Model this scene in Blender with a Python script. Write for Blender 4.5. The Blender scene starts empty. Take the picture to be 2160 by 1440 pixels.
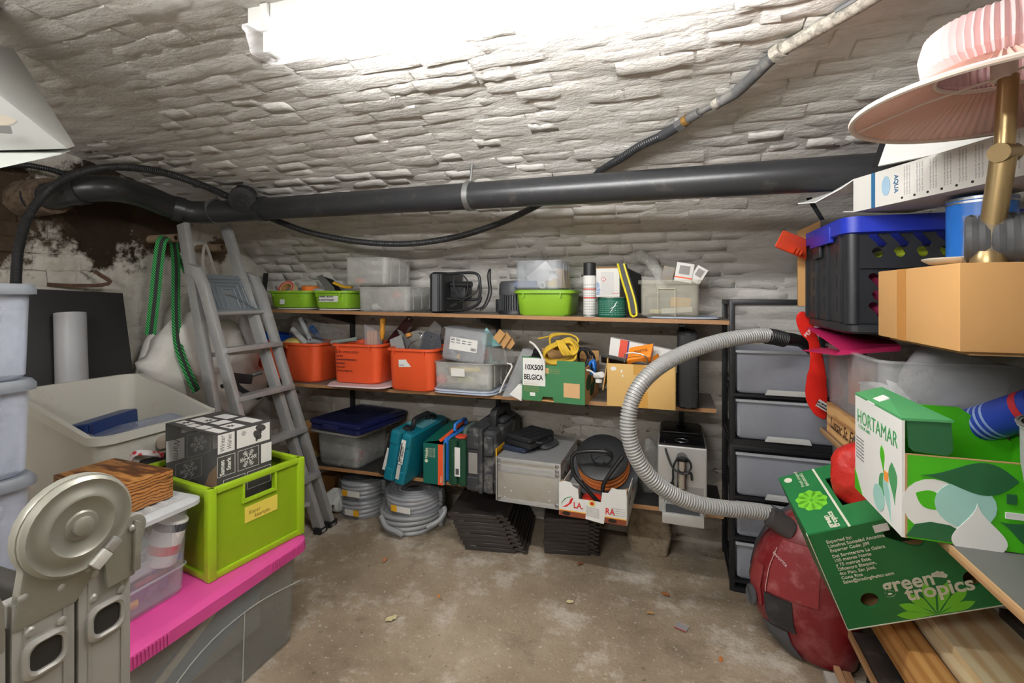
import bpy, bmesh, math, random
from mathutils import Vector, Matrix, Euler, noise
random.seed(7)
R = math.radians
sc = bpy.context.scene
COL = sc.collection

# ------------------------------------------------------------------ camera, world, exposure
FPX, YAW, CAMZ, HX, HY = 1000.0, R(18.8), 1.25, 1080.0, 620.0   # focal length and horizon in pixels of the 2160x1440 frame
cam_d = bpy.data.cameras.new('camera'); cam = bpy.data.objects.new('camera', cam_d); COL.objects.link(cam)
cam_d.sensor_width = 36.0; cam_d.lens = 36.0 * FPX / 2160.0; cam_d.shift_y = -(720 - HY) / 2160.0
cam_d.clip_start = 0.02
cam.location = (0, 0, CAMZ); cam.rotation_euler = (R(90), 0, YAW)
sc.camera = cam
world = bpy.data.worlds.new('world'); sc.world = world; world.use_nodes = True
world.node_tree.nodes['Background'].inputs[0].default_value = (0.9, 0.95, 1.0, 1)
world.node_tree.nodes['Background'].inputs[1].default_value = 0.05
sc.view_settings.view_transform = 'Standard'; sc.view_settings.look = 'None'
sc.view_settings.gamma = 1.0; sc.view_settings.use_curve_mapping = False
sc.view_settings.exposure = 0.42
sc.cycles.max_bounces = 9; sc.cycles.caustics_reflective = False; sc.cycles.caustics_refractive = False
LAMP_POWER, LAMP_FILL = 125.0, 1.25          # tube radiance, and gain of the fill lamp added behind the camera

CF, SF = math.cos(YAW), math.sin(YAW)
def at(px, py, Y=None, X=None, Z=None, d=None):
    """the point of the room seen at a pixel of the photograph, on a plane Y, X or Z, or at depth d"""
    r = (px - HX) / FPX; u = -(py - HY) / FPX
    dx, dy, dz = CF * r - SF, SF * r + CF, u
    if d is None:
        if Y is not None: d = Y / dy
        elif X is not None: d = X / dx
        else: d = (Z - CAMZ) / dz
    return Vector((dx * d, dy * d, CAMZ + dz * d))
def pix(p):
    p = Vector(p); d = -SF * p.x + CF * p.y
    if d < 1e-3: return None
    r = CF * p.x + SF * p.y
    return (HX + FPX * r / d, HY - FPX * (p.z - CAMZ) / d, d)

# ------------------------------------------------------------------ materials
MATS = {}
def nt(name):
    m = bpy.data.materials.new(name); m.use_nodes = True
    t = m.node_tree; return m, t, t.nodes['Principled BSDF']
def lin(c):
    return tuple((x / 12.92 if x <= .04045 else ((x + .055) / 1.055) ** 2.4) for x in c[:3])
def rgb(r, g, b): return lin((r / 255, g / 255, b / 255))
def tint(c, k): return tuple(min(1, max(0, x * k)) for x in c[:3])
def ramp(t, fac, stops):
    n = t.nodes.new('ShaderNodeValToRGB'); t.links.new(fac, n.inputs[0])
    e = n.color_ramp.elements
    while len(e) < len(stops): e.new(0.5)
    for i, (p, c) in enumerate(stops):
        e[i].position = p; e[i].color = (*c[:3], 1) if not isinstance(c, (int, float)) else (c, c, c, 1)
    return n.outputs[0]
def tnoise(t, vec, scale, detail=5, rough=.6):
    n = t.nodes.new('ShaderNodeTexNoise'); n.inputs['Scale'].default_value = scale
    n.inputs['Detail'].default_value = detail; n.inputs['Roughness'].default_value = rough
    if vec: t.links.new(vec, n.inputs['Vector'])
    return n.outputs[0]
def tmix(t, fac, a, b, blend='MIX'):
    n = t.nodes.new('ShaderNodeMix'); n.data_type = 'RGBA'; n.blend_type = blend
    for s, v in ((n.inputs[0], fac), (n.inputs[6], a), (n.inputs[7], b)):
        if hasattr(v, 'is_output'): t.links.new(v, s)
        elif isinstance(v, (int, float)): s.default_value = v
        else: s.default_value = (*v[:3], 1)
    return n.outputs[2]
def tmap(t, vec, scale=(1, 1, 1), loc=(0, 0, 0), rot=(0, 0, 0)):
    n = t.nodes.new('ShaderNodeMapping'); n.inputs['Scale'].default_value = scale
    n.inputs['Location'].default_value = loc; n.inputs['Rotation'].default_value = rot
    t.links.new(vec, n.inputs[0]); return n.outputs[0]
def coord(t, kind='Object'):
    if kind == 'Position':
        return t.nodes.new('ShaderNodeNewGeometry').outputs['Position']
    return t.nodes.new('ShaderNodeTexCoord').outputs[kind]
def tbump(t, b, h, strength, dist=.01):
    n = t.nodes.new('ShaderNodeBump'); n.inputs['Strength'].default_value = strength
    n.inputs['Distance'].default_value = dist
    t.links.new(h, n.inputs['Height']); t.links.new(n.outputs[0], b.inputs['Normal'])

def M(name, color=(.5, .5, .5), rough=.5, metal=0., var=.12, vs=9., bump=0., bs=80., dirt=None, dirt_at=.62, spec=.5, coat=0.):
    """plain procedural material: colour with a little cloudy variation, optional dust or dirt in patches, optional fine relief"""
    if name in MATS: return MATS[name]
    m, t, b = nt(name)
    v = coord(t)
    n = tnoise(t, v, vs, 6)
    c = tmix(t, n, tint(color, 1 - var), tint(color, 1 + var))
    if dirt:
        k = ramp(t, tnoise(t, v, vs * 1.7, 8, .7), [(dirt_at - .08, 0.), (dirt_at + .1, .75)])
        c = tmix(t, k, c, dirt)
    t.links.new(c, b.inputs['Base Color'])
    b.inputs['Roughness'].default_value = rough; b.inputs['Metallic'].default_value = metal
    b.inputs['Specular IOR Level'].default_value = spec; b.inputs['Coat Weight'].default_value = coat
    if bump: tbump(t, b, tnoise(t, v, bs, 4), bump, .004)
    MATS[name] = m; return m

def CLEAR(name, color, opacity, rough=.25, dirt=.1):
    """thin see-through plastic: part of the light passes straight on, the rest meets a glossy milky sheet"""
    if name in MATS: return MATS[name]
    m, t, b = nt(name)
    v = coord(t)
    b.inputs['Base Color'].default_value = (*color, 1); b.inputs['Roughness'].default_value = rough
    tr = t.nodes.new('ShaderNodeBsdfTransparent'); tr.inputs[0].default_value = (*[min(1, .75 + .25 * x) for x in color], 1)
    mx = t.nodes.new('ShaderNodeMixShader')
    k = ramp(t, tnoise(t, v, 7, 6), [(.3, max(0, opacity - dirt)), (.75, min(1, opacity + dirt))])
    t.links.new(k, mx.inputs[0]); t.links.new(tr.outputs[0], mx.inputs[1]); t.links.new(b.outputs[0], mx.inputs[2])
    t.links.new(mx.outputs[0], t.nodes['Material Output'].inputs[0])
    MATS[name] = m; return m

def WOOD(name, c1, c2, axis=1, rings=14., dist=3., rough=.55, stretch=.08):
    if name in MATS: return MATS[name]
    m, t, b = nt(name)
    s = [1, 1, 1]; s[axis] = stretch
    v = tmap(t, coord(t), tuple(s))
    w = t.nodes.new('ShaderNodeTexWave'); w.wave_type = 'RINGS'; w.rings_direction = 'XYZ'[axis]
    w.inputs['Scale'].default_value = rings; w.inputs['Distortion'].default_value = dist
    w.inputs['Detail'].default_value = 3; w.inputs['Detail Scale'].default_value = 1.2
    t.links.new(v, w.inputs['Vector'])
    fine = tnoise(t, tmap(t, coord(t), tuple(60 if i != axis else 3 for i in range(3))), 4, 4)
    k = tmix(t, .35, w.outputs[0], fine)
    t.links.new(ramp(t, k, [(.12, c2), (.58, c1)]), b.inputs['Base Color'])
    b.inputs['Roughness'].default_value = rough
    tbump(t, b, fine, .15, .002)
    MATS[name] = m; return m

# ------------------------------------------------------------------ geometry helpers
class G:
    def __init__(s, v=None, f=None): s.v = v or []; s.f = f or []
    def __add__(s, o):
        n = len(s.v); return G(s.v + o.v, s.f + [tuple(i + n for i in q) for q in o.f])
    def m(s, M4): return G([M4 @ Vector(p) for p in s.v], list(s.f))
    def tr(s, loc=(0, 0, 0), rot=(0, 0, 0), sc=(1, 1, 1)):
        return s.m(Matrix.LocRotScale(Vector(loc), Euler(rot), Vector(sc)))
def box(x0, x1, y0, y1, z0, z1):
    v = [Vector((x, y, z)) for z in (z0, z1) for x, y in ((x0, y0), (x1, y0), (x1, y1), (x0, y1))]
    return G(v, [(3, 2, 1, 0), (4, 5, 6, 7), (0, 1, 5, 4), (1, 2, 6, 5), (2, 3, 7, 6), (3, 0, 4, 7)])
def cbox(sx, sy, sz, loc=(0, 0, 0), rot=(0, 0, 0)):
    return box(-sx / 2, sx / 2, -sy / 2, sy / 2, -sz / 2, sz / 2).tr(loc, rot)
def hexa(a, b):
    """solid between two quads a (4 points) and b (4 points)"""
    return G([Vector(p) for p in list(a) + list(b)], [(3, 2, 1, 0), (4, 5, 6, 7), (0, 1, 5, 4), (1, 2, 6, 5), (2, 3, 7, 6), (3, 0, 4, 7)])
def loft(loops, cap0=True, cap1=True, closed=False):
    n = len(loops[0]); v = [Vector(p) for l in loops for p in l]; f = []
    k = len(loops)
    for i in range(k if closed else k - 1):
        a, b = i * n, ((i + 1) % k) * n
        for j in range(n):
            j2 = (j + 1) % n; f.append((a + j, a + j2, b + j2, b + j))
    if not closed:
        if cap0: f.append(tuple(range(n - 1, -1, -1)))
        if cap1: f.append(tuple((k - 1) * n + j for j in range(n)))
    return G(v, f)
def rrect(w, d, r, z, n=4, cx=0, cy=0):
    r = max(1e-4, min(r, w / 2 - 1e-4, d / 2 - 1e-4)); o = []
    for qx, qy, a0 in ((1, 1, 0), (-1, 1, 90), (-1, -1, 180), (1, -1, 270)):
        for i in range(n + 1):
            a = R(a0 + 90 * i / n)
            o.append(Vector((cx + qx * (w / 2 - r) + r * math.cos(a), cy + qy * (d / 2 - r) + r * math.sin(a), z)))
    return o
def rbox(w, d, h, r=.01, e=.004, z0=0., n=3, cx=0, cy=0, top=1., topd=None):
    """box with rounded upright edges and softened top and bottom, base at z0"""
    td = top if topd is None else topd
    L = [rrect(w - 2 * e, d - 2 * e, r, z0, n, cx, cy), rrect(w, d, r, z0 + e, n, cx, cy),
         rrect(w * top, d * td, r, z0 + h - e, n, cx, cy), rrect(w * top - 2 * e, d * td - 2 * e, r, z0 + h, n, cx, cy)]
    return loft(L)
def tub(w, d, h, taper=.9, t=.004, r=.03, rim=.012, rimh=.008, n=4, z0=0., lip=0.):
    """open-topped container; w, d are the size at the rim"""
    bw, bd = w * taper, d * taper
    L = [rrect(bw - .012, bd - .012, r, z0, n), rrect(bw, bd, r, z0 + .008, n),
         rrect(w - 2 * rim, d - 2 * rim, r, z0 + h - rimh - lip, n), rrect(w, d, r + rim, z0 + h - rimh - lip, n)]
    if lip: L.append(rrect(w, d, r + rim, z0 + h - lip, n))
    L += [rrect(w, d, r + rim, z0 + h, n), rrect(w - 2 * rim - 2 * t, d - 2 * rim - 2 * t, r, z0 + h, n), rrect(bw - 2 * t, bd - 2 * t, max(r - t, .004), z0 + .008 + t, n)]
    return loft(L)
def frame_axes(a, b):
    z = (Vector(b) - Vector(a)).normalized()
    x = z.orthogonal().normalized(); return x, z.cross(x), z
def cyl(a, b, r, r2=None, n=16, cap=True):
    a, b = Vector(a), Vector(b); x, y, z = frame_axes(a, b); r2 = r if r2 is None else r2
    L = [[p + (x * math.cos(2 * math.pi * i / n) + y * math.sin(2 * math.pi * i / n)) * q for i in range(n)] for p, q in ((a, r), (b, r2))]
    return loft(L, cap, cap)
def pipe(a, b, ro, ri, n=16):
    a, b = Vector(a), Vector(b); x, y, z = frame_axes(a, b)
    L = [[p + (x * math.cos(2 * math.pi * i / n) + y * math.sin(2 * math.pi * i / n)) * q for i in range(n)] for p, q in ((a, ro), (b, ro), (b, ri), (a, ri))]
    return loft(L, closed=True)
def lathe(prof, n=24, cap0=True, cap1=True, axis=None):
    L = [[Vector((r * math.cos(2 * math.pi * i / n), r * math.sin(2 * math.pi * i / n), z)) for i in range(n)] for r, z in prof]
    return loft(L, cap0, cap1)
def curve(pts, step=.02, closed=False):
    """smooth line through points, at even steps"""
    P = [Vector(p) for p in pts]; out = []
    n = len(P)
    for i in range(n if closed else n - 1):
        if closed: p0, p1, p2, p3 = P[(i - 1) % n], P[i], P[(i + 1) % n], P[(i + 2) % n]
        else: p0, p1, p2, p3 = P[max(i - 1, 0)], P[i], P[i + 1], P[min(i + 2, n - 1)]
        m = max(2, int((p2 - p1).length / step))
        for k in range(m):
            t = k / m
            out.append(.5 * ((2 * p1) + (p2 - p0) * t + (2 * p0 - 5 * p1 + 4 * p2 - p3) * t * t + (3 * p1 - p0 - 3 * p2 + p3) * t ** 3))
    if not closed: out.append(P[-1])
    return out
def sweep(pts, r, n=8, closed=False, cap=True, rf=None, flat=None, up=None):
    """tube along points; rf(i) scales the radius; flat=(a, b) gives a strap section instead"""
    P = [Vector(p) for p in pts]; k = len(P); L = []
    prev = None
    for i in range(k):
        if closed: z = P[(i + 1) % k] - P[(i - 1) % k]
        else: z = P[min(i + 1, k - 1)] - P[max(i - 1, 0)]
        z = z.normalized() if z.length > 1e-9 else Vector((0, 0, 1))
        if prev is None:
            x = (Vector(up) - z * z.dot(Vector(up))).normalized() if up else z.orthogonal().normalized()
        else:
            x = prev - z * prev.dot(z); x = x.normalized() if x.length > 1e-6 else z.orthogonal().normalized()
        prev = x; y = z.cross(x)
        q = r * (rf(i) if rf else 1)
        if flat:
            a, b = flat
            L.append([P[i] + x * sx * a / 2 + y * sy * b / 2 for sx, sy in ((1, 1), (-1, 1), (-1, -1), (1, -1))])
        else:
            L.append([P[i] + (x * math.cos(2 * math.pi * j / n) + y * math.sin(2 * math.pi * j / n)) * q for j in range(n)])
    return loft(L, cap, cap, closed)
def ribbed(pts, r, pitch=.008, depth=.12, n=10, cap=True):
    """corrugated hose: alternating rings"""
    c = curve(pts, .01)
    tot = [0.]
    for a, b in zip(c, c[1:]): tot.append(tot[-1] + (b - a).length)
    out, s, j = [], 0., 0
    while s < tot[-1]:
        while j < len(tot) - 2 and tot[j + 1] < s: j += 1
        f = (s - tot[j]) / max(1e-9, tot[j + 1] - tot[j]); out.append(c[j].lerp(c[j + 1], f)); s += pitch / 4
    return sweep(out, r, n, cap=cap, rf=lambda i: 1. if i % 4 < 2 else 1 - depth)
def prism(poly, h, M4=None):
    """flat outline (x, y) given thickness h along z"""
    g = loft([[Vector((x, y, 0)) for x, y in poly], [Vector((x, y, h)) for x, y in poly]])
    return g.m(M4) if M4 else g
def basis(o, u, v):
    """matrix whose x runs along u, y along v, z out of the face"""
    u = Vector(u).normalized(); v = Vector(v); v = (v - u * u.dot(v)).normalized(); w = u.cross(v)
    M4 = Matrix((u, v, w)).transposed().to_4x4(); M4.translation = Vector(o); return M4
def crumple(g, amt, scale, seed=0.):
    o = Vector((seed * 3.7, seed * 1.3, seed))
    k = [Vector((0, 0, 0)), Vector((9.3, 1.5, 7.7)), Vector((4.1, 8.9, 2.3))]
    return G([p + Vector([noise.noise(Vector(p) * scale + o + q) for q in k]) * amt * .8 for p in g.v], list(g.f))
def blob(rx, ry, rz, n=12, k=8, amt=.0, scale=10., seed=0., z0=0.):
    """crumpled rounded lump, base at z0"""
    L = [[Vector((rx * math.sin(math.pi * j / k) * math.cos(2 * math.pi * i / n), ry * math.sin(math.pi * j / k) * math.sin(2 * math.pi * i / n), z0 + rz - rz * math.cos(math.pi * j / k))) for i in range(n)] for j in range(k + 1)]
    for l, e in ((L[0], 1e-3), (L[-1], 1e-3)):
        for i in range(n): l[i] = l[i] + Vector((e * math.cos(2 * math.pi * i / n), e * math.sin(2 * math.pi * i / n), 0))
    g = loft(L); return crumple(g, amt, scale, seed) if amt else g

def mesh_of(name, g, bevel=0, seg=2, angle=38, weld=False):
    me = bpy.data.meshes.new(name)
    me.from_pydata([tuple(p) for p in g.v], [], g.f)
    bm = bmesh.new(); bm.from_mesh(me)
    if weld: bmesh.ops.remove_doubles(bm, verts=bm.verts, dist=1e-5)
    bmesh.ops.recalc_face_normals(bm, faces=bm.faces)
    if bevel:
        es = [e for e in bm.edges if len(e.link_faces) == 2 and e.calc_face_angle(0) > R(30)]
        bmesh.ops.bevel(bm, geom=es, offset=bevel, segments=seg, affect='EDGES', profile=.6, clamp_overlap=True)
    bm.to_mesh(me); bm.free()
    me.polygons.foreach_set('use_smooth', [True] * len(me.polygons))
    me.set_sharp_from_angle(angle=R(angle))
    return me
def P(name, g, mat, parent=None, bevel=0, seg=2, label=None, angle=38, weld=False, kind=None):
    me = mesh_of(name, g, bevel, seg, angle, weld); me.materials.append(mat)
    o = bpy.data.objects.new(name, me); COL.objects.link(o)
    if parent: o.parent = parent
    if label: o['label'] = label
    if kind: o['kind'] = kind
    return o
def tag(o, label, cat, group=None):
    o['label'] = label; o['category'] = cat
    if group: o['group'] = group
    return o
def T(name, label, cat, loc=(0, 0, 0), rot=0., group=None, M4=None):
    o = bpy.data.objects.new(name, None); COL.objects.link(o); o.empty_display_size = .05
    if M4 is not None: o.matrix_local = M4
    else:
        o.location = loc; o.rotation_euler = (0, 0, rot) if isinstance(rot, (int, float)) else rot
    return tag(o, label, cat, group)
def ONE(name, label, cat, g, mat, loc=(0, 0, 0), rot=0., group=None, **k):
    o = P(name, g, mat, None, **k); o.location = loc
    o.rotation_euler = (0, 0, rot) if isinstance(rot, (int, float)) else rot
    return tag(o, label, cat, group)
def PLACE(o, p):
    """let parts built in room coordinates hang under a thing whose origin is p"""
    return Matrix.Translation(-Vector(p))
def dup(o, parent=None):
    c = o.copy(); COL.objects.link(c); c.parent = parent
    for ch in [x for x in COL.objects if x.parent == o]: dup(ch, c)
    return c
def TXT(body, mat, parent, o, u, v, size, name='lettering', align='LEFT', sx=1., shear=0., ext=.0006, bold=0., label=None, space=1., line=1.):
    """raised lettering on a face: o is the start of the baseline, u the reading direction, v the up direction"""
    cu = bpy.data.curves.new(name, 'FONT'); cu.body = body; cu.size = size; cu.align_x = align
    cu.extrude = ext; cu.shear = shear; cu.offset = bold; cu.space_character = space; cu.space_line = line; cu.resolution_u = 3
    ob = bpy.data.objects.new(name, cu)
    me = bpy.data.meshes.new_from_object(ob); bpy.data.objects.remove(ob); bpy.data.curves.remove(cu)
    me.transform(Matrix.Diagonal((sx, 1, 1, 1))); me.materials.clear(); me.materials.append(mat); me.name = name
    q = bpy.data.objects.new(name, me); COL.objects.link(q); q.parent = parent; q.matrix_local = basis(o, u, v)
    if label: q['label'] = label
    return q
def DECAL(name, poly, mat, parent, o, u, v, h=.0008, label=None):
    """flat print or sticker: an outline (x, y) laid on a face"""
    q = P(name, prism(poly, h), mat, parent, label=label); q.matrix_local = basis(o, u, v); return q
def rect(w, h, x=0, y=0): return [(x, y), (x + w, y), (x + w, y + h), (x, y + h)]
def ell(a, b, x=0, y=0, n=20, rot=0.):
    o = []
    for i in range(n):
        t = 2 * math.pi * i / n; ex, ey = a * math.cos(t), b * math.sin(t)
        o.append((x + ex * math.cos(rot) - ey * math.sin(rot), y + ex * math.sin(rot) + ey * math.cos(rot)))
    return o
def drop(L, w, x=0, y=0, rot=0., n=16):
    """leaf or tear-drop outline, point at the origin"""
    o = []
    for i in range(n + 1):
        t = i / n; o.append((L * t, w / 2 * math.sin(math.pi * t ** 1.7)))
    for i in range(n - 1, 0, -1):
        t = i / n; o.append((L * t, -w / 2 * math.sin(math.pi * t ** 1.7)))
    c, s = math.cos(rot), math.sin(rot)
    return [(x + a * c - b * s, y + a * s + b * c) for a, b in o]
# ------------------------------------------------------------------ the cellar itself
XL, XR, YB, YF = -2.62, 1.16, 2.55, -1.55
def vz(Y):
    q = (Y - .5) / 2.05
    return 1.08 + .87 * max(0., 1 - abs(q) ** 2.3) ** (1 / 2.3)
def at_vault(px, py, off=.02):
    lo, hi = .3, 6.
    f = lambda d: (lambda p: (vz(p.y) - off - p.z) if p.y < 2.55 - off else -1)(at(px, py, d=d))
    for _ in range(50):
        mid = (lo + hi) / 2
        if f(mid) > 0: lo = mid
        else: hi = mid
    return at(px, py, d=lo)

def paint_mat(name, base, joint, brown, brown_at, spots=()):
    """whitewashed masonry: uneven chalky paint, grime, and bare brown patches; spots = (centre, radius) of bare dirty places"""
    m, t, b = nt(name)
    p = coord(t, 'Position')
    big = tnoise(t, p, 1.3, 6, .6)
    c = tmix(t, big, tint(base, .86), tint(base, 1.08))
    c = tmix(t, ramp(t, tnoise(t, tmap(t, p, (6, 16, 16)), 1, 7, .65), [(.4, 0.), (.7, .55)]), c, joint)
    k = ramp(t, tnoise(t, tmap(t, p, (9, 17, 17), (3, 1, 2)), 1.0, 9, .75), [(brown_at, 0.), (brown_at + .07, 1.)])
    c = tmix(t, k, c, brown)
    pk = ramp(t, tnoise(t, p, 60, 3, .6), [(.76, 0.), (.8, .8)])
    c = tmix(t, pk, c, tint(brown, .5))
    for ctr, rad, colr in spots:
        d = t.nodes.new('ShaderNodeVectorMath'); d.operation = 'DISTANCE'
        wob = t.nodes.new('ShaderNodeVectorMath'); wob.operation = 'MULTIPLY_ADD'
        n3 = t.nodes.new('ShaderNodeTexNoise'); n3.inputs['Scale'].default_value = 7; n3.inputs['Detail'].default_value = 9; n3.inputs['Roughness'].default_value = .72
        t.links.new(p, n3.inputs['Vector']); t.links.new(n3.outputs['Color'], wob.inputs[0])
        wob.inputs[1].default_value = (rad * 2.4,) * 3; t.links.new(p, wob.inputs[2])
        t.links.new(wob.outputs[0], d.inputs[0]); d.inputs[1].default_value = Vector(ctr) + Vector((rad * 1.2,) * 3)
        s = t.nodes.new('ShaderNodeMath'); s.operation = 'DIVIDE'; s.inputs[1].default_value = rad * 1.5
        t.links.new(d.outputs['Value'], s.inputs[0])
        c = tmix(t, ramp(t, s.outputs[0], [(.56, 1.), (.72, 0.)]), c, colr)
    t.links.new(c, b.inputs['Base Color']); b.inputs['Roughness'].default_value = .85
    b.inputs['Specular IOR Level'].default_value = .25
    h = tmix(t, .5, tnoise(t, tmap(t, p, (.5, 1.3, 1.3)), 26, 9, .66), tnoise(t, tmap(t, p, (.6, 1, 1)), 75, 5, .6))
    tbump(t, b, h, .65, .013)
    MATS[name] = m; return m
white = rgb(216, 213, 208)
BROWN = rgb(96, 78, 58)
m_vault = paint_mat('vault_whitewash', white, rgb(176, 170, 158), rgb(150, 134, 108), .70)
m_back = paint_mat('wall_whitewash', rgb(212, 207, 198), rgb(172, 164, 152), BROWN, .66)
m_left = paint_mat('end_wall_whitewash', rgb(214, 210, 200), rgb(172, 164, 150), rgb(120, 96, 72), .66,
                   [((XL, 1.55, 1.64), .24, rgb(52, 40, 28)), ((XL, 1.82, 1.60), .17, rgb(66, 52, 38)), ((XL, 1.14, 1.60), .24, rgb(76, 62, 48)), ((XL, 2.15, 1.52), .08, rgb(100, 86, 70))])
m_joint = paint_mat('wall_joint', rgb(186, 179, 168), rgb(146, 136, 122), BROWN, .585)
m_vjoint = paint_mat('vault_joint', rgb(200, 195, 186), rgb(160, 152, 140), rgb(120, 104, 84), .66)

def struct(name, g, mat, angle=60, weld=False):
    o = P(name, g, mat, None, angle=angle, weld=weld); o['kind'] = 'structure'; return o
def fbm(p, s, seed=0): return noise.fractal(Vector(p) * s + Vector((seed, seed * 2, 0)), 1.0, 2.1, 5)
def grid(nu, nv, f):
    v = [f(i / nu, j / nv) for j in range(nv + 1) for i in range(nu + 1)]
    return G(v, [(j * (nu + 1) + i, j * (nu + 1) + i + 1, (j + 1) * (nu + 1) + i + 1, (j + 1) * (nu + 1) + i) for j in range(nv) for i in range(nu)])

# floor: worn concrete
m_floor, t, b = nt('worn_concrete')
p = coord(t, 'Position')
c = ramp(t, tnoise(t, p, 1.6, 8, .65), [(.28, rgb(112, 97, 78)), (.5, rgb(154, 138, 116)), (.72, rgb(186, 172, 150))])
c = tmix(t, ramp(t, tnoise(t, p, 3.1, 9, .72), [(.52, 0.), (.66, .9)]), c, rgb(212, 204, 192))
c = tmix(t, ramp(t, tnoise(t, tmap(t, p, (1, 1, 1), (4, 2, 0)), 2.3, 8, .7), [(.55, 0.), (.72, .8)]), c, rgb(92, 78, 62))
c = tmix(t, ramp(t, tnoise(t, p, 55, 3, .6), [(.62, 0.), (.70, .7)]), c, rgb(205, 196, 180))
c = tmix(t, ramp(t, tnoise(t, tmap(t, p, (1, 1, 1), (7, 7, 0)), 38, 4, .7), [(.63, 0.), (.72, .8)]), c, rgb(70, 58, 46))
t.links.new(c, b.inputs['Base Color']); b.inputs['Roughness'].default_value = .8
tbump(t, b, tmix(t, .5, tnoise(t, p, 14, 8, .65), tnoise(t, p, 90, 4)), .55, .012)
MATS['worn_concrete'] = m_floor
struct('floor', grid(90, 90, lambda u, v: Vector((XL + u * (XR - XL), YF + v * (YB - YF), .006 * fbm((u * 4, v * 4, 0), 1.5) if 0 < u < 1 and 0 < v < 1 else 0))), m_floor)

# vault arc
ARC = []
_n = 400
for i in range(_n + 1):
    a = math.pi * i / _n
    Y = .5 + 2.05 * math.cos(a); ARC.append((Y, vz(Y)))
ARCS = [0.]
for (y0, z0), (y1, z1) in zip(ARC, ARC[1:]): ARCS.append(ARCS[-1] + math.hypot(y1 - y0, z1 - z0))
def arc(s):
    lo, hi = 0, len(ARCS) - 2
    while lo < hi:
        mid = (lo + hi + 1) // 2
        if ARCS[mid] <= s: lo = mid
        else: hi = mid - 1
    f = (s - ARCS[lo]) / (ARCS[lo + 1] - ARCS[lo])
    (y0, z0), (y1, z1) = ARC[lo], ARC[lo + 1]
    ty, tz = (y1 - y0), (z1 - z0); L = math.hypot(ty, tz)
    return Vector((0, y0 + f * ty, z0 + f * tz)), Vector((0, ty / L, tz / L)), Vector((0, tz / L, -ty / L)) * (1 if True else -1)
def vault_pt(u, v):
    s = v * ARCS[-1]; q, tn, nn = arc(min(s, ARCS[-1] - 1e-6))
    nn = Vector((0, -tn.z, tn.y)); nn = -nn if nn.dot(Vector((0, .5, .9)) - q) < 0 else nn
    X = XL - .02 + u * (XR - XL + .04)
    k = .010 * fbm((X * 1.3, s * 3, 1), 1.3) + .004 * fbm((X * 3, s * 10, 5), 1.9)
    return Vector((X, q.y, q.z)) + nn * (k - .002)
ceiling = struct('ceiling', grid(260, 240, vault_pt), m_vault)

# bricks: a few uneven shapes shared by all
def brick_mesh(k, mat, nx=5, ny=3):
    rnd = random.Random(k); v = []; f = []
    for j in range(ny):
        for i in range(nx):
            x = (i / (nx - 1) - .5); y = (j / (ny - 1) - .5)
            edge = i in (0, nx - 1) or j in (0, ny - 1)
            v.append(Vector((x + rnd.uniform(-.012, .012) * (1 if edge else 3), y + rnd.uniform(-.05, .05), rnd.uniform(-.42, -.02) if edge else rnd.uniform(-.05, .28))))
    for j in range(ny - 1):
        for i in range(nx - 1): f.append((j * nx + i, j * nx + i + 1, (j + 1) * nx + i + 1, (j + 1) * nx + i))
    ring = [i for i in range(nx)] + [j * nx + nx - 1 for j in range(1, ny)] + [(ny - 1) * nx + i for i in range(nx - 2, -1, -1)] + [j * nx for j in range(ny - 2, 0, -1)]
    base = len(v)
    for i in ring:
        q = v[i]; v.append(Vector((q.x * 1.05, q.y * 1.16, -2.2)))
    for a in range(len(ring)):
        a2 = (a + 1) % len(ring); f.append((ring[a], base + a, base + a2, ring[a2]))
    me = mesh_of('brick', G(v, f), angle=80); me.materials.append(mat); return me, G(v, f)
def lay_bricks(parent, mat, courses, place, thick, keep=300, seed=1):
    """courses = (s, start, end, length); place(x, s) gives the brick's matrix; nearest ones singly, the rest as one piece"""
    rnd = random.Random(seed)
    kinds = [brick_mesh(seed * 50 + k, mat) for k in range(7)]
    todo = []
    for ci, (s, a, e, L, hgt) in enumerate(courses):
        x = a + (L * .5 if ci % 2 else 0) - rnd.uniform(0, .04)
        while x < e:
            l = L * rnd.choice((1, 1, 1, .55, .9)) * rnd.uniform(.92, 1.06)
            cx = x + l / 2; x += l + .007
            if cx - l / 2 < a - .05 or cx + l / 2 > e + .05: continue
            M4 = place(cx, s + rnd.uniform(-.004, .004))
            if M4 is None: continue
            pr = thick * rnd.uniform(.3, 1.3)
            M4 = M4 @ Euler((rnd.uniform(-.07, .07), rnd.uniform(-.02, .02), rnd.uniform(-.03, .03))).to_matrix().to_4x4() @ Matrix.Diagonal((l, hgt * rnd.uniform(.88, 1.02), pr, 1))
            px = pix(M4.translation); score = -1.
            if px and -60 < px[0] < 2220 and -60 < px[1] < 1500: score = l / px[2] ** 2
            todo.append((score, rnd.randrange(7), M4))
    todo.sort(key=lambda q: -q[0])
    for sco, k, M4 in todo[:keep]:
        o = bpy.data.objects.new('brick', kinds[k][0]); COL.objects.link(o); o.parent = parent; o.matrix_local = M4
    rest = G()
    V, Fc = [], []
    for sco, k, M4 in todo[keep:]:
        g = kinds[k][1]; n = len(V); V += [M4 @ p for p in g.v]; Fc += [tuple(i + n for i in q) for q in g.f]
    if V: P('brickwork', G(V, Fc), mat, parent, angle=80, kind='stuff')
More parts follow.
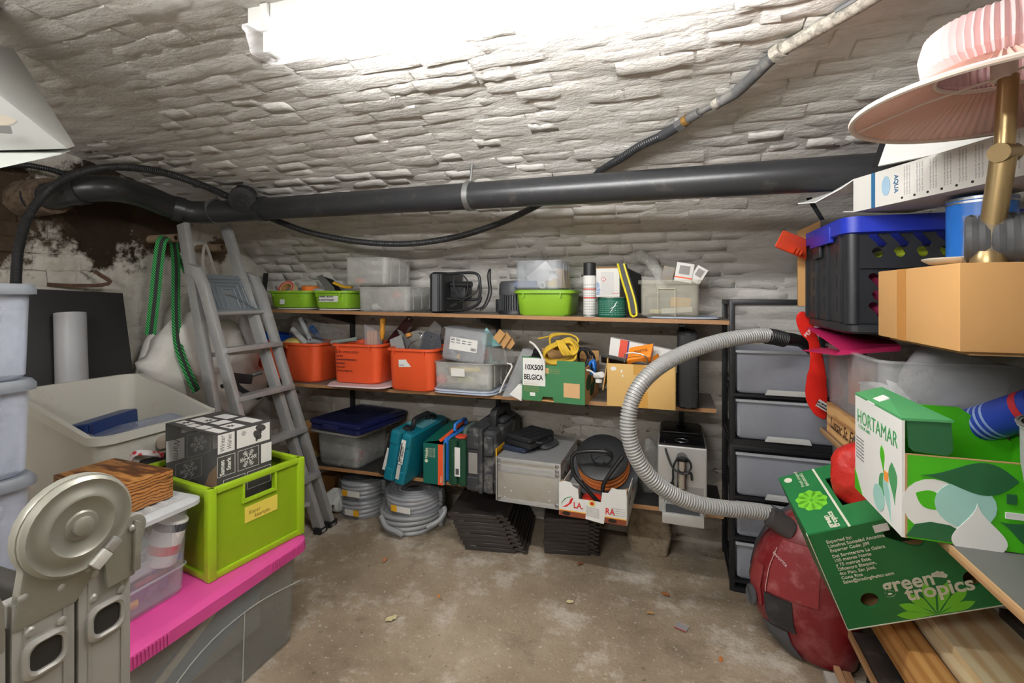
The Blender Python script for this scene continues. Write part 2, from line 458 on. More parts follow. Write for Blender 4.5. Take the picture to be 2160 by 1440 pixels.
def place_vault(x, s):
    q, tn, nn = arc(s); nn = Vector((0, -tn.z, tn.y)); nn = -nn if nn.dot(Vector((0, .5, .9)) - q) < 0 else nn
    u, v = (s / ARCS[-1]), (x - XL + .02) / (XR - XL + .04)
    base = vault_pt(v, u)
    M4 = Matrix((Vector((1, 0, 0)), nn.cross(Vector((1, 0, 0))), nn)).transposed().to_4x4()
    msk = .5 + .9 * fbm((x * 1.1, s * 1.6, 9), 1.0) - max(0., (-1.2 - x) * .45 if q.z > 1.72 else 0) - max(0., (x - .55) * .9)
    M4.translation = base + nn * (.0005 + .0042 * min(1., max(-.8, msk)))
    return M4
cs = []; s = .03
while s < 2.35:
    cs.append((s, XL, XR, .20, .061)); s += .066
lay_bricks(ceiling, m_vault, cs, place_vault, .010, 300, 1)

wall_back = struct('wall_back', grid(120, 60, lambda u, v: Vector((XL - .02 + u * (XR - XL + .04), YB + .008 * fbm((u * 8, v * 4, 2), 1.6), v * 1.14))), m_joint)
cs = [(.03 + .068 * k, XL, XR, .20, .062) for k in range(17)]
lay_bricks(wall_back, m_back, cs, lambda x, z: Matrix.Translation((x, YB + .001, z)) @ Euler((R(90), 0, 0)).to_matrix().to_4x4(), .011, 300, 2)

def end_pt(u, v):
    Y = YF + u * (YB - YF); return Vector((XL + .012 * fbm((Y * 2, v * 3, 7), 1.4), Y, v * (vz(Y) + .03)))
wall_left = struct('wall_left', grid(150, 80, end_pt), m_left)
def place_left(y, z):
    if z > vz(y) - .02: return None
    M4 = Matrix((Vector((0, 1, 0)), Vector((0, 0, 1)), Vector((1, 0, 0)))).transposed().to_4x4()
    M4.translation = (XL + .006, y, z); return M4
cs = [(.30 + .068 * k, .55, YB, .20, .060) for k in range(24)]
lay_bricks(wall_left, m_left, cs, place_left, .0075, 300, 3)
struct('wall_right', grid(30, 20, lambda u, v: Vector((XR, YF + u * (YB - YF), v * (vz(YF + u * (YB - YF)) + .03)))), m_left)
struct('wall_front', grid(20, 10, lambda u, v: Vector((XL + u * (XR - XL), YF, v * 1.12))), m_back)
# ------------------------------------------------------------------ lamp, pipes, hoses
def PW(name, g, mat, thing, under=None, **k):
    """part given in room coordinates"""
    return P(name, g.m(thing.matrix_basis.inverted()), mat, under or thing, **k)
m_white_pl = M('white_plastic', rgb(232, 232, 228), .4, var=.05)
m_black_pvc = M('black_pvc', rgb(44, 45, 47), .34, var=.2, dirt=rgb(86, 82, 78), dirt_at=.66)
m_black_pl = M('black_plastic', rgb(34, 35, 37), .45, var=.2, dirt=rgb(92, 90, 86), dirt_at=.70)
m_black_rub = M('black_rubber', rgb(30, 31, 33), .6, var=.2)
m_galv = M('galvanised_steel', rgb(170, 172, 172), .38, .9, var=.15)
m_rust = M('rusty_iron', rgb(84, 62, 48), .85, .2, var=.3, vs=40, bump=.6, dirt=rgb(150, 118, 88), dirt_at=.6)
m_alu = M('aluminium', rgb(190, 192, 193), .36, .5, var=.1, vs=14, dirt=rgb(150, 150, 148), dirt_at=.66)

LX0, LX1, LY, LZ = -.985, .285, .93, 1.945
lamp = T('fluorescent_lamp', 'long white fluorescent lamp with clear cover fixed under the vault', 'lamp', (LX0, LY, LZ - .115))
def lx(n): return [(y, z) for y, z in n]
def xprism(prof, x0, x1): return loft([[Vector((x, y, z)) for y, z in prof] for x in (x0, x1)])
PW('housing', xprism([(LY - .052, LZ + .02), (LY + .052, LZ + .02), (LY + .052, LZ - .045), (LY - .052, LZ - .045)], LX0 + .01, LX1 - .01), m_white_pl, lamp, bevel=.006)
m_diff = CLEAR('clear_lamp_cover', (.95, .96, .97), .16, .18, .05)
dp = [(LY - .06, LZ - .045), (LY + .06, LZ - .045), (LY + .06, LZ - .057), (LY + .05, LZ - .06), (LY + .034, LZ - .105), (LY - .034, LZ - .105), (LY - .05, LZ - .06), (LY - .06, LZ - .057)]
PW('cover', xprism(dp, LX0, LX1), m_diff, lamp, bevel=.004)
m_tube, t_, b_ = nt('lit_tube')
b_.inputs['Emission Color'].default_value = (1.0, .99, .975, 1); b_.inputs['Emission Strength'].default_value = LAMP_POWER
PW('tube', cyl((LX0 + .05, LY, LZ - .078), (LX1 - .05, LY, LZ - .078), .015, n=12), m_tube, lamp)
for xx in (LX0 + .035, LX1 - .035):
    PW('tube_socket', box(xx - .012, xx + .012, LY - .018, LY + .018, LZ - .098, LZ - .046), m_white_pl, lamp, bevel=.003)
for xx in (LX0 + .07, LX0 + .44, LX0 + .82, LX1 - .07):
    for sy in (-1, 1):
        PW('clip', box(xx - .011, xx + .011, LY + sy * .058 - .004, LY + sy * .058 + .004, LZ - .066, LZ - .01), m_white_pl, lamp, bevel=.0015)

# copy of the lamp, added behind the camera to brighten the lower half
fill_lamp = dup(lamp); fill_lamp.location = (-1.50, -.55, LZ - .115 - (vz(LY) - vz(-.55)))
fill_lamp['label'] = 'added fill lamp, copied from the fluorescent one, under the vault behind the viewer'
m_fill_tube = m_tube.copy(); m_fill_tube.name = 'lit_tube_fill'; m_fill_tube.node_tree.nodes['Principled BSDF'].inputs['Emission Strength'].default_value = LAMP_POWER * LAMP_FILL
for ch in [x for x in COL.objects if x.parent == fill_lamp and x.name.startswith('tube') and 'socket' not in x.name]:
    ch.data = ch.data.copy(); ch.data.materials.clear(); ch.data.materials.append(m_fill_tube)

# big black soil pipe along the back of the vault
pL, pR = at(545, 441, d=2.42), at(1760, 366, d=1.49)
dirp = (pR - pL).normalized(); pEnd = pL + dirp * ((XR - .01 - pL.x) / dirp.x)
drain = T('drain_pipe', 'thick black plastic drain pipe running along the curved back of the vault', 'pipe', pL)
PW('straight_pipe', cyl(pL - dirp * .02, pEnd, .055, n=28), m_black_pvc, drain)
bend = [at(70, 418, d=1.98), at(120, 412, d=1.98), at(170, 400, d=1.99), at(235, 398, d=2.05), at(300, 412, d=2.2), at(355, 434, d=2.33), at(405, 447, d=2.4), at(470, 446, d=2.42), pL]
PW('bend', sweep(curve(bend, .03), .056, 24), m_black_pvc, drain)
for a, b2 in ((at(163, 402, d=1.99), at(180, 399, d=1.99)), (at(372, 440, d=2.36), at(388, 444, d=2.38)), (pL + dirp * .02, pL + dirp * .06)):
    dd = (b2 - a).normalized(); PW('socket_ring', pipe(a - dd * .012, a + dd * .03, .062, .05, 28), m_black_pvc, drain)
q = at(513, 418, d=2.36); capdir = (Vector((0, 0, CAMZ)) - q).normalized() + Vector((-.1, -.1, -.35)); capdir.normalize()
PW('access_branch', cyl(q - capdir * .07, q + capdir * .01, .054, n=24), m_black_pvc, drain)
cap = PW('access_cap', cyl(q, q + capdir * .035, .062, n=28), m_black_pvc, drain, bevel=.006)
cu_, cv_ = capdir.orthogonal().normalized(), None
cv_ = capdir.cross(cu_)
ff = q + capdir * .036
inv = drain.matrix_basis.inverted()
for k in range(6):
    a = k * math.pi / 3 + .2; r1 = cu_ * math.cos(a) + cv_ * math.sin(a); r2 = cu_ * math.cos(a + .8) + cv_ * math.sin(a + .8)
    P('cap_recess', hexa([inv @ (ff + x) for x in (r1 * .012, r1 * .036, r2 * .036, r2 * .012)], [inv @ (ff + x + capdir * .0015) for x in (r1 * .012, r1 * .036, r2 * .036, r2 * .012)]), m_black_rub, cap)
for px, dd in ((455, 2.42), (993, None)):
    c0 = at(px, 445, d=2.42) if px < 500 else pL + dirp * (((at(990, 405, Y=pL.lerp(pEnd, .45).y)).x - pL.x) / dirp.x)
    PW('pipe_clamp', pipe(c0 - dirp * .012, c0 + dirp * .012, .0615, .053, 28), m_galv, drain)
    tp = Vector((c0.x, c0.y + .02, vz(c0.y) + .01))
    PW('hanger_rod', cyl(c0 + Vector((0, 0, .06)), tp, .005, n=8), m_galv, drain)

# rough stub of the old pipe in the end wall
st = T('clay_pipe_stub', 'dirty old pipe socket at the left end of the black drain pipe', 'pipe', at(75, 415, d=2.0))
a0 = at(20, 425, d=2.05); a1 = at(118, 412, d=1.98)
dd = (a1 - a0).normalized()
m_clay = M('dirty_clay', rgb(118, 100, 82), .9, var=.4, vs=14, bump=.7, bs=30, dirt=rgb(60, 48, 38), dirt_at=.5)
PW('socket', crumple(cyl(a0 - dd * .25, a1 - dd * .02, .085, .075, n=28), .004, 30), m_clay, st)
PW('collar', crumple(pipe(a0 + dd * .03, a0 + dd * .065, .095, .07, 28), .003, 40), M('chalky_mortar', rgb(176, 160, 136), .9, var=.3, bump=.5), st)

# corrugated black hose: up from the boxes at the left, behind the drain pipe, a long sag, and up the vault
m_hose = M('corrugated_black', rgb(40, 41, 43), .42, var=.2, dirt=rgb(88, 84, 80), dirt_at=.68)
hs = T('corrugated_hose', 'black corrugated hose looping over and sagging below the drain pipe', 'hose', at(33, 600, d=1.75))
h1 = [at(33, 640, d=1.72), at(34, 585, d=1.75), at(40, 520, d=1.78), at(62, 452, d=1.83), at(105, 400, d=1.88), at(165, 366, d=1.9), at(250, 352, d=1.95), at(340, 363, d=2.08), at(420, 388, d=2.25), at(478, 413, d=2.36), at(530, 440, d=2.52), at(590, 468, d=2.52)]
PW('upper_run', ribbed(h1, .0165, .0075, .13, 12), m_hose, hs)
h2 = [at(590, 468, d=2.52), at(660, 492, d=2.5), at(760, 510, d=2.45), at(860, 514, d=2.4), at(960, 500, d=2.32), at(1050, 472, d=2.25), at(1120, 440, d=2.15), at(1180, 405, d=2.06), at(1240, 372, d=1.99), at_vault(1300, 340, .022), at_vault(1350, 308, .02), at_vault(1395, 287, .018)]
PW('sagging_run', ribbed(h2, .0155, .0085, .10, 12), m_hose, hs)
cd = T('vault_water_pipe', 'grey pipe with brass coupling climbing diagonally over the white vault', 'pipe', at_vault(1520, 215, .02))
m_lead = M('grey_pipe', rgb(88, 88, 88), .55, .2, var=.2, dirt=rgb(150, 145, 136), dirt_at=.6)
m_chalk = M('whitewashed_pipe', rgb(160, 154, 142), .8, var=.3, vs=30, bump=.5, dirt=rgb(70, 66, 62), dirt_at=.52)
V_ = lambda pts, o: [at_vault(x, y, o) for x, y in pts]
PW('sleeve', sweep(V_([(1395, 287), (1432, 265)], .018), .017, 12), M('dark_sleeve', rgb(52, 53, 56), .5, dirt=rgb(150, 148, 144), dirt_at=.66), cd)
PW('coupling_nut', sweep(V_([(1430, 266), (1443, 257)], .018), .021, 6), m_lead, cd)
PW('brass_ring', sweep(V_([(1443, 257), (1452, 251)], .018), .018, 12), M('old_brass', rgb(150, 116, 62), .5, .6, var=.3), cd)
PW('coupling_body', sweep(V_([(1452, 251), (1475, 237)], .018), .0155, 12), m_lead, cd)
PW('thin_pipe', sweep(V_([(1470, 240), (1510, 219)], .016), .010, 10), m_lead, cd)
PW('pipe_joint', sweep(V_([(1506, 222), (1519, 214)], .018), .0165, 12), m_chalk, cd)
PW('lower_pipe', sweep(curve(V_([(1517, 215), (1550, 197), (1590, 160), (1618, 132), (1640, 112)], .019), .02), .0165, 12), m_lead, cd)
PW('pipe_strap', crumple(sweep(V_([(1632, 116), (1652, 102)], .02), .021, 10), .004, 60), m_chalk, cd)
PW('upper_pipe', sweep(curve(V_([(1650, 104), (1720, 64), (1790, 24), (1880, -30), (1960, -80)], .02), .02), .0165, 12), m_chalk, cd)
PW('side_pipe', sweep(curve(V_([(1765, 25), (1830, -14), (1900, -55)], .012), .02), .009, 8), m_lead, cd)
# second thin hose by the left wall
ONE('thin_black_hose', 'thin black hose coming in at the left under the white metal hood', 'hose', ribbed([at(-60, 352, d=1.9), at(0, 350, d=1.92), at(50, 348, d=1.95), at(100, 356, d=2.0), at(142, 368, d=2.06), at(190, 380, d=2.16), at(230, 392, d=2.3)], .012, .007, .1, 10), m_hose)

# white sheet-metal hood at the upper left
m_hood = M('hood_enamel', rgb(188, 190, 186), .45, var=.06, dirt=rgb(176, 172, 160), dirt_at=.70)
hd = T('metal_hood', 'pale sheet-metal hood jutting in at the upper left edge', 'hood', at(142, 316, d=1.22))
A0, A1, A2 = at(-160, 74, d=.98), at(142, 314, d=1.22), at(-160, 322, d=1.02)
back = Vector((-.3, .28, .16))
PW('side_panel', loft([[A0, A1, A2], [A0 + back, A1 + back * .15, A2 + back]]), m_hood, hd, bevel=.003)
B0, B1, B2, B3 = at(-160, 323, d=1.02), at(131, 323, d=1.21), at(128, 326, d=1.2), at(-160, 390, d=1.0)
PW('bottom_flange', loft([[B0, B1, B2, B3], [B0 + back, B1 + back * .15, B2 + back * .15, B3 + back]]), M('flange_enamel', rgb(200, 204, 198), .4, var=.05), hd)
dq = A0.lerp(A2, .35) + back * .35
PW('flue_duct', cyl(dq, Vector((dq.x, dq.y, vz(dq.y) + .02)), .06, n=24), m_galv, hd)
PW('vent_slot', sweep([at(-40, 270, d=1.05), at(22, 274, d=1.1)], .01, flat=(.016, .008), up=(0, 0, 1)), M('slot_grey', rgb(112, 112, 108), .6), hd)
for (x, y, a, c) in ((60, 270, .030, .012), (12, 212, .014, .005)):
    qq = at(x, y, d=1.03 + (x - 60) * .0009); nrm = (A1 - A0).cross(A2 - A0).normalized()
    if nrm.dot(Vector((0, 0, CAMZ)) - qq) < 0: nrm = -nrm
    # chips follow the plane of the panel
    qq = qq + nrm * ((A0 - qq).dot(nrm) + .001)
    DECAL('paint_chip', ell(a, c, n=12), M('bare_patch', rgb(200, 190, 172), .6), hd, hd.matrix_basis.inverted() @ qq, (A1 - A2).normalized(), nrm.cross(A1 - A2))
# ------------------------------------------------------------------ wall shelves at the back
SY = 2.20
zt = lambda x: 1.155 + (x + 1.7) * (-.009)          # top boards, height of the upper face along x
zm = lambda x: .728 + (x + 1.7) * .012 + .009
zb = lambda x: .268 + (x + 1.7) * .018 + .009
m_edge = WOOD('shelf_edge_pine', rgb(206, 164, 120), rgb(160, 116, 76), 0, 6, 2)
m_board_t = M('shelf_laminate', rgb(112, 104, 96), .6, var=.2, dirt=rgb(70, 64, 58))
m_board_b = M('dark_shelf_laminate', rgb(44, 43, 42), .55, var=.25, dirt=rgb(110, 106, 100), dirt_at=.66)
m_brk = M('bracket_black', rgb(48, 49, 51), .5, .3)
RAILX = [at(737, 700, Y=2.5).x, at(1047, 700, Y=2.5).x, at(1437, 700, Y=2.5).x]
def shelf(label, zf, x0, x1, mat, brk):
    xm = (x0 + x1) / 2; a = math.atan2(zf(x1) - zf(x0), x1 - x0)
    s = T('wall_shelf', label, 'shelf', (xm, 2.36, zf(xm) - .018), (0, -a, 0), 'boards of the back wall shelving')
    L = (x1 - x0) / math.cos(a)
    P('board', box(-L / 2, L / 2, -.157, .165, 0, .018), mat, s, bevel=.001)
    P('edge_strip', box(-L / 2, L / 2, -.160, -.1571, 0, .0178), m_edge, s)
    for rx in RAILX:
        if not x0 < rx < x1: continue
        k = rx - xm
        P('bracket', loft([[Vector((k + sx * .011, .16, -.001)), Vector((k + sx * .011, -.12, -.001)), Vector((k + sx * .011, -.12, -.016)), Vector((k + sx * .011, .16, -.075))] for sx in (-1, 1)]), m_brk, s)
    return s
shelf('topmost wooden wall shelf with green and clear tubs on it', zt, at(545, 0, Y=2.2).x, at(1541, 0, Y=2.2).x, m_board_t, True)
shelf('middle wooden wall shelf carrying the orange tubs and cartons', zm, at(600, 0, Y=2.2).x, at(1511, 0, Y=2.2).x, m_board_t, True)
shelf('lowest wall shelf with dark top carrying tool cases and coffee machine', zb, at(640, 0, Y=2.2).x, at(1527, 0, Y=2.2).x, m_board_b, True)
for i, (rx, w) in enumerate(zip(RAILX, ('behind the orange tubs', 'behind the small clear boxes', 'behind the slim black case'))):
    r_ = T('shelf_rail', 'black slotted upright rail on the back wall ' + w, 'rail', (rx, 2.53, .24), 0, 'upright rails of the wall shelving')
    P('rail', box(-.011, .011, -.012, .012, 0, .98), m_brk, r_, bevel=.002)
    for k in range(12): P('slot', box(-.004, .004, -.0135, -.0122, .05 + k * .08, .075 + k * .08), m_black_rub, r_)

# ------------------------------------------------------------------ left corner: ladders, bags, boxes
def rail(a, b, w, t, side, up=None):
    """hollow-looking rectangular bar: w measured along side, t the other way"""
    a, b = Vector(a), Vector(b); z = (b - a).normalized(); s = Vector(side); s = (s - z * s.dot(z)).normalized(); n = z.cross(s)
    q = [(1, 1), (-1, 1), (-1, -1), (1, -1)]
    return loft([[p + s * w / 2 * i + n * t / 2 * j for i, j in q] for p in (a, b)])
lad = T('step_ladder', 'old paint-splashed aluminium step ladder leaning in the left corner', 'ladder', at(690, 1120, Z=0))
m_alu_old = M('splashed_aluminium', rgb(186, 187, 187), .42, .4, var=.18, vs=10, dirt=rgb(214, 212, 206), dirt_at=.63, bump=.15)
m_ztray = M('grey_tray_metal', rgb(140, 149, 156), .45, .3, var=.12, dirt=rgb(170, 172, 170), dirt_at=.64)
fA = [(at(505, 1175, Z=.0), at(386, 472, X=-2.31)), (at(676, 1122, Z=.0), at(476, 476, X=-2.31))]
fB = [(at(560, 1150, Z=.0), at(425, 585, X=-2.14)), (at(697, 1108, Z=.0), at(545, 600, X=-2.14))]
fB[0] = (Vector((fB[1][0].x, fA[0][0].y + .03, 0)), fB[0][1])
side = Vector((0, 1, 0))
for a, b2 in fA: PW('rear_rail', rail(a, b2, .030, .055, side), m_alu_old, lad, bevel=.004)
for a, b2 in fB:
    d_ = (b2 - a).normalized()
    PW('front_rail', sweep([a, a.lerp(b2, .5), b2 - d_ * .04, b2 + Vector((-.03, 0, .03)), b2 + Vector((-.09, 0, .045))], .02, flat=(.028, .05), up=side), m_alu_old, lad, bevel=.003)
def on(r, z): f = z / (r[1].z - r[0].z); return r[0].lerp(r[1], f)
for z in (.28, .52, .75, .98):
    a, b2 = on(fB[0], z), on(fB[1], z)
    PW('tread', box(-.04, .04, 0, (b2 - a).length, -.012, .012).m(basis(a, (1, 0, .05), b2 - a)), m_alu_old, lad, bevel=.003)
a, b2 = on(fA[0], 1.0), on(fA[1], 1.0)
for z in (.15, .95):
    PW('rear_brace', rail(on(fA[0], z), on(fA[1], z), .02, .02, (0, 0, 1)), m_alu_old, lad)
a, b2 = fB[0][1], fB[1][1]
pw = Vector((0, b2.y - a.y, 0)); base = a + Vector((.02, .02, -.17)); upv = Vector((-.10, 0, .19))
plat = PW('platform', hexa([base, base + pw * .93, base + pw * .93 + upv, base + upv], [x + Vector((-.012, 0, -.006)) for x in (base, base + pw * .93, base + pw * .93 + upv, base + upv)]), m_ztray, lad, bevel=.003)
for k in range(4):
    i0 = .12 + .09 * k
    for u0, u1, v0, v1 in ((i0, i0, .08, 1 - i0), (i0, 1 - i0, 1 - i0, 1 - i0), (1 - i0, 1 - i0, .08, 1 - i0)):
        PW('platform_rib', sweep([base + pw * .93 * u0 + upv * v0 + Vector((.003, 0, .002)), base + pw * .93 * u1 + upv * v1 + Vector((.003, 0, .002))], .0035, 6), m_ztray, lad, under=plat)
PW('platform_bar', cyl(base + Vector((.012, -.02, -.005)), base + pw + Vector((.012, .02, -.005)), .011, n=10), m_alu_old, lad)
PW('wire_stay', sweep(curve([base + pw * .35 + upv * .45 + Vector((.006, 0, .004)), base + pw * .5 + upv * .4 + Vector((.012, 0, .004)), base + pw * .75 + upv * .1 + Vector((.012, 0, .004)), base + pw * .9 + Vector((.01, 0, 0))], .02), .0025, 6), m_galv, lad)
for a, b2 in fA + fB: PW('foot', box(-.022, .022, -.03, .03, 0, .03).tr(a), m_black_rub, lad, bevel=.004)

# iron stubs and straps on the end wall
for (px, py, w) in ((373, 502, 'holding the green straps'), (470, 522, 'with the white strap behind the ladder')):
    q = at(px, py, X=XL + .20)
    s = T('iron_stub', 'rusty iron pipe stub in the end wall ' + w, 'pipe stub', (XL, q.y, q.z), 0, 'iron stubs in the end wall')
    P('stub', crumple(pipe((-.03, 0, 0), (.20, 0, 0), .021, .013, 14), .003, 60), M('chalky_iron', rgb(150, 128, 104), .85, var=.35, vs=40, bump=.6), s)
m_green_strap, t_, b_ = nt('green_webbing')
v = coord(t_)
w_ = t_.nodes.new('ShaderNodeTexWave'); w_.inputs['Scale'].default_value = 46; w_.bands_direction = 'DIAGONAL'; t_.links.new(v, w_.inputs['Vector'])
t_.links.new(ramp(t_, w_.outputs[0], [(.25, rgb(20, 70, 40)), (.5, rgb(44, 160, 78)), (.9, rgb(80, 200, 110))]), b_.inputs['Base Color']); b_.inputs['Roughness'].default_value = .8
m_strap_dark = M('dark_webbing', rgb(58, 60, 56), .85, var=.35, vs=160)
q = at(352, 500, X=XL + .15)
def strap(name, label, pts, w, mat, stripe=None, cat='strap', up=(0, 1, 0), group=None):
    s = T(name, label, cat, pts[0], 0, group); c = curve(pts, .02)
    PW('webbing', sweep(c, 1, flat=(w, .003), up=up), mat, s)
    if stripe: PW('stripe', sweep([x + Vector((.0022, 0, 0)) for x in c], 1, flat=(w * .34, .003), up=up), stripe, s)
    return s
XS = XL + .16
strap('lashing_strap', 'green lashing strap with dark stripe hanging straight down left of the ladder', [at(352, 500, X=XS), at(341, 508, X=XS + .02), at(333, 560, X=XS + .02), at(325, 640, X=XS), at(317, 706, X=XS - .04)], .046, m_green_strap, m_strap_dark, group='green straps on the iron stub')
strap('lashing_strap', 'green lashing strap hanging over the white bag down to the tub', [at(366, 506, X=XS), at(371, 560, X=XS + .03), at(371, 640, X=XS + .07), at(375, 720, X=XS + .11), at(392, 775, X=XS + .15), at(415, 825, X=XS + .17)], .044, m_green_strap, m_strap_dark, group='green straps on the iron stub')
strap('lashing_strap', 'short green strap end crossing towards the ladder rail', [at(360, 500, X=XS - .03), at(376, 540, X=XS - .02), at(392, 575, X=XS - .02)], .026, m_green_strap, m_strap_dark, group='green straps on the iron stub')
m_wstrap = M('white_webbing', rgb(190, 186, 178), .85, var=.2, vs=120)
strap('white_strap', 'white strap looped over the stub behind the ladder', [at(430, 590, X=XL + .1), at(428, 540, X=XL + .12), at(433, 515, X=XL + .13), at(440, 530, X=XL + .13), at(450, 560, X=XL + .12), at(462, 590, X=XL + .1)], .016, m_wstrap)
# rusty spike in the wall
sp = ONE('wall_spike', 'bent rusty iron spike in the white end wall above the black panel', 'spike', sweep(curve([at(100, 600, X=XL + .0), at(150, 602, X=XL + .04), at(215, 601, X=XL + .10), at(232, 594, X=XL + .12), at(215, 582, X=XL + .10), at(199, 572, X=XL + .09)], .012), .008, flat=(.017, .008), up=(0, 0, 1)), m_rust)

# woven white bags hanging behind the ladder
m_bag = M('woven_white_bag', rgb(222, 219, 212), .75, var=.1, bump=.35, bs=400, vs=5, dirt=rgb(178, 172, 160), dirt_at=.66)
def hanging(name, label, pix_pts, X, depth, mat, amt=.02, sc=9, group=None, seed=1, cat='bag'):
    """slack bag filling an outline (pixels on a plane X), bulged in depth"""
    P0 = [at(x, y, X=X) for x, y in pix_pts]; cy = sum(p.y for p in P0) / len(P0); cz = sum(p.z for p in P0) / len(P0)
    dense = curve(P0, .03, closed=True); c = Vector((X, cy, cz)); L = []
    for k, (f, dx) in enumerate(((.02, -.5), (.6, -.5), (.92, -.35), (1, 0), (.9, .34), (.75, .44), (.55, .5), (.38, .5), (.2, .52), (.02, .5))):
        L.append([c + (p - c) * f + Vector((depth * dx, 0, 0)) for p in dense])
    g = crumple(crumple(loft(L), amt, sc, seed), amt * .35, sc * 3, seed + 2)
    return ONE(name, label, cat, g.tr(-c), mat, c, 0, group, angle=70)
hanging('woven_bag', 'big white woven bag slumped against the end wall behind the ladder', [(345, 690), (400, 660), (470, 668), (500, 690), (545, 760), (560, 830), (520, 880), (430, 885), (350, 850), (300, 800), (310, 760)], -2.42, .16, m_bag, .045, 10)
hanging('folded_sack', 'grey-white printed sack hanging beside the green straps', [(318, 702), (338, 712), (330, 760), (312, 808), (288, 800), (298, 740)], -2.5, .05, M('printed_sack', rgb(196, 193, 188), .7, var=.12, dirt=rgb(120, 118, 120), dirt_at=.68, vs=26), .008, 14)
hanging('cloth_bag', 'pale cloth bag hanging high behind the ladder rail', [(345, 672), (385, 622), (420, 618), (432, 690), (400, 720), (350, 722)], -2.52, .05, M('pale_cloth', rgb(186, 182, 174), .8, var=.1), .015, 10, seed=4)
hanging('plastic_bag', 'grey plastic bag hanging under the ladder platform', [(508, 668), (560, 665), (548, 700), (535, 735), (522, 725)], -2.3, .06, CLEAR('grey_film', (.62, .62, .63), .75), .012, 20, seed=5)
# black bracket with strap poking out low behind the ladder
cl = T('clamp_bracket', 'black plastic strap clamp resting against the white bag behind the ladder', 'clamp', at(500, 800, X=-2.12))
PW('arm', sweep([at(468, 815, X=-2.14), at(500, 800, X=-2.14), at(552, 785, X=-2.12)], .012, 8), m_galv, cl)
PW('jaw', sweep([at(486, 796, X=-2.1), at(530, 800, X=-2.1)], 1, flat=(.05, .02), up=(0, 0, 1)), m_black_pl, cl, bevel=.004)
PW('band', sweep(curve([at(488, 798, X=-2.08), at(510, 822, X=-2.07), at(545, 838, X=-2.07), at(556, 828, X=-2.08)], .02), 1, flat=(.024, .008), up=(0, 0, 1)), m_black_rub, cl)

# black panel and grey tube against the end wall
m_panel = M('black_board', rgb(38, 38, 39), .55, var=.12)
ax = at(265, 618, X=-2.53); bx_ = at(278, 800, X=-2.45)
w0 = at(40, 610, X=-2.53).y
ONE('black_board', 'tall matt black board leaning on the end wall behind the white tub', 'board', hexa([(-2.40, w0, .42), (-2.40, bx_.y + .03, .42), (-2.55, ax.y, ax.z), (-2.55, w0, ax.z + .02)], [(-2.418, w0, .42), (-2.418, bx_.y + .03, .42), (-2.568, ax.y, ax.z), (-2.568, w0, ax.z + .02)]), m_panel, bevel=.001)
tq = at(148, 660, X=-2.475); tb = at(152, 810, X=-2.435)
dv = (tb - tq).normalized()
tu = T('grey_tube', 'grey plastic tube standing up behind the white tub', 'tube', tb + dv * .35)
PW('tube_wall', pipe(tq, tb + dv * .35, .054, .050, 28), M('grey_tube_pl', rgb(176, 178, 182), .4, var=.04), tu)
# ------------------------------------------------------------------ left foreground
m_frost = CLEAR('frosted_box', rgb(226, 232, 246), .36, .3, .12)
m_clear = CLEAR('clear_box', rgb(228, 231, 234), .26, .2, .08)
m_clearg = CLEAR('clear_grey_box', rgb(208, 210, 207), .30, .3, .08)
m_lidgrey = M('dusty_grey_lid', rgb(112, 116, 122), .5, var=.25, vs=6, dirt=rgb(196, 198, 200), dirt_at=.64)
m_lidwhite = CLEAR('milky_lid', rgb(226, 228, 230), .62, .35, .1)
m_ink = M('black_ink', rgb(24, 24, 26), .6, var=0)
m_paper = M('white_paper', rgb(226, 225, 221), .7, var=.04)
m_yel_paper = M('yellow_paper', rgb(226, 206, 84), .7, var=.05)
m_card = M('brown_cardboard', rgb(196, 150, 94), .75, var=.08, vs=5)
m_card_edge = M('cardboard_edge', rgb(176, 140, 96), .85, var=.2, vs=60)

# six stacked see-through boxes at the left edge
place_word = ['lowest, on the floor', 'second from the floor', 'third from the floor', 'third from the top', 'with something blue, second from the top', 'with a white bag inside, topmost']
for i in range(6):
    s = T('storage_box', 'frosted grey-lidded box at the left edge, ' + place_word[i], 'storage box', (-1.55, .475, .2125 * i), 0, 'stacked frosted boxes at the left edge')
    P('body', tub(.392, .392, .192, .95, .003, .03, .006, .006), m_frost, s)
    P('lid', loft([rrect(.386, .386, .035, .187), rrect(.404, .404, .04, .187), rrect(.404, .404, .04, .200), rrect(.39, .39, .036, .2105), rrect(.36, .36, .03, .2105), rrect(.35, .35, .03, .2065)], cap0=True), m_lidgrey, s)
ONE('white_bag', 'crumpled white plastic bag inside the topmost frosted box', 'bag', blob(.15, .15, .075, 18, 12, .035, 11, 3), M('white_film', rgb(232, 232, 230), .5, var=.04), (-1.535, .50, 1.075))
ONE('blue_cloth', 'light blue cloth inside the second frosted box from the top', 'cloth', blob(.14, .12, .06, 18, 10, .03, 12, 5), M('light_blue_cloth', rgb(120, 164, 220), .8), (-1.53, .46, .862))
ONE('pale_packet', 'pale packet inside the frosted box under the blue cloth', 'packet', rbox(.2, .24, .06, .01), M('pale_packet', rgb(216, 200, 190), .7), (-1.53, .46, .645))

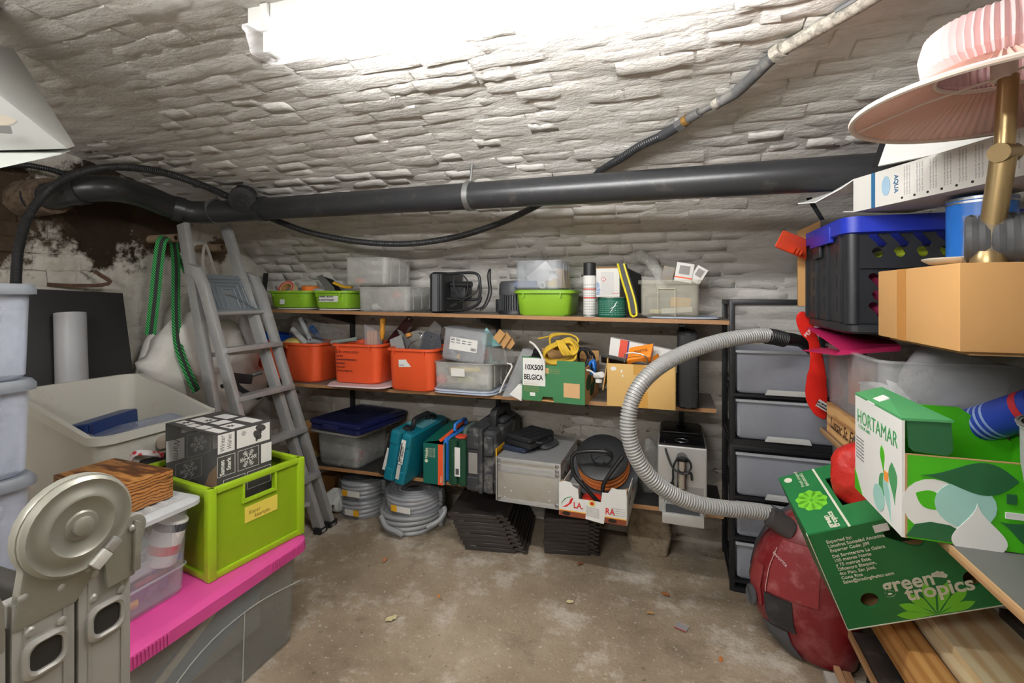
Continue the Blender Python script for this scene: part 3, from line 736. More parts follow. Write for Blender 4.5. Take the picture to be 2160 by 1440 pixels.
# pink-lidded long box
m_pink = M('pink_plastic', rgb(205, 72, 142), .42, var=.06)
pb = T('pink_lid_box', 'long clear storage box with bright pink ribbed lid on the floor', 'storage box', (-1.5, 1.075, .002))
P('body', tub(.42, .66, .335, .94, .003, .045, .006, .006), m_clearg, pb)
lidh = [rrect(.425, .665, .05, .318), rrect(.47, .705, .06, .318), rrect(.466, .70, .06, .352), rrect(.43, .67, .05, .3615), rrect(.40, .63, .045, .3615), rrect(.395, .625, .045, .3615)]
pl_ = P('lid', loft(lidh), m_pink, pb)
for yy0, yy1 in ((-.32, -.18), (.16, .30)):
    n_ = 16
    for k in range(n_):
        y = yy0 + (yy1 - yy0) * k / (n_ - 1); P('lid_rib', box(.2315, .2365, y - .0028, y + .0028, .320, .350), m_pink, pl_)
m_seam = CLEAR('mould_seam', rgb(214, 216, 210), .6, .4)
P('mould_line', sweep(curve([(.203, -.325, .03), (.2075, -.1, .20), (.2075, .1, .235), (.206, .32, .20)], .03), .0018, 5), m_seam, pb)
P('mould_line', sweep([(.1985, .08, .01), (.2075, .08, .235)], .0018, 5), m_seam, pb)
ONE('blue_file', 'blue-grey file lying slanted inside the pink-lidded box', 'file', cbox(.03, .46, .10, rot=(R(24), 0, 0)), M('blue_grey_card', rgb(120, 152, 184), .6, var=.15), (-1.345, 1.06, .20))
ONE('grey_sack', 'dark grey folded sack filling the pink-lidded box', 'sack', crumple(rbox(.26, .56, .23, .05, .02, n=4), .02, 9), M('grey_sack', rgb(176, 179, 178), .8, var=.25), (-1.55, 1.08, .03))
ONE('white_strip', 'white strip lying aslant on the blue file in the pink-lidded box', 'strip', cbox(.006, .22, .022, rot=(R(30), 0, 0)), m_paper, (-1.322, 1.0, .245))
ONE('red_rag', 'small red rag near the far end of the pink-lidded box', 'rag', blob(.02, .04, .025, 10, 7, .012, 30, 2), M('red_rag', rgb(190, 70, 70), .8), (-1.345, 1.27, .265))

# lime crate
m_lime = CLEAR('lime_plastic', rgb(150, 184, 26), .80, .35, .06)
m_lime_s = M('lime_solid', rgb(152, 186, 30), .4, var=.08, vs=5)
cr = T('lime_crate', 'translucent lime green crate with carry holes on the pink lid', 'crate', (-1.535, 1.275, .3645), R(-8))
W2, D2, H2 = .205, .162, .283
for sx in (-1, 1):
    for sy in (-1, 1): P('corner_post', box(sx * W2 - .013, sx * W2 + .013, sy * D2 - .013, sy * D2 + .013, 0, H2), m_lime_s, cr, bevel=.004)
P('base', box(-W2 + .01, W2 - .01, -D2 + .01, D2 - .01, .004, .010), m_lime, cr)
for sx in (-1, 1):
    x0, x1 = sx * W2 - .002, sx * W2 + .002
    P('side_wall', box(x0, x1, -D2 + .01, D2 - .01, .012, .205), m_lime, cr)
    P('side_wall', box(x0, x1, -D2 + .01, -.055, .205, .272), m_lime, cr)
    P('side_wall', box(x0, x1, .055, D2 - .01, .205, .272), m_lime, cr)
    P('bottom_rail', box(sx * W2 - .010, sx * W2 + .010, -D2, D2, .0, .020), m_lime_s, cr, bevel=.004)
    P('top_rail', box(sx * W2 - .010, sx * W2 + .010, -D2, D2, .264, H2), m_lime_s, cr, bevel=.004)
    P('handle_frame', loft([[Vector((sx * W2 + s_ * .009, y, z)) for y, z in ((-.062, .264), (-.062, .2), (.062, .2), (.062, .264), (.055, .264), (.055, .207), (-.055, .207), (-.055, .264))] for s_ in (-1, 1)]), m_lime_s, cr)
for sy in (-1, 1):
    y0, y1 = sy * D2 - .002, sy * D2 + .002
    P('end_wall', box(-W2 + .01, W2 - .01, y0, y1, .012, .27), m_lime, cr)
    P('bottom_rail', box(-W2, W2, sy * D2 - .010, sy * D2 + .010, 0, .020), m_lime_s, cr, bevel=.004)
    P('top_rail', box(-W2, W2, sy * D2 - .010, sy * D2 + .010, .264, H2), m_lime_s, cr, bevel=.004)
st_ = P('paper_label', box(W2 + .0025, W2 + .0035, -.052, .068, .130, .182), m_yel_paper, cr, label='yellow paper label')
for k, (a, b2) in enumerate(((-.04, .162), (-.02, .146))): TXT(('Kerst', 'kaarsjes')[k], M('pencil', rgb(150, 130, 50), .7), cr, (W2 + .0036, a, b2 - .008), (0, 1, 0), (0, 0, 1), .018, shear=.3)
ONE('yellow_carton', 'yellow carton with tool print seen through the lime crate wall', 'carton', rbox(.06, .16, .10, .004), M('yellow_card', rgb(220, 200, 60), .6), (-1.405, 1.30, .385), R(-8))
ONE('yellow_packet', 'narrow yellow packet seen through the near corner of the lime crate', 'packet', rbox(.05, .05, .09, .004), M('yellow_card2', rgb(206, 196, 70), .6), (-1.41, 1.175, .385), R(-8))
ONE('blue_booklet', 'small blue and white booklet behind the printed box in the lime crate', 'booklet', rbox(.008, .05, .20, .003, .001), M('blue_print', rgb(90, 120, 160), .5), (-1.355, 1.400, .385), R(-8))

# printed winter box standing in the crate
m_wb = M('winter_grey', rgb(72, 70, 68), .55, var=.06)
m_ww = M('winter_white', rgb(222, 220, 216), .55, var=.03)
m_in = M('box_inside_brown', rgb(120, 92, 60), .8)
wb = T('winter_box', 'black and white printed carton with snowflakes standing open in the lime crate', 'carton', (-1.532, 1.262, .376), R(-8))
w, d, h = .150, .096, .415
P('left_panel', box(-w, -w + .004, -d, d, 0, h), m_wb, wb)
P('right_panel', box(w - .004, w, -d, d, 0, h), m_wb, wb)
P('back_panel', box(-w + .004, w - .004, d - .004, d, 0, h), m_in, wb)
P('bottom_panel', box(-w + .004, w - .004, -d, d - .004, 0, .004), m_in, wb)
P('top_panel', box(-w, w, -d, d, h, h + .004), m_wb, wb)
P('film_window', box(-w + .004, w - .004, -d + .001, -d + .0015, .004, h), CLEAR('window_film', (.9, .9, .9), .06, .05, .02), wb)
def frame2(w_, h_, t=.0012):
    return prism(rect(w_, t), .0006) + prism(rect(w_, t, 0, h_ - t), .0006) + prism(rect(t, h_), .0006) + prism(rect(t, h_, w_ - t), .0006)
def flake(s):
    g = G()
    for k in range(6):
        a = k * math.pi / 3; A = Matrix.Rotation(a, 4, 'Z')
        q = prism([(0, -s * .03), (s, -s * .03), (s, s * .03), (0, s * .03)], .0006)
        for j in (.35, .58, .8):
            for sg in (-1, 1):
                L = s * (.34 - .2 * abs(j - .5)); c_, s_ = math.cos(.9), sg * math.sin(.9)
                x0 = s * j; n_ = (-s_ * s * .03, c_ * s * .03)
                q = q + prism([(x0 - n_[0], -n_[1]), (x0 + c_ * L - n_[0], s_ * L - n_[1]), (x0 + c_ * L + n_[0], s_ * L + n_[1]), (x0 + n_[0], n_[1])], .0006)
        g = g + q.m(A)
    return g
F0 = lambda y, z: (w + .0003, -d + y, h + .003 + z)
def wdec(name, g, mat, y, z): q = P(name, g, mat, wb); q.matrix_local = basis(F0(y, z), (0, 1, 0), (0, 0, 1)); return q
wdec('printed_tile', prism(rect(.056, .062), .0004), m_ww, 0, -.064)
wdec('printed_tile', prism(rect(.121, .062), .0004), m_ww, .064, -.064)
wdec('printed_tile', prism(rect(.040, .066), .0004), m_ww, .152, -.140)
wdec('printed_outline', frame2(.060, .066), m_ww, -.002, -.140)
wdec('printed_outline', frame2(.076, .068), m_ww, .067, -.141)
wdec('printed_outline', frame2(.075, .060), m_ww, .018, -.214)
wdec('printed_outline', frame2(.09, .060), m_ww, .10, -.214)
wdec('snowflake', flake(.030), m_ww, .105, -.107)
wdec('snowflake', flake(.009), m_wb, .088, -.018)
for (x, z, a) in ((.150, -.014, -.3), (.138, -.036, -.9)):
    wdec('mitten', prism(ell(.020, .012, n=16, rot=a), .0007), m_wb, x, z)
    wdec('mitten_thumb', prism(ell(.010, .005, n=12, rot=a - .9), .0007), m_wb, x - .002, z - .012)
TXT('Winter', m_wb, wb, F0(.022, -.061), (0, 0, 1), (0, -1, 0), .021, shear=.35, sx=.85)
TXT('Wishes', m_wb, wb, F0(.045, -.058), (0, 0, 1), (0, -1, 0), .021, shear=.35, sx=.78)
TXT('Samen', m_ww, wb, F0(.021, -.137), (0, 0, 1), (0, -1, 0), .020, bold=.0004, sx=.95)
TXT('Sterk', m_ww, wb, F0(.043, -.125), (0, 0, 1), (0, -1, 0), .020, bold=.0004, sx=.95)
L0 = lambda y, z: (-w + .0043, -d + y, h + z)
def ldec(name, g, mat, y, z): q = P(name, g, mat, wb); q.matrix_local = basis(L0(y, z), (0, 1, 0), (0, 0, 1)); return q
ldec('printed_tile', prism(rect(.075, .04), .0004), m_ww, .05, -.044)
ldec('printed_tile', prism(rect(.06, .075), .0004), m_ww, 0, -.135)
ldec('printed_outline', frame2(.085, .085), m_ww, .068, -.14)
ldec('snowflake', flake(.03), m_ww, .11, -.097)
ldec('printed_tile', prism(rect(.028, .08), .0004), m_ww, .162, -.135)
ldec('printed_outline', frame2(.09, .07), m_ww, .03, -.22)
ldec('snowflake', flake(.03), m_ww, .075, -.185)
TXT('Warm', m_wb, wb, L0(.024, -.13), (0, 0, -1), (0, 1, 0), .03, shear=.3, align='RIGHT')
T0 = lambda x, y: (-w + x, -d + y, h + .0043)
for (x, y, a, b2) in ((.02, .02, .07, .03), (.10, .012, .04, .03), (.15, .012, .05, .035), (.21, .01, .08, .03), (.03, .065, .09, .045), (.14, .07, .05, .05), (.21, .06, .07, .05), (.06, .13, .08, .045), (.17, .14, .1, .04)):
    q = P('printed_tile', prism(rect(a, b2), .0003), m_ww, wb); q.matrix_local = basis(T0(x, y), (1, 0, 0), (0, 1, 0))
for (x, y) in ((.06, .035), (.10, .09), (.24, .08)):
    q = P('snowflake', flake(.014), m_wb, wb); q.matrix_local = basis((-w + x, -d + y, h + .0047), (1, 0, 0), (0, 1, 0))
ONE('brown_paper', 'crumpled brown wrapping paper inside the printed winter carton', 'paper', blob(.09, .06, .15, 16, 10, .025, 14, 2), M('kraft_paper', rgb(164, 120, 70), .8, var=.15), (-1.475, 1.26, .384))

# clear box with flat lid, full of small hardware
cb = T('lidded_clear_box', 'clear plastic box with ridged lid holding paint tins and tools on the pink lid', 'storage box', (-1.535, .905, .3645))
P('body', tub(.335, .285, .262, .90, .003, .028, .006, .006), m_clear, cb)
P('inner_tray_ledge', loft([rrect(.318, .268, .03, .075), rrect(.322, .272, .03, .08), rrect(.318, .268, .03, .085)], False, False), m_clear, cb)
cl_ = P('lid', loft([rrect(.34, .29, .03, .252), rrect(.375, .325, .04, .256), rrect(.375, .325, .04, .268), rrect(.335, .285, .03, .279), rrect(.32, .27, .03, .279), rrect(.31, .26, .03, .2745)]), m_lidwhite, cb)
for k in range(7): P('lid_rib', box(-.14, .14, -.11 + k * .036, -.098 + k * .036, .2745, .278), m_lidwhite, cl_)
def can(name, label, r, h, loc, rot, body, bands=(), capm=None, caph=0, cat='can', capr=None):
    s = T(name, label, cat, loc, rot)
    P('body', lathe([(r * .92, 0), (r, .004), (r, h - .004), (r * .92, h)], 20), body, s)
    for z0, z1, m in bands: P('band', pipe((0, 0, z0), (0, 0, z1), r * 1.012, r * .99, 20), m, s)
    if capm: P('cap', lathe([(capr or r * .8, h), (capr or r * .8, h + caph - .003), ((capr or r * .8) * .85, h + caph)], 18), capm, s)
    return s
can('paint_tin', 'white and red tin leaning inside the clear box under the wooden box', .042, .13, (-1.43, .985, .46), (R(-12), R(8), 0), m_paper, ((.035, .06, M('red_label', rgb(206, 44, 52), .5)), (.10, .122, M('dark_label', rgb(60, 66, 74), .5))))
ONE('green_book', 'dark green box standing slanted inside the clear box with the ridged lid', 'box', cbox(.02, .13, .10, rot=(R(20), 0, R(8))), M('dark_green_card', rgb(22, 104, 66), .5), (-1.425, .875, .555))
ONE('grey_tray', 'pale grey plastic tray inside the clear box with the ridged lid', 'tray', tub(.05, .16, .04, .95, .004, .01, .004, .004), M('pale_grey_pl', rgb(196, 200, 206), .5), (-1.435, .95, .452))
for k, (y, z, cc, nm, wd) in enumerate(((.84, .40, rgb(236, 160, 40), 'orange', 'plug'), (.90, .385, rgb(236, 190, 40), 'yellow', 'plug'), (.96, .43, rgb(168, 62, 76), 'dark red', 'screwdriver'), (1.0, .452, rgb(70, 70, 180), 'blue', 'pen'))):
    L = .03 if k < 2 else .09
    ONE('plug' if k < 2 else 'screwdriver', f'{nm} {wd} at the bottom of the clear box on the pink lid', wd, sweep(curve([(0, -L / 2, 0), (0, 0, .003), (0, L / 2, 0)], .01), .013 if k < 2 else .009, 8, rf=lambda i: 1 + .12 * math.sin(i * 2.1)), M('small_' + nm.replace(' ', '_'), cc, .4), (-1.425, y, z))
ONE('purple_tray', 'shallow violet organiser tray at the bottom of the clear box', 'tray', tub(.24, .22, .05, .96, .003, .012, .004, .004), CLEAR('violet_tray', rgb(160, 130, 190), .5), (-1.535, .905, .376))
ONE('grey_bag_fill', 'heap of grey film packets inside the clear box with the ridged lid', 'packet', crumple(rbox(.20, .20, .12, .03, .02, n=4), .02, 14), M('grey_packet', rgb(150, 152, 156), .5, var=.3, vs=20), (-1.56, .905, .43))

# dark wooden box on that lid
m_wood_dark, t_, b_ = nt('burnt_pine')
v = tmap(t_, coord(t_), (1.0, 5.0, 7.0))
w_ = t_.nodes.new('ShaderNodeTexWave'); w_.wave_type = 'BANDS'; w_.bands_direction = 'Z'; w_.inputs['Scale'].default_value = 5; w_.inputs['Distortion'].default_value = 9; w_.inputs['Detail'].default_value = 3; w_.inputs['Detail Scale'].default_value = .8
t_.links.new(v, w_.inputs['Vector'])
cc_ = ramp(t_, w_.outputs[0], [(.0, rgb(86, 48, 20)), (.28, rgb(150, 96, 46)), (.7, rgb(190, 134, 74)), (1., rgb(168, 110, 54))])
cc_ = tmix(t_, ramp(t_, tnoise(t_, tmap(t_, coord(t_), (5, 16, 22)), 1.2, 5), [(.60, 0.), (.70, .8)]), cc_, rgb(56, 34, 20))
t_.links.new(cc_, b_.inputs['Base Color']); b_.inputs['Roughness'].default_value = .5
wx = T('wooden_box', 'brown wooden box with strong dark grain on the clear box lid', 'box', (-1.56, .945, .6438), R(-2))
P('body', box(-.138, .138, -.078, .078, 0, .056), m_wood_dark, wx, bevel=.0015)
P('lid', box(-.138, .138, -.078, .078, .0568, .082), m_wood_dark, wx, bevel=.0015)

# white cut-front tub with binder, on a dark red crate
m_lid_pale = M('pale_inner_tub', rgb(206, 204, 198), .5)
m_tub = M('cream_plastic', rgb(218, 216, 206), .5, var=.05, vs=4, dirt=rgb(190, 180, 162), dirt_at=.66)
tb_ = T('white_bin', 'large cream plastic picking bin with lowered front behind the lime crate', 'bin', (-2.10, 1.285, .475))
g = tub(.56, .46, .41, .86, .005, .05, .014, .012, 6, 0, .028)
def low(p):
    k = min(1, max(0, (p.x + .02) / .17)); k = k * k * (3 - 2 * k)
    return Vector((p.x, p.y, p.z * (1 - .30 * k)))
P('shell', G([low(p) for p in g.v], g.f), m_tub, tb_)
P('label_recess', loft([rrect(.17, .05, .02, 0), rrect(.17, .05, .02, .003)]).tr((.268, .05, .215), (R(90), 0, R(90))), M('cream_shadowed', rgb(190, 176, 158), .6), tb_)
bn = T('blue_binder', 'dark blue ring binder lying in the cream bin', 'binder', (-2.085, 1.235, .700), (R(0), R(-4), R(20)))
ONE('inner_tub', 'pale tub inside the cream bin under the blue binder', 'tub', rbox(.34, .32, .205, .03, .01), m_lid_pale, (-2.09, 1.285, .4905))
P('cover', rbox(.07, .25, .075, .012, .004), M('navy_pl', rgb(34, 58, 112), .35, var=.1), bn)
P('spine_ridge', box(.035, .038, -.115, -.10, .004, .07), M('navy_pl2', rgb(26, 44, 92), .35), bn)
P('ring', sweep(curve([(.038, -.12, .02), (.052, -.12, .03), (.038, -.12, .04)], .004), .0018, 6), m_galv, bn)
ONE('clear_sheet', 'clear plastic lid lying in the cream bin in front of the binder', 'lid', rbox(.20, .34, .014, .01, .003), CLEAR('sheet_blue', rgb(190, 200, 226), .35), (-1.965, 1.30, .712), (0, R(6), 0))
rc = T('red_crate', 'dark red crate on the floor under the cream bin', 'crate', (-2.10, 1.285, .001))
P('body', tub(.50, .44, .47, .96, .01, .02, .008, .02), M('dark_red_pl', rgb(120, 32, 30), .5, var=.15), rc)
P('cover_board', box(-.24, .24, -.21, .21, .4695, .4735), m_panel, rc)
rw = T('red_white_bag', 'red and white patterned bag edge peeking out beside the printed carton', 'bag', at(310, 960, d=1.72))
o_ = at(310, 960, d=1.72)
m_rw, t_, b_ = nt('red_white_print'); vv = t_.nodes.new('ShaderNodeTexVoronoi'); vv.inputs['Scale'].default_value = 60; t_.links.new(coord(t_), vv.inputs['Vector'])
t_.links.new(ramp(t_, vv.outputs[0], [(.3, rgb(206, 40, 44)), (.55, rgb(226, 220, 222))]), b_.inputs['Base Color'])
PW('handle', sweep(curve([at(272, 975, d=1.7), at(282, 958, d=1.7), at(305, 955, d=1.72), at(345, 960, d=1.76)], .01), 1, flat=(.02, .006), up=(0, 0, 1)), m_rw, rw)
PW('bag_body', crumple(rbox(.16, .12, .33, .03, .01).tr(o_ + Vector((-.02, .05, -.355))), .01, 14), m_black_rub, rw)

# folded multi-position ladder, very near at the left
XF = -.69
fl = T('folding_ladder', 'folded multi-position aluminium ladder with round locking hinge in the left foreground', 'ladder', (XF, .378, .0))
m_alu2 = M('brushed_aluminium', rgb(172, 170, 164), .42, .45, var=.08, vs=7, dirt=rgb(190, 188, 180), dirt_at=.68)
m_hinge = M('hinge_steel', rgb(152, 151, 140), .42, .45, var=.1, vs=10, dirt=rgb(176, 174, 160), dirt_at=.66)
def yz(px, py, x=XF): q = at(px, py, X=x); return (q.y, q.z)
XP = lambda prof, x0, x1: loft([[Vector((x, y, z)) for y, z in prof] for x in (x0, x1)])
RT = .905
for (y0, y1, top) in ((.250, .3125, .885), (.3165, .3755, RT), (.3785, .438, RT + .002)):
    PW('stile', XP([(y0, 0.02), (y1, .02), (y1, top), (y0, top)], XF - .026, XF), m_alu2, fl, bevel=.003)
    PW('stile_groove', box(XF - .0005, XF + .0012, y0 + .010, y0 + .0125, .02, top), m_alu2, fl)
    PW('stile_groove', box(XF - .0005, XF + .0012, y1 - .0125, y1 - .010, .02, top), m_alu2, fl)
    PW('end_foot', XP([(y0, 0), (y1, 0), (y1, .02), (y0, .02)], XF - .028, XF + .002), m_black_rub, fl)
    PW('far_stile', XP([(y0, 0.02), (y1, .02), (y1, top), (y0, top)], XF - .386, XF - .36), m_alu2, fl, bevel=.003)
m_hole_shade = M('rung_hole_shade', rgb(48, 45, 40), .7, .2)  # rung ends are solid; the hollow's shade is put into their colour
for (y0, y1) in ((.3165, .3755), (.3785, .438)):
    ym = (y0 + y1) / 2
    for z in (.835, .555, .275):
        def rr(wi, he, x): return [Vector((x, ym + p.x, z + p.y)) for p in rrect(wi, he, .010, 0, 5)]
        PW('rung_rim', loft([rr(.043, .043, XF - .001), rr(.043, .043, XF + .004), rr(.036, .036, XF + .006), rr(.031, .031, XF + .004), rr(.030, .030, XF - .02)], False, False), m_alu2, fl)
        PW('rung', loft([rr(.0305, .0305, XF + .0012), rr(.0305, .0305, XF - .36)]), m_hole_shade, fl)
        PW('rivet', lathe([(.0055, 0), (.0055, .001), (.003, .003)], 12).tr((XF, ym - .014, z + .033), (0, R(90), 0)), m_alu2, fl)
c0 = yz(163, 1106); cy0, cz0 = c0
def xl(prof, n=32): return lathe(prof, n).tr((XF, cy0, cz0), (0, R(90), 0))
left = [(.3165, RT + .004), (.3755, RT + .012)]
arcp = [(cy0 + .060 * math.cos(a), cz0 + .060 * math.sin(a)) for a in [R(-30 + 240 * i / 18) for i in range(19)]]
PW('hinge_plate', XP([(.3165, RT - .03), (.3755, RT - .03)] + arcp, XF - .012, XF + .002), m_hinge, fl, bevel=.003)
PW('hinge_disc', xl([(.058, 0), (.058, .006), (.054, .010), (.050, .008), (.047, .008), (.042, .0085), (.038, .012), (.034, .0125), (.030, .009), (.018, .008), (.016, .010), (.011, .0105), (.0105, .014), (.007, .0155)]), m_hinge, fl)
hx = yz(252, 1118)
PW('locking_plate', XP([(hx[0] - .018, RT - .03), (.438, RT - .03)] + [(hx[0] + .012 + .017 * math.cos(a), hx[1] - .001 + .017 * math.sin(a)) for a in [R(-20 + 200 * i / 12) for i in range(13)]] + [(hx[0] - .022, RT + .01)], XF - .01, XF + .008), m_hinge, fl, bevel=.002)
PW('locking_lever', XP([(.4345, RT - .024), (.4425, RT - .024), (.444, hx[1] + .004), (.436, hx[1] + .010)], XF + .004, XF + .013), m_hinge, fl, bevel=.002)
PW('rivet', lathe([(.0045, 0), (.0045, .002), (.002, .004)], 12).tr((XF + .008, hx[0] + .010, hx[1]), (0, R(90), 0)), m_alu2, fl)
by, bz = yz(200, 1175)
PW('release_block', cbox(.010, .020, .014, (XF + .010, by, bz), (R(40), 0, 0)), M('white_tag', rgb(200, 198, 190), .5), fl, bevel=.001)
PW('release_spring', cbox(.012, .016, .012, (XF + .009, by + .014, bz + .012), (R(40), 0, 0)), m_alu2, fl, bevel=.002)
for (px, py) in ((128, 1238), (185, 1198), (48, 1260), (255, 1242), (130, 1308), (200, 1208)):
    y, z = yz(px, py); PW('rivet', lathe([(.005, 0), (.005, .0015), (.002, .0035)], 12).tr((XF, y, z), (0, R(90), 0)), m_alu2, fl)
PW('far_hinge', XP([(.245, .86), (.311, .86)] + [(.27 + .042 * math.cos(a), .90 + .05 * math.sin(a)) for a in [R(-10 + 200 * i / 10) for i in range(11)]], XF - .012, XF + .001), m_hinge, fl, bevel=.002)
# ------------------------------------------------------------------ top shelf
def sx_(px, Y): return at(px, 0, Y=Y).x
def hz(px, py, Y): return at(px, py, Y=Y).z
def fit(px0, px1, Y):
    a, b2 = sx_(px0, Y), sx_(px1, Y); return (a + b2) / 2, b2 - a
m_green_tub = M('apple_green_plastic', rgb(140, 188, 48), .4, var=.06)
m_orange_tub = M('orange_plastic', rgb(228, 88, 44), .42, var=.06, vs=4)
m_lid_w = M('pale_lid', rgb(212, 206, 202), .5, var=.05)
m_tubclear = CLEAR('milky_tub', rgb(230, 230, 226), .30, .28, .1)
m_sticker = M('sticker_paper', rgb(224, 226, 222), .6, var=.05)
SP = []
def nestlid(label, cx, cy, z, w, d, tilt=0., group='pale lids under the tubs', mat=None, rz=0.):
    return ONE('tub_lid', label, 'lid', loft([rrect(w, d, .06, 0, 6), rrect(w + .012, d + .012, .065, .004, 6), rrect(w, d, .06, .010, 6), rrect(w - .03, d - .03, .05, .010, 6), rrect(w - .035, d - .035, .05, .007, 6)]), mat or m_lid_w, (cx, cy, z), (0, tilt, rz), group)
def handled_tub(name, label, cat, px0, px1, pyt, Y, z, depth, mat, taper=.88, rz=0., group=None, ear=.0, r=.045, hh=None):
    cx, w = fit(px0, px1, Y); h = hh or hz((px0 + px1) / 2, pyt, Y) - z
    s = T(name, label, cat, (cx, Y + depth / 2, z), rz, group)
    P('shell', tub(w, depth, h, taper, .004, r, .014, .006, 6, 0, .006), mat, s)
    for sx in (-1, 1): P('rib', box(sx * w * .30 - .003, sx * w * .30 + .003, -depth / 2 + .002, -depth / 2 + .016, h - .034, h - .010), mat, s)
    s['w'] = w; s['h'] = h; return s
Z = zt(-2.0)
nestlid('pale lid under the green tub nearest the ladder', fit(563, 660, 2.22)[0], 2.35, zt(-2.0) + .0, .24, .26)
nestlid('pale lid sticking out under the green tub with the paper label', fit(655, 750, 2.19)[0], 2.33, zt(-1.7) + .002, .25, .27)
g1 = handled_tub('green_tub', 'apple green tub with small sticker, nearest the ladder on the top shelf', 'tub', 556, 648, 613, 2.21, zt(-2.) + .0125, .27, m_green_tub, .84, group='green tubs on the top shelf')
P('sticker', box(-.05, -.015, 0, .001, .02, .048).tr((0, -.1265, 0), (R(-4), 0, 0)), m_sticker, g1)
g2 = handled_tub('green_tub', 'apple green tub with a handwritten paper label on the top shelf', 'tub', 650, 732, 613, 2.20, zt(-1.7) + .0145, .28, m_green_tub, .84, group='green tubs on the top shelf')
g2l = P('paper_label', box(-.065, .065, -.001, 0, .036, .078).tr((-.005, -.128, 0), (R(-4), 0, 0)), m_paper, g2)
TXT('TIMMER  BOTEN', m_ink, g2l, (-.066, -.1345, .062), (1, 0, 0), (0, .07, 1), .0135, shear=.1)
TXT('SCHROEV VOEGERS', m_ink, g2l, (-.066, -.133, .044), (1, 0, 0), (0, .07, 1), .0115, shear=.1)
m_cream = M('cream_tape', rgb(224, 208, 160), .5)
def roll(name, label, ro, ri, wd, loc, rot, mat, core=None):
    s = T(name, label, 'tape', loc, rot)
    P('tape', pipe((0, 0, 0), (0, 0, wd), ro, ri, 28), mat, s)
    P('core', pipe((0, 0, .001), (0, 0, wd - .001), ri - .0003, ri - .004, 24), core or m_card, s)
    return s
q = at(612, 606, Y=2.30)
ct = roll('tape_roll', 'cream tape roll with red and blue printed core in the first green tub', .052, .036, .045, (q.x, 2.30, q.z - .026), (R(62), 0, R(8)), m_cream)
P('printed_ring', pipe((0, 0, .0451), (0, 0, .0456), .050, .038, 24), M('print_red', rgb(196, 84, 84), .5), ct)
q = at(654, 603, Y=2.32)
roll('tape_roll', 'orange tape roll standing in the green tubs', .048, .036, .05, (q.x, 2.32, q.z - .05), (R(4), R(6), 0), M('orange_tape', rgb(240, 124, 40), .4))
def tri(name, label, cat, pts, d0, th, mat, **k):
    """flat blade with outline in pixels on a plane Y, thickness th"""
    P0 = [at(x, y, Y=d0) for x, y in pts]; c = P0[0]
    return ONE(name, label, cat, loft([[p - c for p in P0], [p - c + Vector((0, th, 0)) for p in P0]]), mat, c, **k)
m_steel = M('worn_steel', rgb(150, 152, 150), .4, .7, var=.2, dirt=rgb(110, 108, 100))
tri('putty_knife', 'steel trowel blade leaning up out of the second green tub', 'trowel', [(667, 583), (679, 579), (704, 606), (716, 640), (700, 640), (684, 606)], 2.32, .004, m_steel)
tri('putty_knife', 'dark scraper behind the trowel in the second green tub', 'scraper', [(680, 582), (702, 590), (720, 612), (716, 640), (700, 610)], 2.35, .004, m_black_pl)
ONE('cutter_knife', 'yellow cutter knife lying across the second green tub', 'knife', sweep([at(704, 596, Y=2.31), at(726, 605, Y=2.31), at(742, 606, Y=2.31)], 1, flat=(.014, .02), up=(0, 0, 1)), M('yellow_pl', rgb(236, 180, 40), .45), bevel=.002)
ONE('rag', 'grey crumpled rag between the orange tape and the trowel', 'rag', blob(.05, .04, .02, 12, 7, .012, 25, 3), M('grey_rag', rgb(170, 168, 160), .8), at(673, 620, Y=2.33))
ONE('black_bar', 'black square bar standing at the left end of the top shelf', 'bar', rail(at(553, 652, Y=2.42), at(561, 576, Y=2.42), .022, .022, (1, 0, 0)), m_black_pl, bevel=.002)
# two stacked milky tubs
def milky(label, px0, px1, z, h, depth, Y, rz=0., group=None, mat=None, taper=.94, name='clear_tub'):
    cx, w = fit(px0, px1, Y); s = T(name, label, 'tub', (cx, Y + depth / 2, z), rz, group)
    P('shell', tub(w, depth, h, taper, .003, .028, .006, .005, 5), mat or m_tubclear, s)
    for sx in (-1, 1):
        for k in (-.3, .0, .3): P('wall_rib', box(sx * (w / 2 * .965) - .0015, sx * (w / 2 * .965) + .0015, depth * k - .003, depth * k + .003, .015, h - .015), mat or m_tubclear, s)
    return s
zz = zt(-1.35) + .0005
mt1 = milky('milky tub with hardware at the bottom of the pair beside the green tubs', 750, 862, zz, .137, .30, 2.195, group='pair of milky tubs')
mt2 = milky('milky tub tilted on top of the other beside the green tubs', 721, 823, zz + .140, .150, .235, 2.17, R(-7), group='pair of milky tubs')
mt2.rotation_euler = (0, R(1.5), R(-7)); mt2.location.y += .0; mt2.location.z += .006
c1 = fit(750, 862, 2.2)[0]
ONE('cartridge', 'white cartridge lying in the lower milky tub', 'cartridge', cyl((-.06, 0, .02), (.03, .02, .035), .018, n=14), m_paper, (c1 - .04, 2.27, zz + .006))
ONE('brass_tap', 'red tap handle among fittings in the lower milky tub', 'tap', blob(.03, .025, .02, 10, 7, .01, 30, 1), M('tap_red', rgb(210, 84, 66), .5), (c1 + .04, 2.29, zz + .07))
ONE('grey_fittings', 'heap of grey pipe fittings in the lower milky tub', 'fittings', crumple(rbox(.19, .2, .07, .03, .02, n=4), .015, 22), M('fit_grey', rgb(110, 112, 116), .5, var=.4, vs=30), (c1 + .01, 2.36, zz + .01))
c2 = fit(721, 823, 2.2)[0]
ONE('flat_bar', 'flat metal bars lying in the upper milky tub', 'bars', cbox(.10, .03, .012, rot=(0, R(-8), R(-14))), m_steel, (c2 - .02, 2.245, zz + .19))
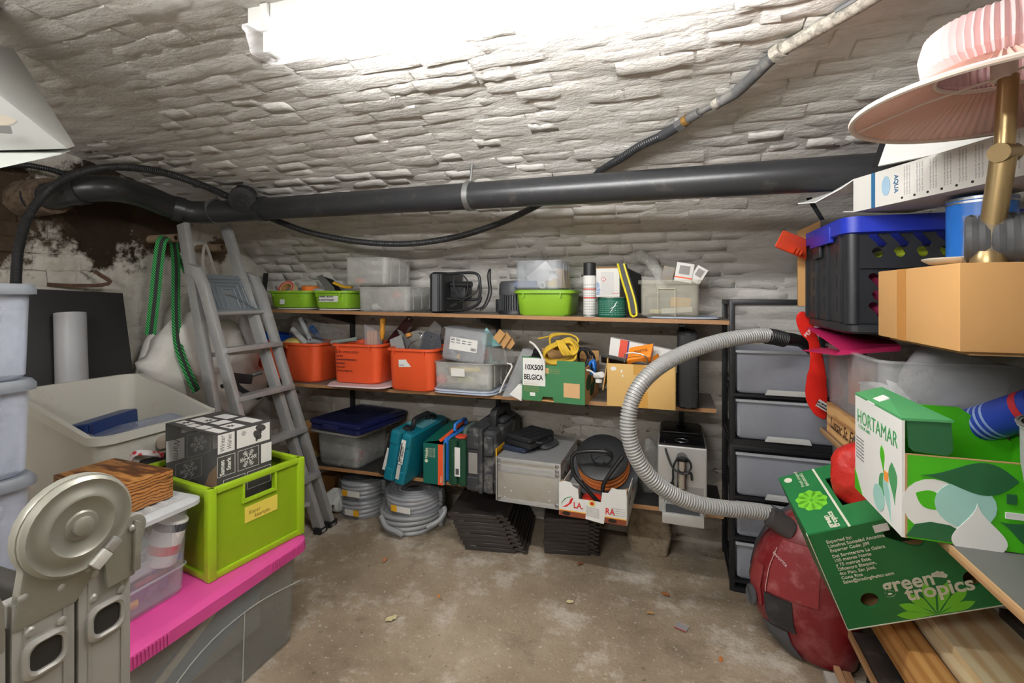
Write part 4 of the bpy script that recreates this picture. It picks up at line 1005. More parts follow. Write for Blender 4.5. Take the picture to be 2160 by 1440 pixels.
ONE('salmon_packet', 'salmon packet in the upper milky tub', 'packet', rbox(.06, .04, .03, .005), M('salmon', rgb(226, 150, 130), .6), (c2 - .055, 2.24, zz + .157))
ONE('grey_parts', 'grey metal parts heaped in the upper milky tub', 'parts', crumple(rbox(.20, .13, .05, .03, .02, n=4), .012, 25), M('fit_grey2', rgb(130, 130, 128), .5, var=.4, vs=30), (c2 + .01, 2.30, zz + .156))
# black speaker-like case, work lamp with tubular stand, fan heater
cx, w = fit(893, 922, 2.2)
sp_ = T('black_case', 'black moulded case standing on end beside the milky tubs', 'case', (sx_(907, 2.2) + .028, 2.34, zt(-1.1)))
hc = hz(905, 573, 2.2) - zt(-1.1)
P('body', rbox(.085, .27, hc, .03, .012, n=5), m_black_pl, sp_)
P('front_strip', rbox(.03, .006, hc * .9, .012, .002, .01, cx=-.002, cy=-.137), M('grey_mesh', rgb(92, 94, 98), .7, bump=.5, bs=300), sp_)
P('seam', box(.022, .025, -.138, .138, .012, hc - .012), m_black_rub, sp_)
wl = T('work_lamp', 'black work lamp with tubular stand and coiled flex on the top shelf', 'work lamp', (sx_(975, 2.28), 2.32, zt(-.9)))
ox = wl.location
def L_(px, py, Y=2.26): return at(px, py, Y=Y)
m_tubeblk = M('tube_black', rgb(46, 47, 50), .35, .2)
PW('stand', sweep(curve([L_(926, 648), L_(930, 634), L_(945, 630), L_(1000, 632), L_(1012, 622), L_(1012, 590), L_(1006, 578), L_(990, 575), L_(945, 577)], .008), .0075, 10), m_tubeblk, wl)
PW('stand', sweep(curve([L_(926, 648), L_(940, 654), L_(985, 652), L_(1009, 640), L_(1014, 625)], .01), .0075, 10), m_tubeblk, wl)
PW('lamp_body', rbox(.10, .09, .085, .012, .006).tr(L_(972, 628, 2.34) + Vector((0, 0, -.005))), m_black_pl, wl)
PW('cooling_fins', box(-.035, .035, -.05, -.045, .02, .07).tr(L_(972, 622, 2.34)), m_tubeblk, wl)
PW('knob', cyl(L_(952, 600, 2.3), L_(995, 600, 2.3), .017, n=14), m_black_pl, wl)
PW('flex', sweep(curve([L_(958, 580, 2.25), L_(957, 602, 2.24), L_(966, 622, 2.24), L_(978, 628, 2.24), L_(986, 612, 2.24), L_(985, 590, 2.25), L_(970, 576, 2.25)], .008), .004, 7), m_black_rub, wl)
PW('flex', sweep(curve([L_(966, 640, 2.23), L_(980, 630, 2.23), L_(1005, 615, 2.24), L_(1012, 588, 2.26)], .008), .004, 7), m_black_rub, wl)
PW('plug', cyl(L_(952, 646, 2.22), L_(966, 640, 2.22), .011, n=10), m_black_rub, wl)
ONE('power_cord', 'black power cord looping up beside the fan heater', 'cord', sweep(curve([L_(1003, 652, 2.25), L_(1020, 645, 2.25), L_(1031, 615, 2.26), L_(1029, 580, 2.3), L_(1034, 568, 2.3), L_(1034, 590, 2.28), L_(1036, 620, 2.25), L_(1025, 645, 2.24), L_(1012, 655, 2.22)], .008), .0045, 7), m_black_rub)
cx, w = fit(1034, 1100, 2.22)
fh = T('fan_heater', 'round dark grey fan heater behind the wide green tub', 'heater', (cx + .01, 2.34, zt(-.75)))
m_dgrey = M('dark_grey_pl', rgb(74, 76, 80), .45, var=.1)
rh = w / 2 + .005; Hh = hz(1060, 592, 2.22) - zt(-.75)
P('base', lathe([(rh, 0), (rh, .012), (rh * .94, .022)], 28), m_black_pl, fh)
P('core', lathe([(rh * .80, .02), (rh * .80, Hh * .62)], 24), m_black_rub, fh)
P('hood', lathe([(rh * .95, Hh * .58), (rh * .97, Hh * .62), (rh * .95, Hh - .015), (rh * .85, Hh), (rh * .3, Hh + .003)], 28), m_dgrey, fh)
for k in range(40):
    a = 2 * math.pi * k / 40; P('grille_bar', box(-.0016, .0016, -.003, .003, .02, Hh * .60).tr((rh * .93 * math.cos(a), rh * .93 * math.sin(a), 0), (0, 0, a)), m_dgrey, fh)
# wide green tub with clear box on it
g3 = handled_tub('green_tub', 'wide apple green tub under a clear box in the middle of the top shelf', 'tub', 1078, 1208, 613, 2.195, zt(-.55), .29, m_green_tub, .84, group='green tubs on the top shelf')
zg = zt(-.55) + g3['h']
P('cover_lid', loft([rrect(.285, .27, .05, g3['h'] + .0005), rrect(.285, .27, .05, g3['h'] + .004)]), m_green_tub, g3)
zg += .005
cx3, w3 = fit(1084, 1190, 2.21)
mb = milky('clear box full of odds and ends standing on the wide green tub', 1084, 1186, zg, .142, .215, 2.205, mat=CLEAR('clear_tub2', rgb(222, 226, 232), .22, .2), taper=.98)
def bottle(name, label, r, h, loc, body, lab, capm):
    s = T(name, label, 'bottle', loc)
    P('body', lathe([(r * .9, 0), (r, .006), (r, h * .68), (r * .5, h * .80), (r * .5, h * .86)], 20), body, s)
    P('label', pipe((0, 0, h * .1), (0, 0, h * .55), r * 1.01, r * .98, 20), lab, s)
    P('cap', lathe([(r * .62, h * .84), (r * .62, h), (r * .5, h)], 16), capm, s)
    return s
m_yl = M('yellow_label', rgb(224, 190, 66), .5)
bt = bottle('glue_bottle', 'white bottle with yellow hazard label in front in the clear box', .026, .085, (at(1166, 0, Y=2.25).x, 2.25, zg + .006), m_paper, m_yl, m_black_pl)
q = P('hazard_diamond', prism([(0, -.012), (.012, 0), (0, .012), (-.012, 0)], .0008), m_paper, bt); q.matrix_local = basis((-.006, -.0275, .045), (1, 0, 0), (0, 0, 1))
q = P('hazard_border', prism([(0, -.014), (.014, 0), (0, .014), (-.014, 0)], .0006), M('hazard_red', rgb(206, 52, 46), .5), bt); q.matrix_local = basis((-.006, -.0268, .045), (1, 0, 0), (0, 0, 1))
ONE('cable_pack', 'grey cable packet standing slanted in the clear box on the green tub', 'packet', cbox(.13, .02, .08, rot=(0, R(-38), 0)), M('pack_grey', rgb(186, 186, 180), .5, var=.2, vs=40), (cx3 - .02, 2.33, zg + .075))
ONE('blue_roll', 'dark blue film roll lying in the clear box on the green tub', 'roll', cyl((-.06, 0, .02), (.05, 0, .02), .019, n=14), M('blue_film', rgb(110, 120, 150), .4), (cx3 - .075, 2.26, zg + .006))
ONE('pvc_ring', 'white pipe piece lying in the clear box on the green tub', 'pipe piece', pipe((0, -.02, .016), (0, .03, .016), .016, .012, 16), m_paper, (cx3 + .012, 2.25, zg + .006))
ONE('tan_packet', 'tan paper packet at the right side of the clear box on the green tub', 'packet', crumple(cbox(.05, .12, .09), .012, 18), M('tan_paper', rgb(206, 170, 128), .7), (cx3 + .085, 2.345, zg + .058))
ONE('clear_bag', 'clear plastic bag rising out of the clear box against the wall', 'bag', crumple(blob(.055, .03, .07, 14, 9, .018, 18, 2), .01, 30), CLEAR('film_bag', rgb(214, 214, 210), .2, .12, .1), (cx3 - .06, 2.36, zg + .065))
# spray can, boxes, tin, saw sheath
cx, w = fit(1228, 1255, 2.22)
h_ = hz(1240, 553, 2.22) - zt(cx)
scn = can('spray_can', 'white spray can with black cap and red bars on the top shelf', w / 2, h_ * .76, (cx, 2.25, zt(cx)), 0, m_paper, ((h_ * .50, h_ * .52, M('red_bar', rgb(210, 60, 48), .5)), (h_ * .34, h_ * .36, M('red_bar', rgb(210, 60, 48), .5)), (h_ * .02, h_ * .04, m_galv)), m_black_pl, h_ * .24, 'spray can', w / 2 * .99)
for k in range(11): P('print_line', pipe((0, 0, h_ * (.08 + .05 * k)), (0, 0, h_ * (.08 + .05 * k) + .003), w / 2 * 1.005, w / 2 * .99, 20), M('print_grey', rgb(160, 160, 160), .6), scn)
cx, w = fit(1257, 1318, 2.215)
tn = T('green_tin', 'round dark green tin with pliers picture under the white carton', 'tin', (cx, 2.215 + w / 2, zt(cx)))
ht = hz(1288, 628, 2.215) - zt(cx)
m_dg = M('dark_green_tin', rgb(24, 96, 76), .4)
P('body', lathe([(w / 2 * .98, 0), (w / 2, .003), (w / 2, ht - .005), (w / 2 * 1.02, ht - .004), (w / 2 * 1.02, ht)], 28), m_dg, tn)
P('lid', lathe([(w / 2 * .97, ht), (w / 2 * .97, ht + .003)], 28), M('tin_lid', rgb(190, 184, 168), .4, .5), tn)
for k in range(8): P('print_line', pipe((0, 0, ht * (.12 + .1 * k)), (0, 0, ht * (.12 + .1 * k) + .0025), w / 2 * 1.004, w / 2 * .99, 28), M('print_pale', rgb(120, 170, 150), .5), tn)
for (x0, z0, x1, z1, r_) in ((.0, .25, .03, .8, .006), (.0, .45, .028, .62, .004), (.01, .3, .05, .5, .005)):
    a0_ = (x0 * 1.0, -math.sqrt(max(0, (w / 2 + .001) ** 2 - x0 * x0)), ht * z0); a1_ = (x1, -math.sqrt(max(0, (w / 2 + .001) ** 2 - x1 * x1)), ht * z1)
    P('pliers_picture', sweep([a0_, a1_], 1, flat=(r_, .002), up=(0, -1, 0)), m_galv, tn)
cx, w = fit(1254, 1303, 2.225)
zc = zt(cx) + ht + .0038; hw = hz(1280, 566, 2.225) - zc
wc = T('white_carton', 'white carton with hazard mark on top of the green tin', 'carton', (cx + .008, 2.225 + .06, zc))
P('body', box(-w / 2, w / 2, -.06, .06, 0, hw), M('white_card', rgb(214, 213, 208), .6, var=.06), wc, bevel=.002)
P('open_flap', hexa([(-w / 2 - .004, -.055, hw + .001), (w / 2, -.055, hw + .001), (w / 2, .05, hw + .012), (-w / 2 - .004, .05, hw + .012)], [(-w / 2 - .004, -.055, hw + .003), (w / 2, -.055, hw + .003), (w / 2, .05, hw + .014), (-w / 2 - .004, .05, hw + .014)]), m_card, wc)
DECAL('printed_panel', rect(w * .55, hw * .8), M('panel_grey', rgb(200, 200, 198), .6), wc, (-w * .3, -.0602, hw * .08), (1, 0, 0), (0, 0, 1))
DECAL('hazard_border', [(0, -.012), (.012, 0), (0, .012), (-.012, 0)], M('hazard_red', rgb(206, 52, 46), .5), wc, (-w * .18, -.0612, hw * .62), (1, 0, 0), (0, 0, 1))
DECAL('hazard_diamond', [(0, -.009), (.009, 0), (0, .009), (-.009, 0)], m_paper, wc, (-w * .18, -.0621, hw * .62), (1, 0, 0), (0, 0, 1))
TXT('!', m_ink, wc, (-w * .18 - .002, -.0632, hw * .62 - .006), (1, 0, 0), (0, 0, 1), .016)
TXT('super', M('blue_ink', rgb(60, 130, 200), .6), wc, (-w * .36, -.0614, hw * .05), (0, 0, 1), (-1, 0, 0), .028, shear=.2)
DECAL('red_line', rect(w * .3, .002), M('hazard_red', rgb(206, 52, 46), .5), wc, (w * .17, -.0605, hw * .12), (1, 0, 0), (0, 0, 1))
m_yrub = M('yellow_rubber', rgb(222, 206, 30), .45)
ys = T('saw_sheath', 'yellow-edged black sheath leaning between the tin and the clear tub', 'sheath', at(1336, 664, Y=2.2))
sa = [at(1303, 556, Y=2.22), at(1312, 590, Y=2.21), at(1324, 630, Y=2.2), at(1331, 664, Y=2.19)]
sb = [at(1316, 556, Y=2.22), at(1326, 590, Y=2.21), at(1338, 630, Y=2.2), at(1343, 660, Y=2.19)]
PW('edge_guard', sweep(curve(sa + [at(1340, 666, Y=2.19)] + sb[::-1], .01), .005, 8), m_yrub, ys)
PW('pad', loft([[a + Vector((0, 0, 0)) for a in curve(sa, .03)] + [b2 for b2 in curve(sb, .03)][::-1], [a + Vector((.01, .02, 0)) for a in curve(sa, .03)] + [b2 + Vector((.01, .02, 0)) for b2 in curve(sb, .03)][::-1]]), M('pad_grey', rgb(70, 72, 76), .7), ys)
PW('blade_cover', hexa([at(1318, 565, Y=2.26), at(1346, 578, Y=2.3), at(1350, 660, Y=2.3), at(1340, 660, Y=2.26)], [x + Vector((.012, .05, 0)) for x in (at(1318, 565, Y=2.26), at(1346, 578, Y=2.3), at(1350, 660, Y=2.3), at(1340, 660, Y=2.26))]), m_black_rub, ys)
# clear tub on grey lids at the right end, with little boxes and a bag
m_bluelid = M('bluish_grey_lid', rgb(176, 184, 200), .4, var=.05)
cx, w = fit(1362, 1520, 2.2)
nestlid('bluish grey lid under the clear tub at the right end of the top shelf', cx, 2.335, zt(cx), w - .01, .27, mat=m_bluelid)
zq = zt(cx) + .0105
cx4, w4 = fit(1345, 1482, 2.185)
h4 = hz(1410, 590, 2.185) - zq
t4 = T('clear_tub', 'clear tub with small cartons and a bag at the right end of the top shelf', 'tub', (cx4, 2.33, zq), 0)
P('shell', tub(w4, .29, h4, .90, .003, .018, .012, .006, 5, 0, .012), CLEAR('clear_cream_tub', rgb(226, 224, 210), .26, .25), t4)
P('front_frame', (box(-.05, -.047, -.142, -.136, .015, h4 * .78) + box(.022, .025, -.142, -.136, .0, h4 * .78) + box(-.05, .025, -.142, -.136, h4 * .76, h4 * .78)), CLEAR('cream_ridge', rgb(226, 222, 200), .5, .3), t4)
ONE('tan_carton', 'small tan carton inside the clear tub at the right end', 'carton', cbox(.085, .06, .045, rot=(0, R(4), R(6))), M('tan_card', rgb(224, 180, 110), .7), (cx4 + .045, 2.29, zq + .062))
ONE('white_block', 'white plastic trunking piece at the bottom of the clear tub', 'trunking', cbox(.13, .03, .022, rot=(0, R(-4), R(4))), m_paper, (cx4 + .03, 2.25, zq + .028))
ONE('cream_cable', 'coil of cream cable at the bottom of the clear tub', 'cable', sweep([Vector((.028 * math.cos(a) * (1 + .1 * math.sin(a * 3.1)), .022 * math.sin(a), .012 + .006 * math.sin(a * 1.7))) for a in [i * .35 for i in range(72)]], .004, 6), M('cream_cable', rgb(220, 212, 176), .5), (cx4 - .06, 2.26, zq + .01))
ONE('grey_stuff', 'grey wrapped parts filling the clear tub behind the tan carton', 'parcel', crumple(rbox(.2, .12, .09, .03, .02, n=4), .02, 18), M('wrapped_grey', rgb(160, 162, 160), .4, var=.3, vs=25), (cx4 - .01, 2.38, zq + .01))
m_fl = CLEAR('film_bag', rgb(214, 214, 210), .2, .12, .1)
qb = at(1370, 560, Y=2.38)
ONE('clear_bag', 'crumpled clear plastic bag hanging over the left rim of the clear tub', 'bag', crumple(sweep(curve([at(1335, 545, Y=2.4), at(1352, 540, Y=2.38), at(1375, 556, Y=2.36), at(1392, 585, Y=2.33), at(1393, 612, Y=2.3)], .01), .032, 14, rf=lambda i: 1 - .012 * i), .012, 22), CLEAR('film_bag2', rgb(226, 226, 222), .34, .12, .16), angle=70)
def minibox(label, px, py, Y, w_, d_, h_, rot, mat, band=None):
    q = at(px, py, Y=Y); s = T('small_carton', label, 'carton', q, rot, 'small cartons in the clear tub')
    P('body', cbox(w_, d_, h_), mat, s, bevel=.001)
    if band: P('band', cbox(w_ + .001, d_ + .001, .006, (0, 0, -h_ * .28)), band, s)
    P('print', box(-w_ * .3, w_ * .3, -d_ / 2 - .0008, -d_ / 2, -h_ * .1, h_ * .36), M('print_mid', rgb(150, 146, 142), .6, var=.5, vs=200), s)
    return s
m_ob = M('orange_band', rgb(236, 92, 40), .5)
minibox('small dark and white carton standing in the clear tub, leftmost of three', 1408, 578, 2.34, .05, .04, .07, (0, R(14), R(6)), M('carton_dk', rgb(150, 140, 126), .6))
minibox('small white carton with orange band standing in the clear tub, middle of three', 1443, 575, 2.30, .075, .05, .085, (0, R(10), 0), m_paper, m_ob)
minibox('small white carton with print leaning in the clear tub, rightmost of three', 1473, 580, 2.30, .05, .04, .075, (0, R(32), 0), m_paper)
# ------------------------------------------------------------------ middle shelf
nestlid('pale lid under the orange tub with the handwritten list', fit(690, 810, 2.2)[0] - .02, 2.34, zm(-1.45), .34, .30, mat=m_lid_w)
nestlid('pale pink lid jutting out beyond the shelf under the listed orange tub', fit(690, 815, 2.15)[0], 2.27, zm(-1.45) + .0105, .36, .32, 0, mat=M('pinkish_lid', rgb(214, 196, 196), .5), rz=R(4))
o0 = handled_tub('orange_tub', 'orange tub half hidden behind the ladder on the middle shelf', 'tub', 530, 590, 722, 2.24, zm(-2.1), .27, m_orange_tub, .84, group='orange tubs on the middle shelf')
o1 = handled_tub('orange_tub', 'orange tub right of the ladder holding a pipe bag and yellow sponge', 'tub', 588, 668, 724, 2.215, zm(-1.85), .29, m_orange_tub, .86, group='orange tubs on the middle shelf')
zo = zm(-1.45) + .021
o2 = handled_tub('orange_tub', 'orange tub with a handwritten list on its front', 'tub', 690, 796, 726, 2.165, zo, .29, m_orange_tub, .86, R(3), 'orange tubs on the middle shelf')
o3 = handled_tub('orange_tub', 'orange tub with a torn white sticker full of trowels', 'tub', 808, 914, 736, 2.15, zm(-1.05), .30, m_orange_tub, .86, group='orange tubs on the middle shelf')
def front(s, x, z, depth, taper=.86):
    """point on the leaning front face of a tub"""
    h = s['h']; f = (taper + (1 - taper) * z / h) * depth / 2 - .0145 * z / h
    return Vector((x, -f - .0012, z))
up2 = Vector((0, -.09, 1))
for k, tx in enumerate(('KLEIN WERKGEREI', '• LIJMER', '• SCHROEFDRAAIERS', '• HAMERS', '• SPANSET', '• STOELWEBSTEL')):
    TXT(tx, M('marker_ink', rgb(110, 38, 24) if k in (0, 1, 4) else rgb(60, 36, 60), .6), o2, front(o2, -.130 + (.006 if k else 0), o2['h'] - .052 - .0205 * k, .29), (1, 0, 0), up2, .0185 if k == 0 else .0145, shear=.12)
for k, wd in ((2, .108), (3, .048)):
    DECAL('crossed_out', rect(wd, .0022), M('marker_blue', rgb(48, 34, 76), .6), o2, front(o2, -.116, o2['h'] - .047 - .0205 * k, .29) + Vector((0, -.0008, 0)), (1, 0, 0), up2)
DECAL('torn_sticker', [(0, 0), (.072, .004), (.06, .02), (.05, .03), (.044, .042), (0, .038)], m_sticker, o3, front(o3, -.062, o3['h'] - .098, .30), (1, .0, 0), up2)
for k, tx in enumerate(('BEHANG', 'DEKAUPEN', 'KLINK')): TXT(tx, M('blue_pen', rgb(40, 54, 110), .6), o3, front(o3, -.059, o3['h'] - .069 - .011 * k, .30) + Vector((0, -.0012, 0)), (1, 0, 0), up2, .0105, shear=.1)
# blue tub behind and things in the orange tubs
ONE('blue_tub', 'bright blue bowl behind the first orange tubs', 'bowl', crumple(tub(.30, .12, .13, .8, .004, .05, .006, .006, 6), .002, 8), M('bright_blue_pl', rgb(30, 92, 200), .4), (fit(545, 640, 2.42)[0], 2.445, zm(-2.) + .13), (R(0), R(4), 0))
q = at(620, 724, Y=2.30)
ONE('sponge', 'yellow rough sponge in the orange tub right of the ladder', 'sponge', blob(.075, .06, .035, 16, 8, .008, 30, 1), M('yellow_sponge', rgb(210, 190, 110), .9, var=.25, vs=60, bump=.6), q - Vector((0, 0, .035)))
m_gpipe = M('grey_conduit', rgb(166, 170, 172), .4)
def stick(name, label, cat, a, b2, ro, ri, mat, group=None):
    s = T(name, label, cat, a, 0, group); PW('tube_wall', pipe(a, b2, ro, ri, 16), mat, s); return s
stick('conduit_piece', 'dark blue conduit piece sticking up out of the pipe bag', 'conduit', at(657, 690, Y=2.26), at(676, 716, Y=2.36), .017, .013, M('blue_conduit', rgb(62, 92, 140), .4), 'conduit pieces in the orange tub')
stick('conduit_piece', 'white conduit piece lying with open end forward in the orange tub', 'conduit', at(653, 718, Y=2.23), at(690, 726, Y=2.36), .015, .012, m_gpipe, 'conduit pieces in the orange tub')
stick('conduit_piece', 'long grey conduit piece slanting through the pipe bag', 'conduit', at(634, 672, Y=2.32), at(655, 716, Y=2.28), .014, .011, m_gpipe, 'conduit pieces in the orange tub')
ONE('pipe_bag', 'clear plastic bag of conduit pieces leaning over the orange tub', 'bag', crumple(hexa([at(622, 664, Y=2.36), at(735, 700, Y=2.36), at(730, 722, Y=2.27), at(610, 700, Y=2.25)], [at(622, 700, Y=2.45), at(735, 722, Y=2.45), at(735, 735, Y=2.36), at(610, 722, Y=2.36)]), .006, 20), CLEAR('bag_film_dk', rgb(206, 204, 200), .20, .1, .12))
q = at(610, 712, Y=2.29)
ONE('grey_roll', 'rolled grey film beside the yellow sponge', 'roll', sweep([at(617, 694, Y=2.28), at(648, 726, Y=2.27)], .017, 10, rf=lambda i: 1), CLEAR('film_roll', rgb(200, 202, 200), .7))
ca = at(700, 722, Y=2.23); cb2 = at(752, 715, Y=2.23)
kn = T('caulk_tool', 'grey-green tool lying on the rim of the listed orange tub', 'tool', ca)
PW('handle', sweep(curve([ca, ca.lerp(cb2, .5), cb2], .02), .012, 10, rf=lambda i: 1 + .1 * math.sin(i)), M('tool_grey', rgb(136, 146, 140), .4), kn)
PW('shaft', cyl(cb2, at(764, 714, Y=2.23), .004, n=8), m_galv, kn)
ch = T('chisel', 'chisel with yellow wooden handle standing in the listed orange tub', 'chisel', at(805, 740, Y=2.30))
hb, htp = at(805, 716, Y=2.30), at(808, 668, Y=2.30)
dv = (htp - hb)
PW('handle', lathe([(.009, 0), (.014, .012), (.016, .05), (.012, .07), (.016, .095), (.0165, .115), (.011, .122)], 18).m(basis(hb, dv.orthogonal(), dv.cross(dv.orthogonal()))), M('yellow_wood', rgb(216, 150, 50), .35), ch)
PW('ferrule', cyl(hb - dv.normalized() * .02, hb + dv.normalized() * .003, .009, n=12), m_galv, ch)
PW('blade', sweep([hb - dv.normalized() * .02, hb - dv.normalized() * .09], 1, flat=(.02, .004)), m_steel, ch)
pk = T('shim_pack', 'clear pack of wooden shims standing in the listed orange tub', 'packet', at(782, 722, Y=2.27))
PW('film', crumple(hexa([at(768, 684, Y=2.26), at(796, 700, Y=2.26), at(800, 740, Y=2.26), at(770, 740, Y=2.26)], [x + Vector((0, .02, 0)) for x in (at(768, 684, Y=2.26), at(796, 700, Y=2.26), at(800, 740, Y=2.26), at(770, 740, Y=2.26))]), .003, 40), CLEAR('shim_film', rgb(216, 210, 214), .3, .15), pk)
for k in range(3): PW('shim', hexa([at(774 + 7 * k, 698, Y=2.268), at(780 + 7 * k, 698, Y=2.268), at(781 + 7 * k, 738, Y=2.268), at(775 + 7 * k, 738, Y=2.268)], [x + Vector((0, .008, 0)) for x in (at(774 + 7 * k, 698, Y=2.268), at(780 + 7 * k, 698, Y=2.268), at(781 + 7 * k, 738, Y=2.268), at(775 + 7 * k, 738, Y=2.268))]), M('shim_wood', rgb(220, 170, 130), .6), pk)
sw = T('hand_saw', 'dark red-brown hand saw leaning against the wall behind the orange tubs', 'saw', at(815, 735, Y=2.38))
PW('blade', loft([[at(x, y, Y=yy) for x, y in ((806, 735), (826, 705), (858, 668), (864, 664), (872, 674), (850, 712), (838, 735))] for yy in (2.40, 2.403)]), M('maroon_steel', rgb(66, 30, 30), .4, .3), sw)
PW('hang_hole', loft([[at(863 + 2.5 * math.cos(a), 672 + 2.5 * math.sin(a), Y=2.3988) for a in [i * math.pi / 5 for i in range(10)]], [at(863 + 2.5 * math.cos(a), 672 + 2.5 * math.sin(a), Y=2.3995) for a in [i * math.pi / 5 for i in range(10)]]]), m_back, sw)
tri('trowel', 'grey plastering float standing in the tub with the torn sticker', 'float', [(822, 716), (846, 706), (856, 745), (826, 745)], 2.24, .006, M('float_grey', rgb(150, 152, 150), .5))
tri('trowel', 'pointed steel trowel leaning out of the tub with the torn sticker', 'trowel', [(837, 694), (846, 698), (884, 745), (862, 745)], 2.27, .004, m_steel)
tri('trowel', 'dark spreader with hanging hole in front of the tub with the torn sticker', 'spreader', [(894, 702), (898, 698), (928, 704), (932, 745), (880, 745)], 2.25, .006, M('spreader_dk', rgb(72, 76, 82), .5, dirt=rgb(150, 150, 150)))
sp2 = T('spreader_hook', 'metal hook on the dark spreader in the trowel tub', 'hook', at(912, 712, Y=2.245)); PW('ring', sweep(curve([at(907, 712, Y=2.245), at(912, 706, Y=2.245), at(914, 714, Y=2.245), at(910, 718, Y=2.245)], .004), .0025, 6), m_galv, sp2)
tri('grinding_disc', 'large grey grinding disc behind the trowels', 'disc', [(884 + 40 * math.cos(R(a)), 738 + 42 * math.sin(R(a))) for a in range(170, 371, 20)], 2.34, .006, M('disc_grey', rgb(140, 138, 132), .6))
ONE('wire_whisk', 'clear film bag standing up behind the trowels', 'bag', crumple(loft([[at(x, y, Y=2.36) for x, y in ((905, 690), (917, 675), (930, 688), (928, 735), (898, 735))], [at(x, y, Y=2.40) for x, y in ((905, 692), (917, 677), (930, 690), (928, 735), (898, 735))]]), .004, 40), CLEAR('film_bag3', rgb(214, 214, 214), .3, .12, .15))
ONE('cable_loop', 'grey cable looping out of the trowel tub', 'cable', sweep(curve([at(858, 740, Y=2.23), at(866, 724, Y=2.22), at(882, 716, Y=2.22), at(890, 706, Y=2.23), at(884, 702, Y=2.24)], .008), .004, 7), m_galv)
ONE('orange_tag', 'small orange plastic piece between the trowels', 'piece', cbox(.03, .015, .02, rot=(0, R(-20), 0)), M('orange_piece', rgb(230, 160, 80), .5), at(862, 706, Y=2.33))
# two clear boxes on grey lids
cx, w = fit(914, 1042, 2.18)
nestlid('grey-blue lid directly on the middle shelf under the labelled clear box', cx, 2.31, zm(-.85), w, .30, mat=m_bluelid)
nestlid('upper grey-blue lid under the labelled clear box', cx - .005, 2.31, zm(-.85) + .0105, w - .005, .30, mat=m_bluelid)
ze = zm(-.85) + .021
cx5, w5 = fit(911, 1037, 2.165); h5 = hz(985, 766, 2.165) - ze
eb = milky('clear box with handwritten electrics label on the middle shelf', 911, 1037, ze, h5, .30, 2.165)
eb['h'] = h5
DECAL('paper_label', rect(.075, .04), m_paper, eb, (-.055, -.150, h5 - .068), (1, 0, 0), (0, -.05, 1))
TXT('ELECTRICITEIT', m_ink, eb, (-.053, -.1515, h5 - .042), (1, 0, 0), (0, -.05, 1), .0125, sx=.8)
ONE('red_disc', 'round red disc inside the box labelled for electrics', 'disc', lathe([(.026, 0), (.026, .018), (.022, .02)], 18).tr(rot=(R(90), 0, 0)), M('red_cap', rgb(226, 78, 72), .5), (cx5 - .13, 2.22, ze + .042))
ONE('yellow_level', 'yellow tool lying inside the box labelled for electrics', 'tool', cbox(.17, .02, .025, rot=(0, R(-3), 0)), M('yellow_tool', rgb(222, 192, 60), .5), (cx5 - .01, 2.24, ze + h5 - .045))
ONE('lime_piece', 'pale lime plastic piece inside the box labelled for electrics', 'piece', cbox(.08, .03, .025), M('lime_pale', rgb(196, 206, 110), .5), (cx5 + .0, 2.23, ze + .045))
ONE('white_socket', 'white socket outlet inside the box labelled for electrics', 'socket', rbox(.055, .04, .055, .01, .006), m_paper, (cx5 + .10, 2.23, ze + .022))
ONE('white_flex', 'white flex coiled inside the box labelled for electrics', 'flex', sweep(curve([(-.02, 0, 0), (0, 0, .03), (.02, 0, .05), (.0, .01, .06), (-.015, 0, .04), (.02, .0, .01), (.05, 0, .0)], .008), .004, 6), m_paper, (cx5 + .05, 2.22, ze + .02))
ONE('small_parts', 'mixed white fittings heaped inside the box labelled for electrics', 'fittings', crumple(rbox(.28, .2, .045, .03, .015, n=4), .012, 30), M('mixed_white', rgb(186, 184, 170), .5, var=.35, vs=50), (cx5, 2.32, ze + .008))
# upper tilted clear box, printed label
zq2 = ze + h5 + .001
lb = T('labelled_box', 'small clear box with printed white label tilted on the electrics box', 'box', (at(978, 0, Y=2.21).x, 2.25, zq2 + .003), (R(0), R(7), R(4)))
wl_, hl_ = .235, .158
P('shell', tub(wl_, .15, hl_, .97, .003, .012, .004, .004).tr((0, 0, 0)), CLEAR('clear_tub3', rgb(222, 224, 228), .28, .2), lb)
P('cover', box(-wl_ / 2, wl_ / 2, -.075, .075, hl_, hl_ + .004), CLEAR('clear_tub3', rgb(222, 224, 228), .28, .2), lb, bevel=.002)
lbl = P('label', box(-.075, .072, -.0755, -.0745, .055, .118), m_paper, lb)
for k in range(8): P('print_line', box(-.07 + (k % 4) * .03, -.05 + (k % 4) * .03, -.0762, -.0755, .105 - (k // 4) * .012 - .002, .106 - (k // 4) * .012), m_ink, lbl)
for k in range(7): P('barcode', box(.040 + k * .004, .042 + k * .004, -.0762, -.0755, .062, .076), m_ink, lbl)
TXT('KLIPS  BLEU', m_ink, lbl, (-.07, -.0757, .108), (1, 0, 0), (0, 0, 1), .009)
ONE('cable_coil', 'coil of grey cable inside the labelled clear box', 'cable', sweep([Vector((.05 * math.cos(a), .002 * i / 6 - .02, .05 + .045 * math.sin(a))) for i, a in enumerate([k * .4 for k in range(60)])], .0045, 6), M('cable_grey', rgb(120, 124, 132), .5), (lb.location.x - .03, 2.25, zq2 + .03))
ONE('yellow_clip', 'yellow clip at the bottom of the labelled clear box', 'clip', cbox(.014, .014, .022, rot=(0, R(20), 0)), M('yellow_pl', rgb(236, 180, 40), .45), (lb.location.x - .02, 2.195, zq2 + .028))
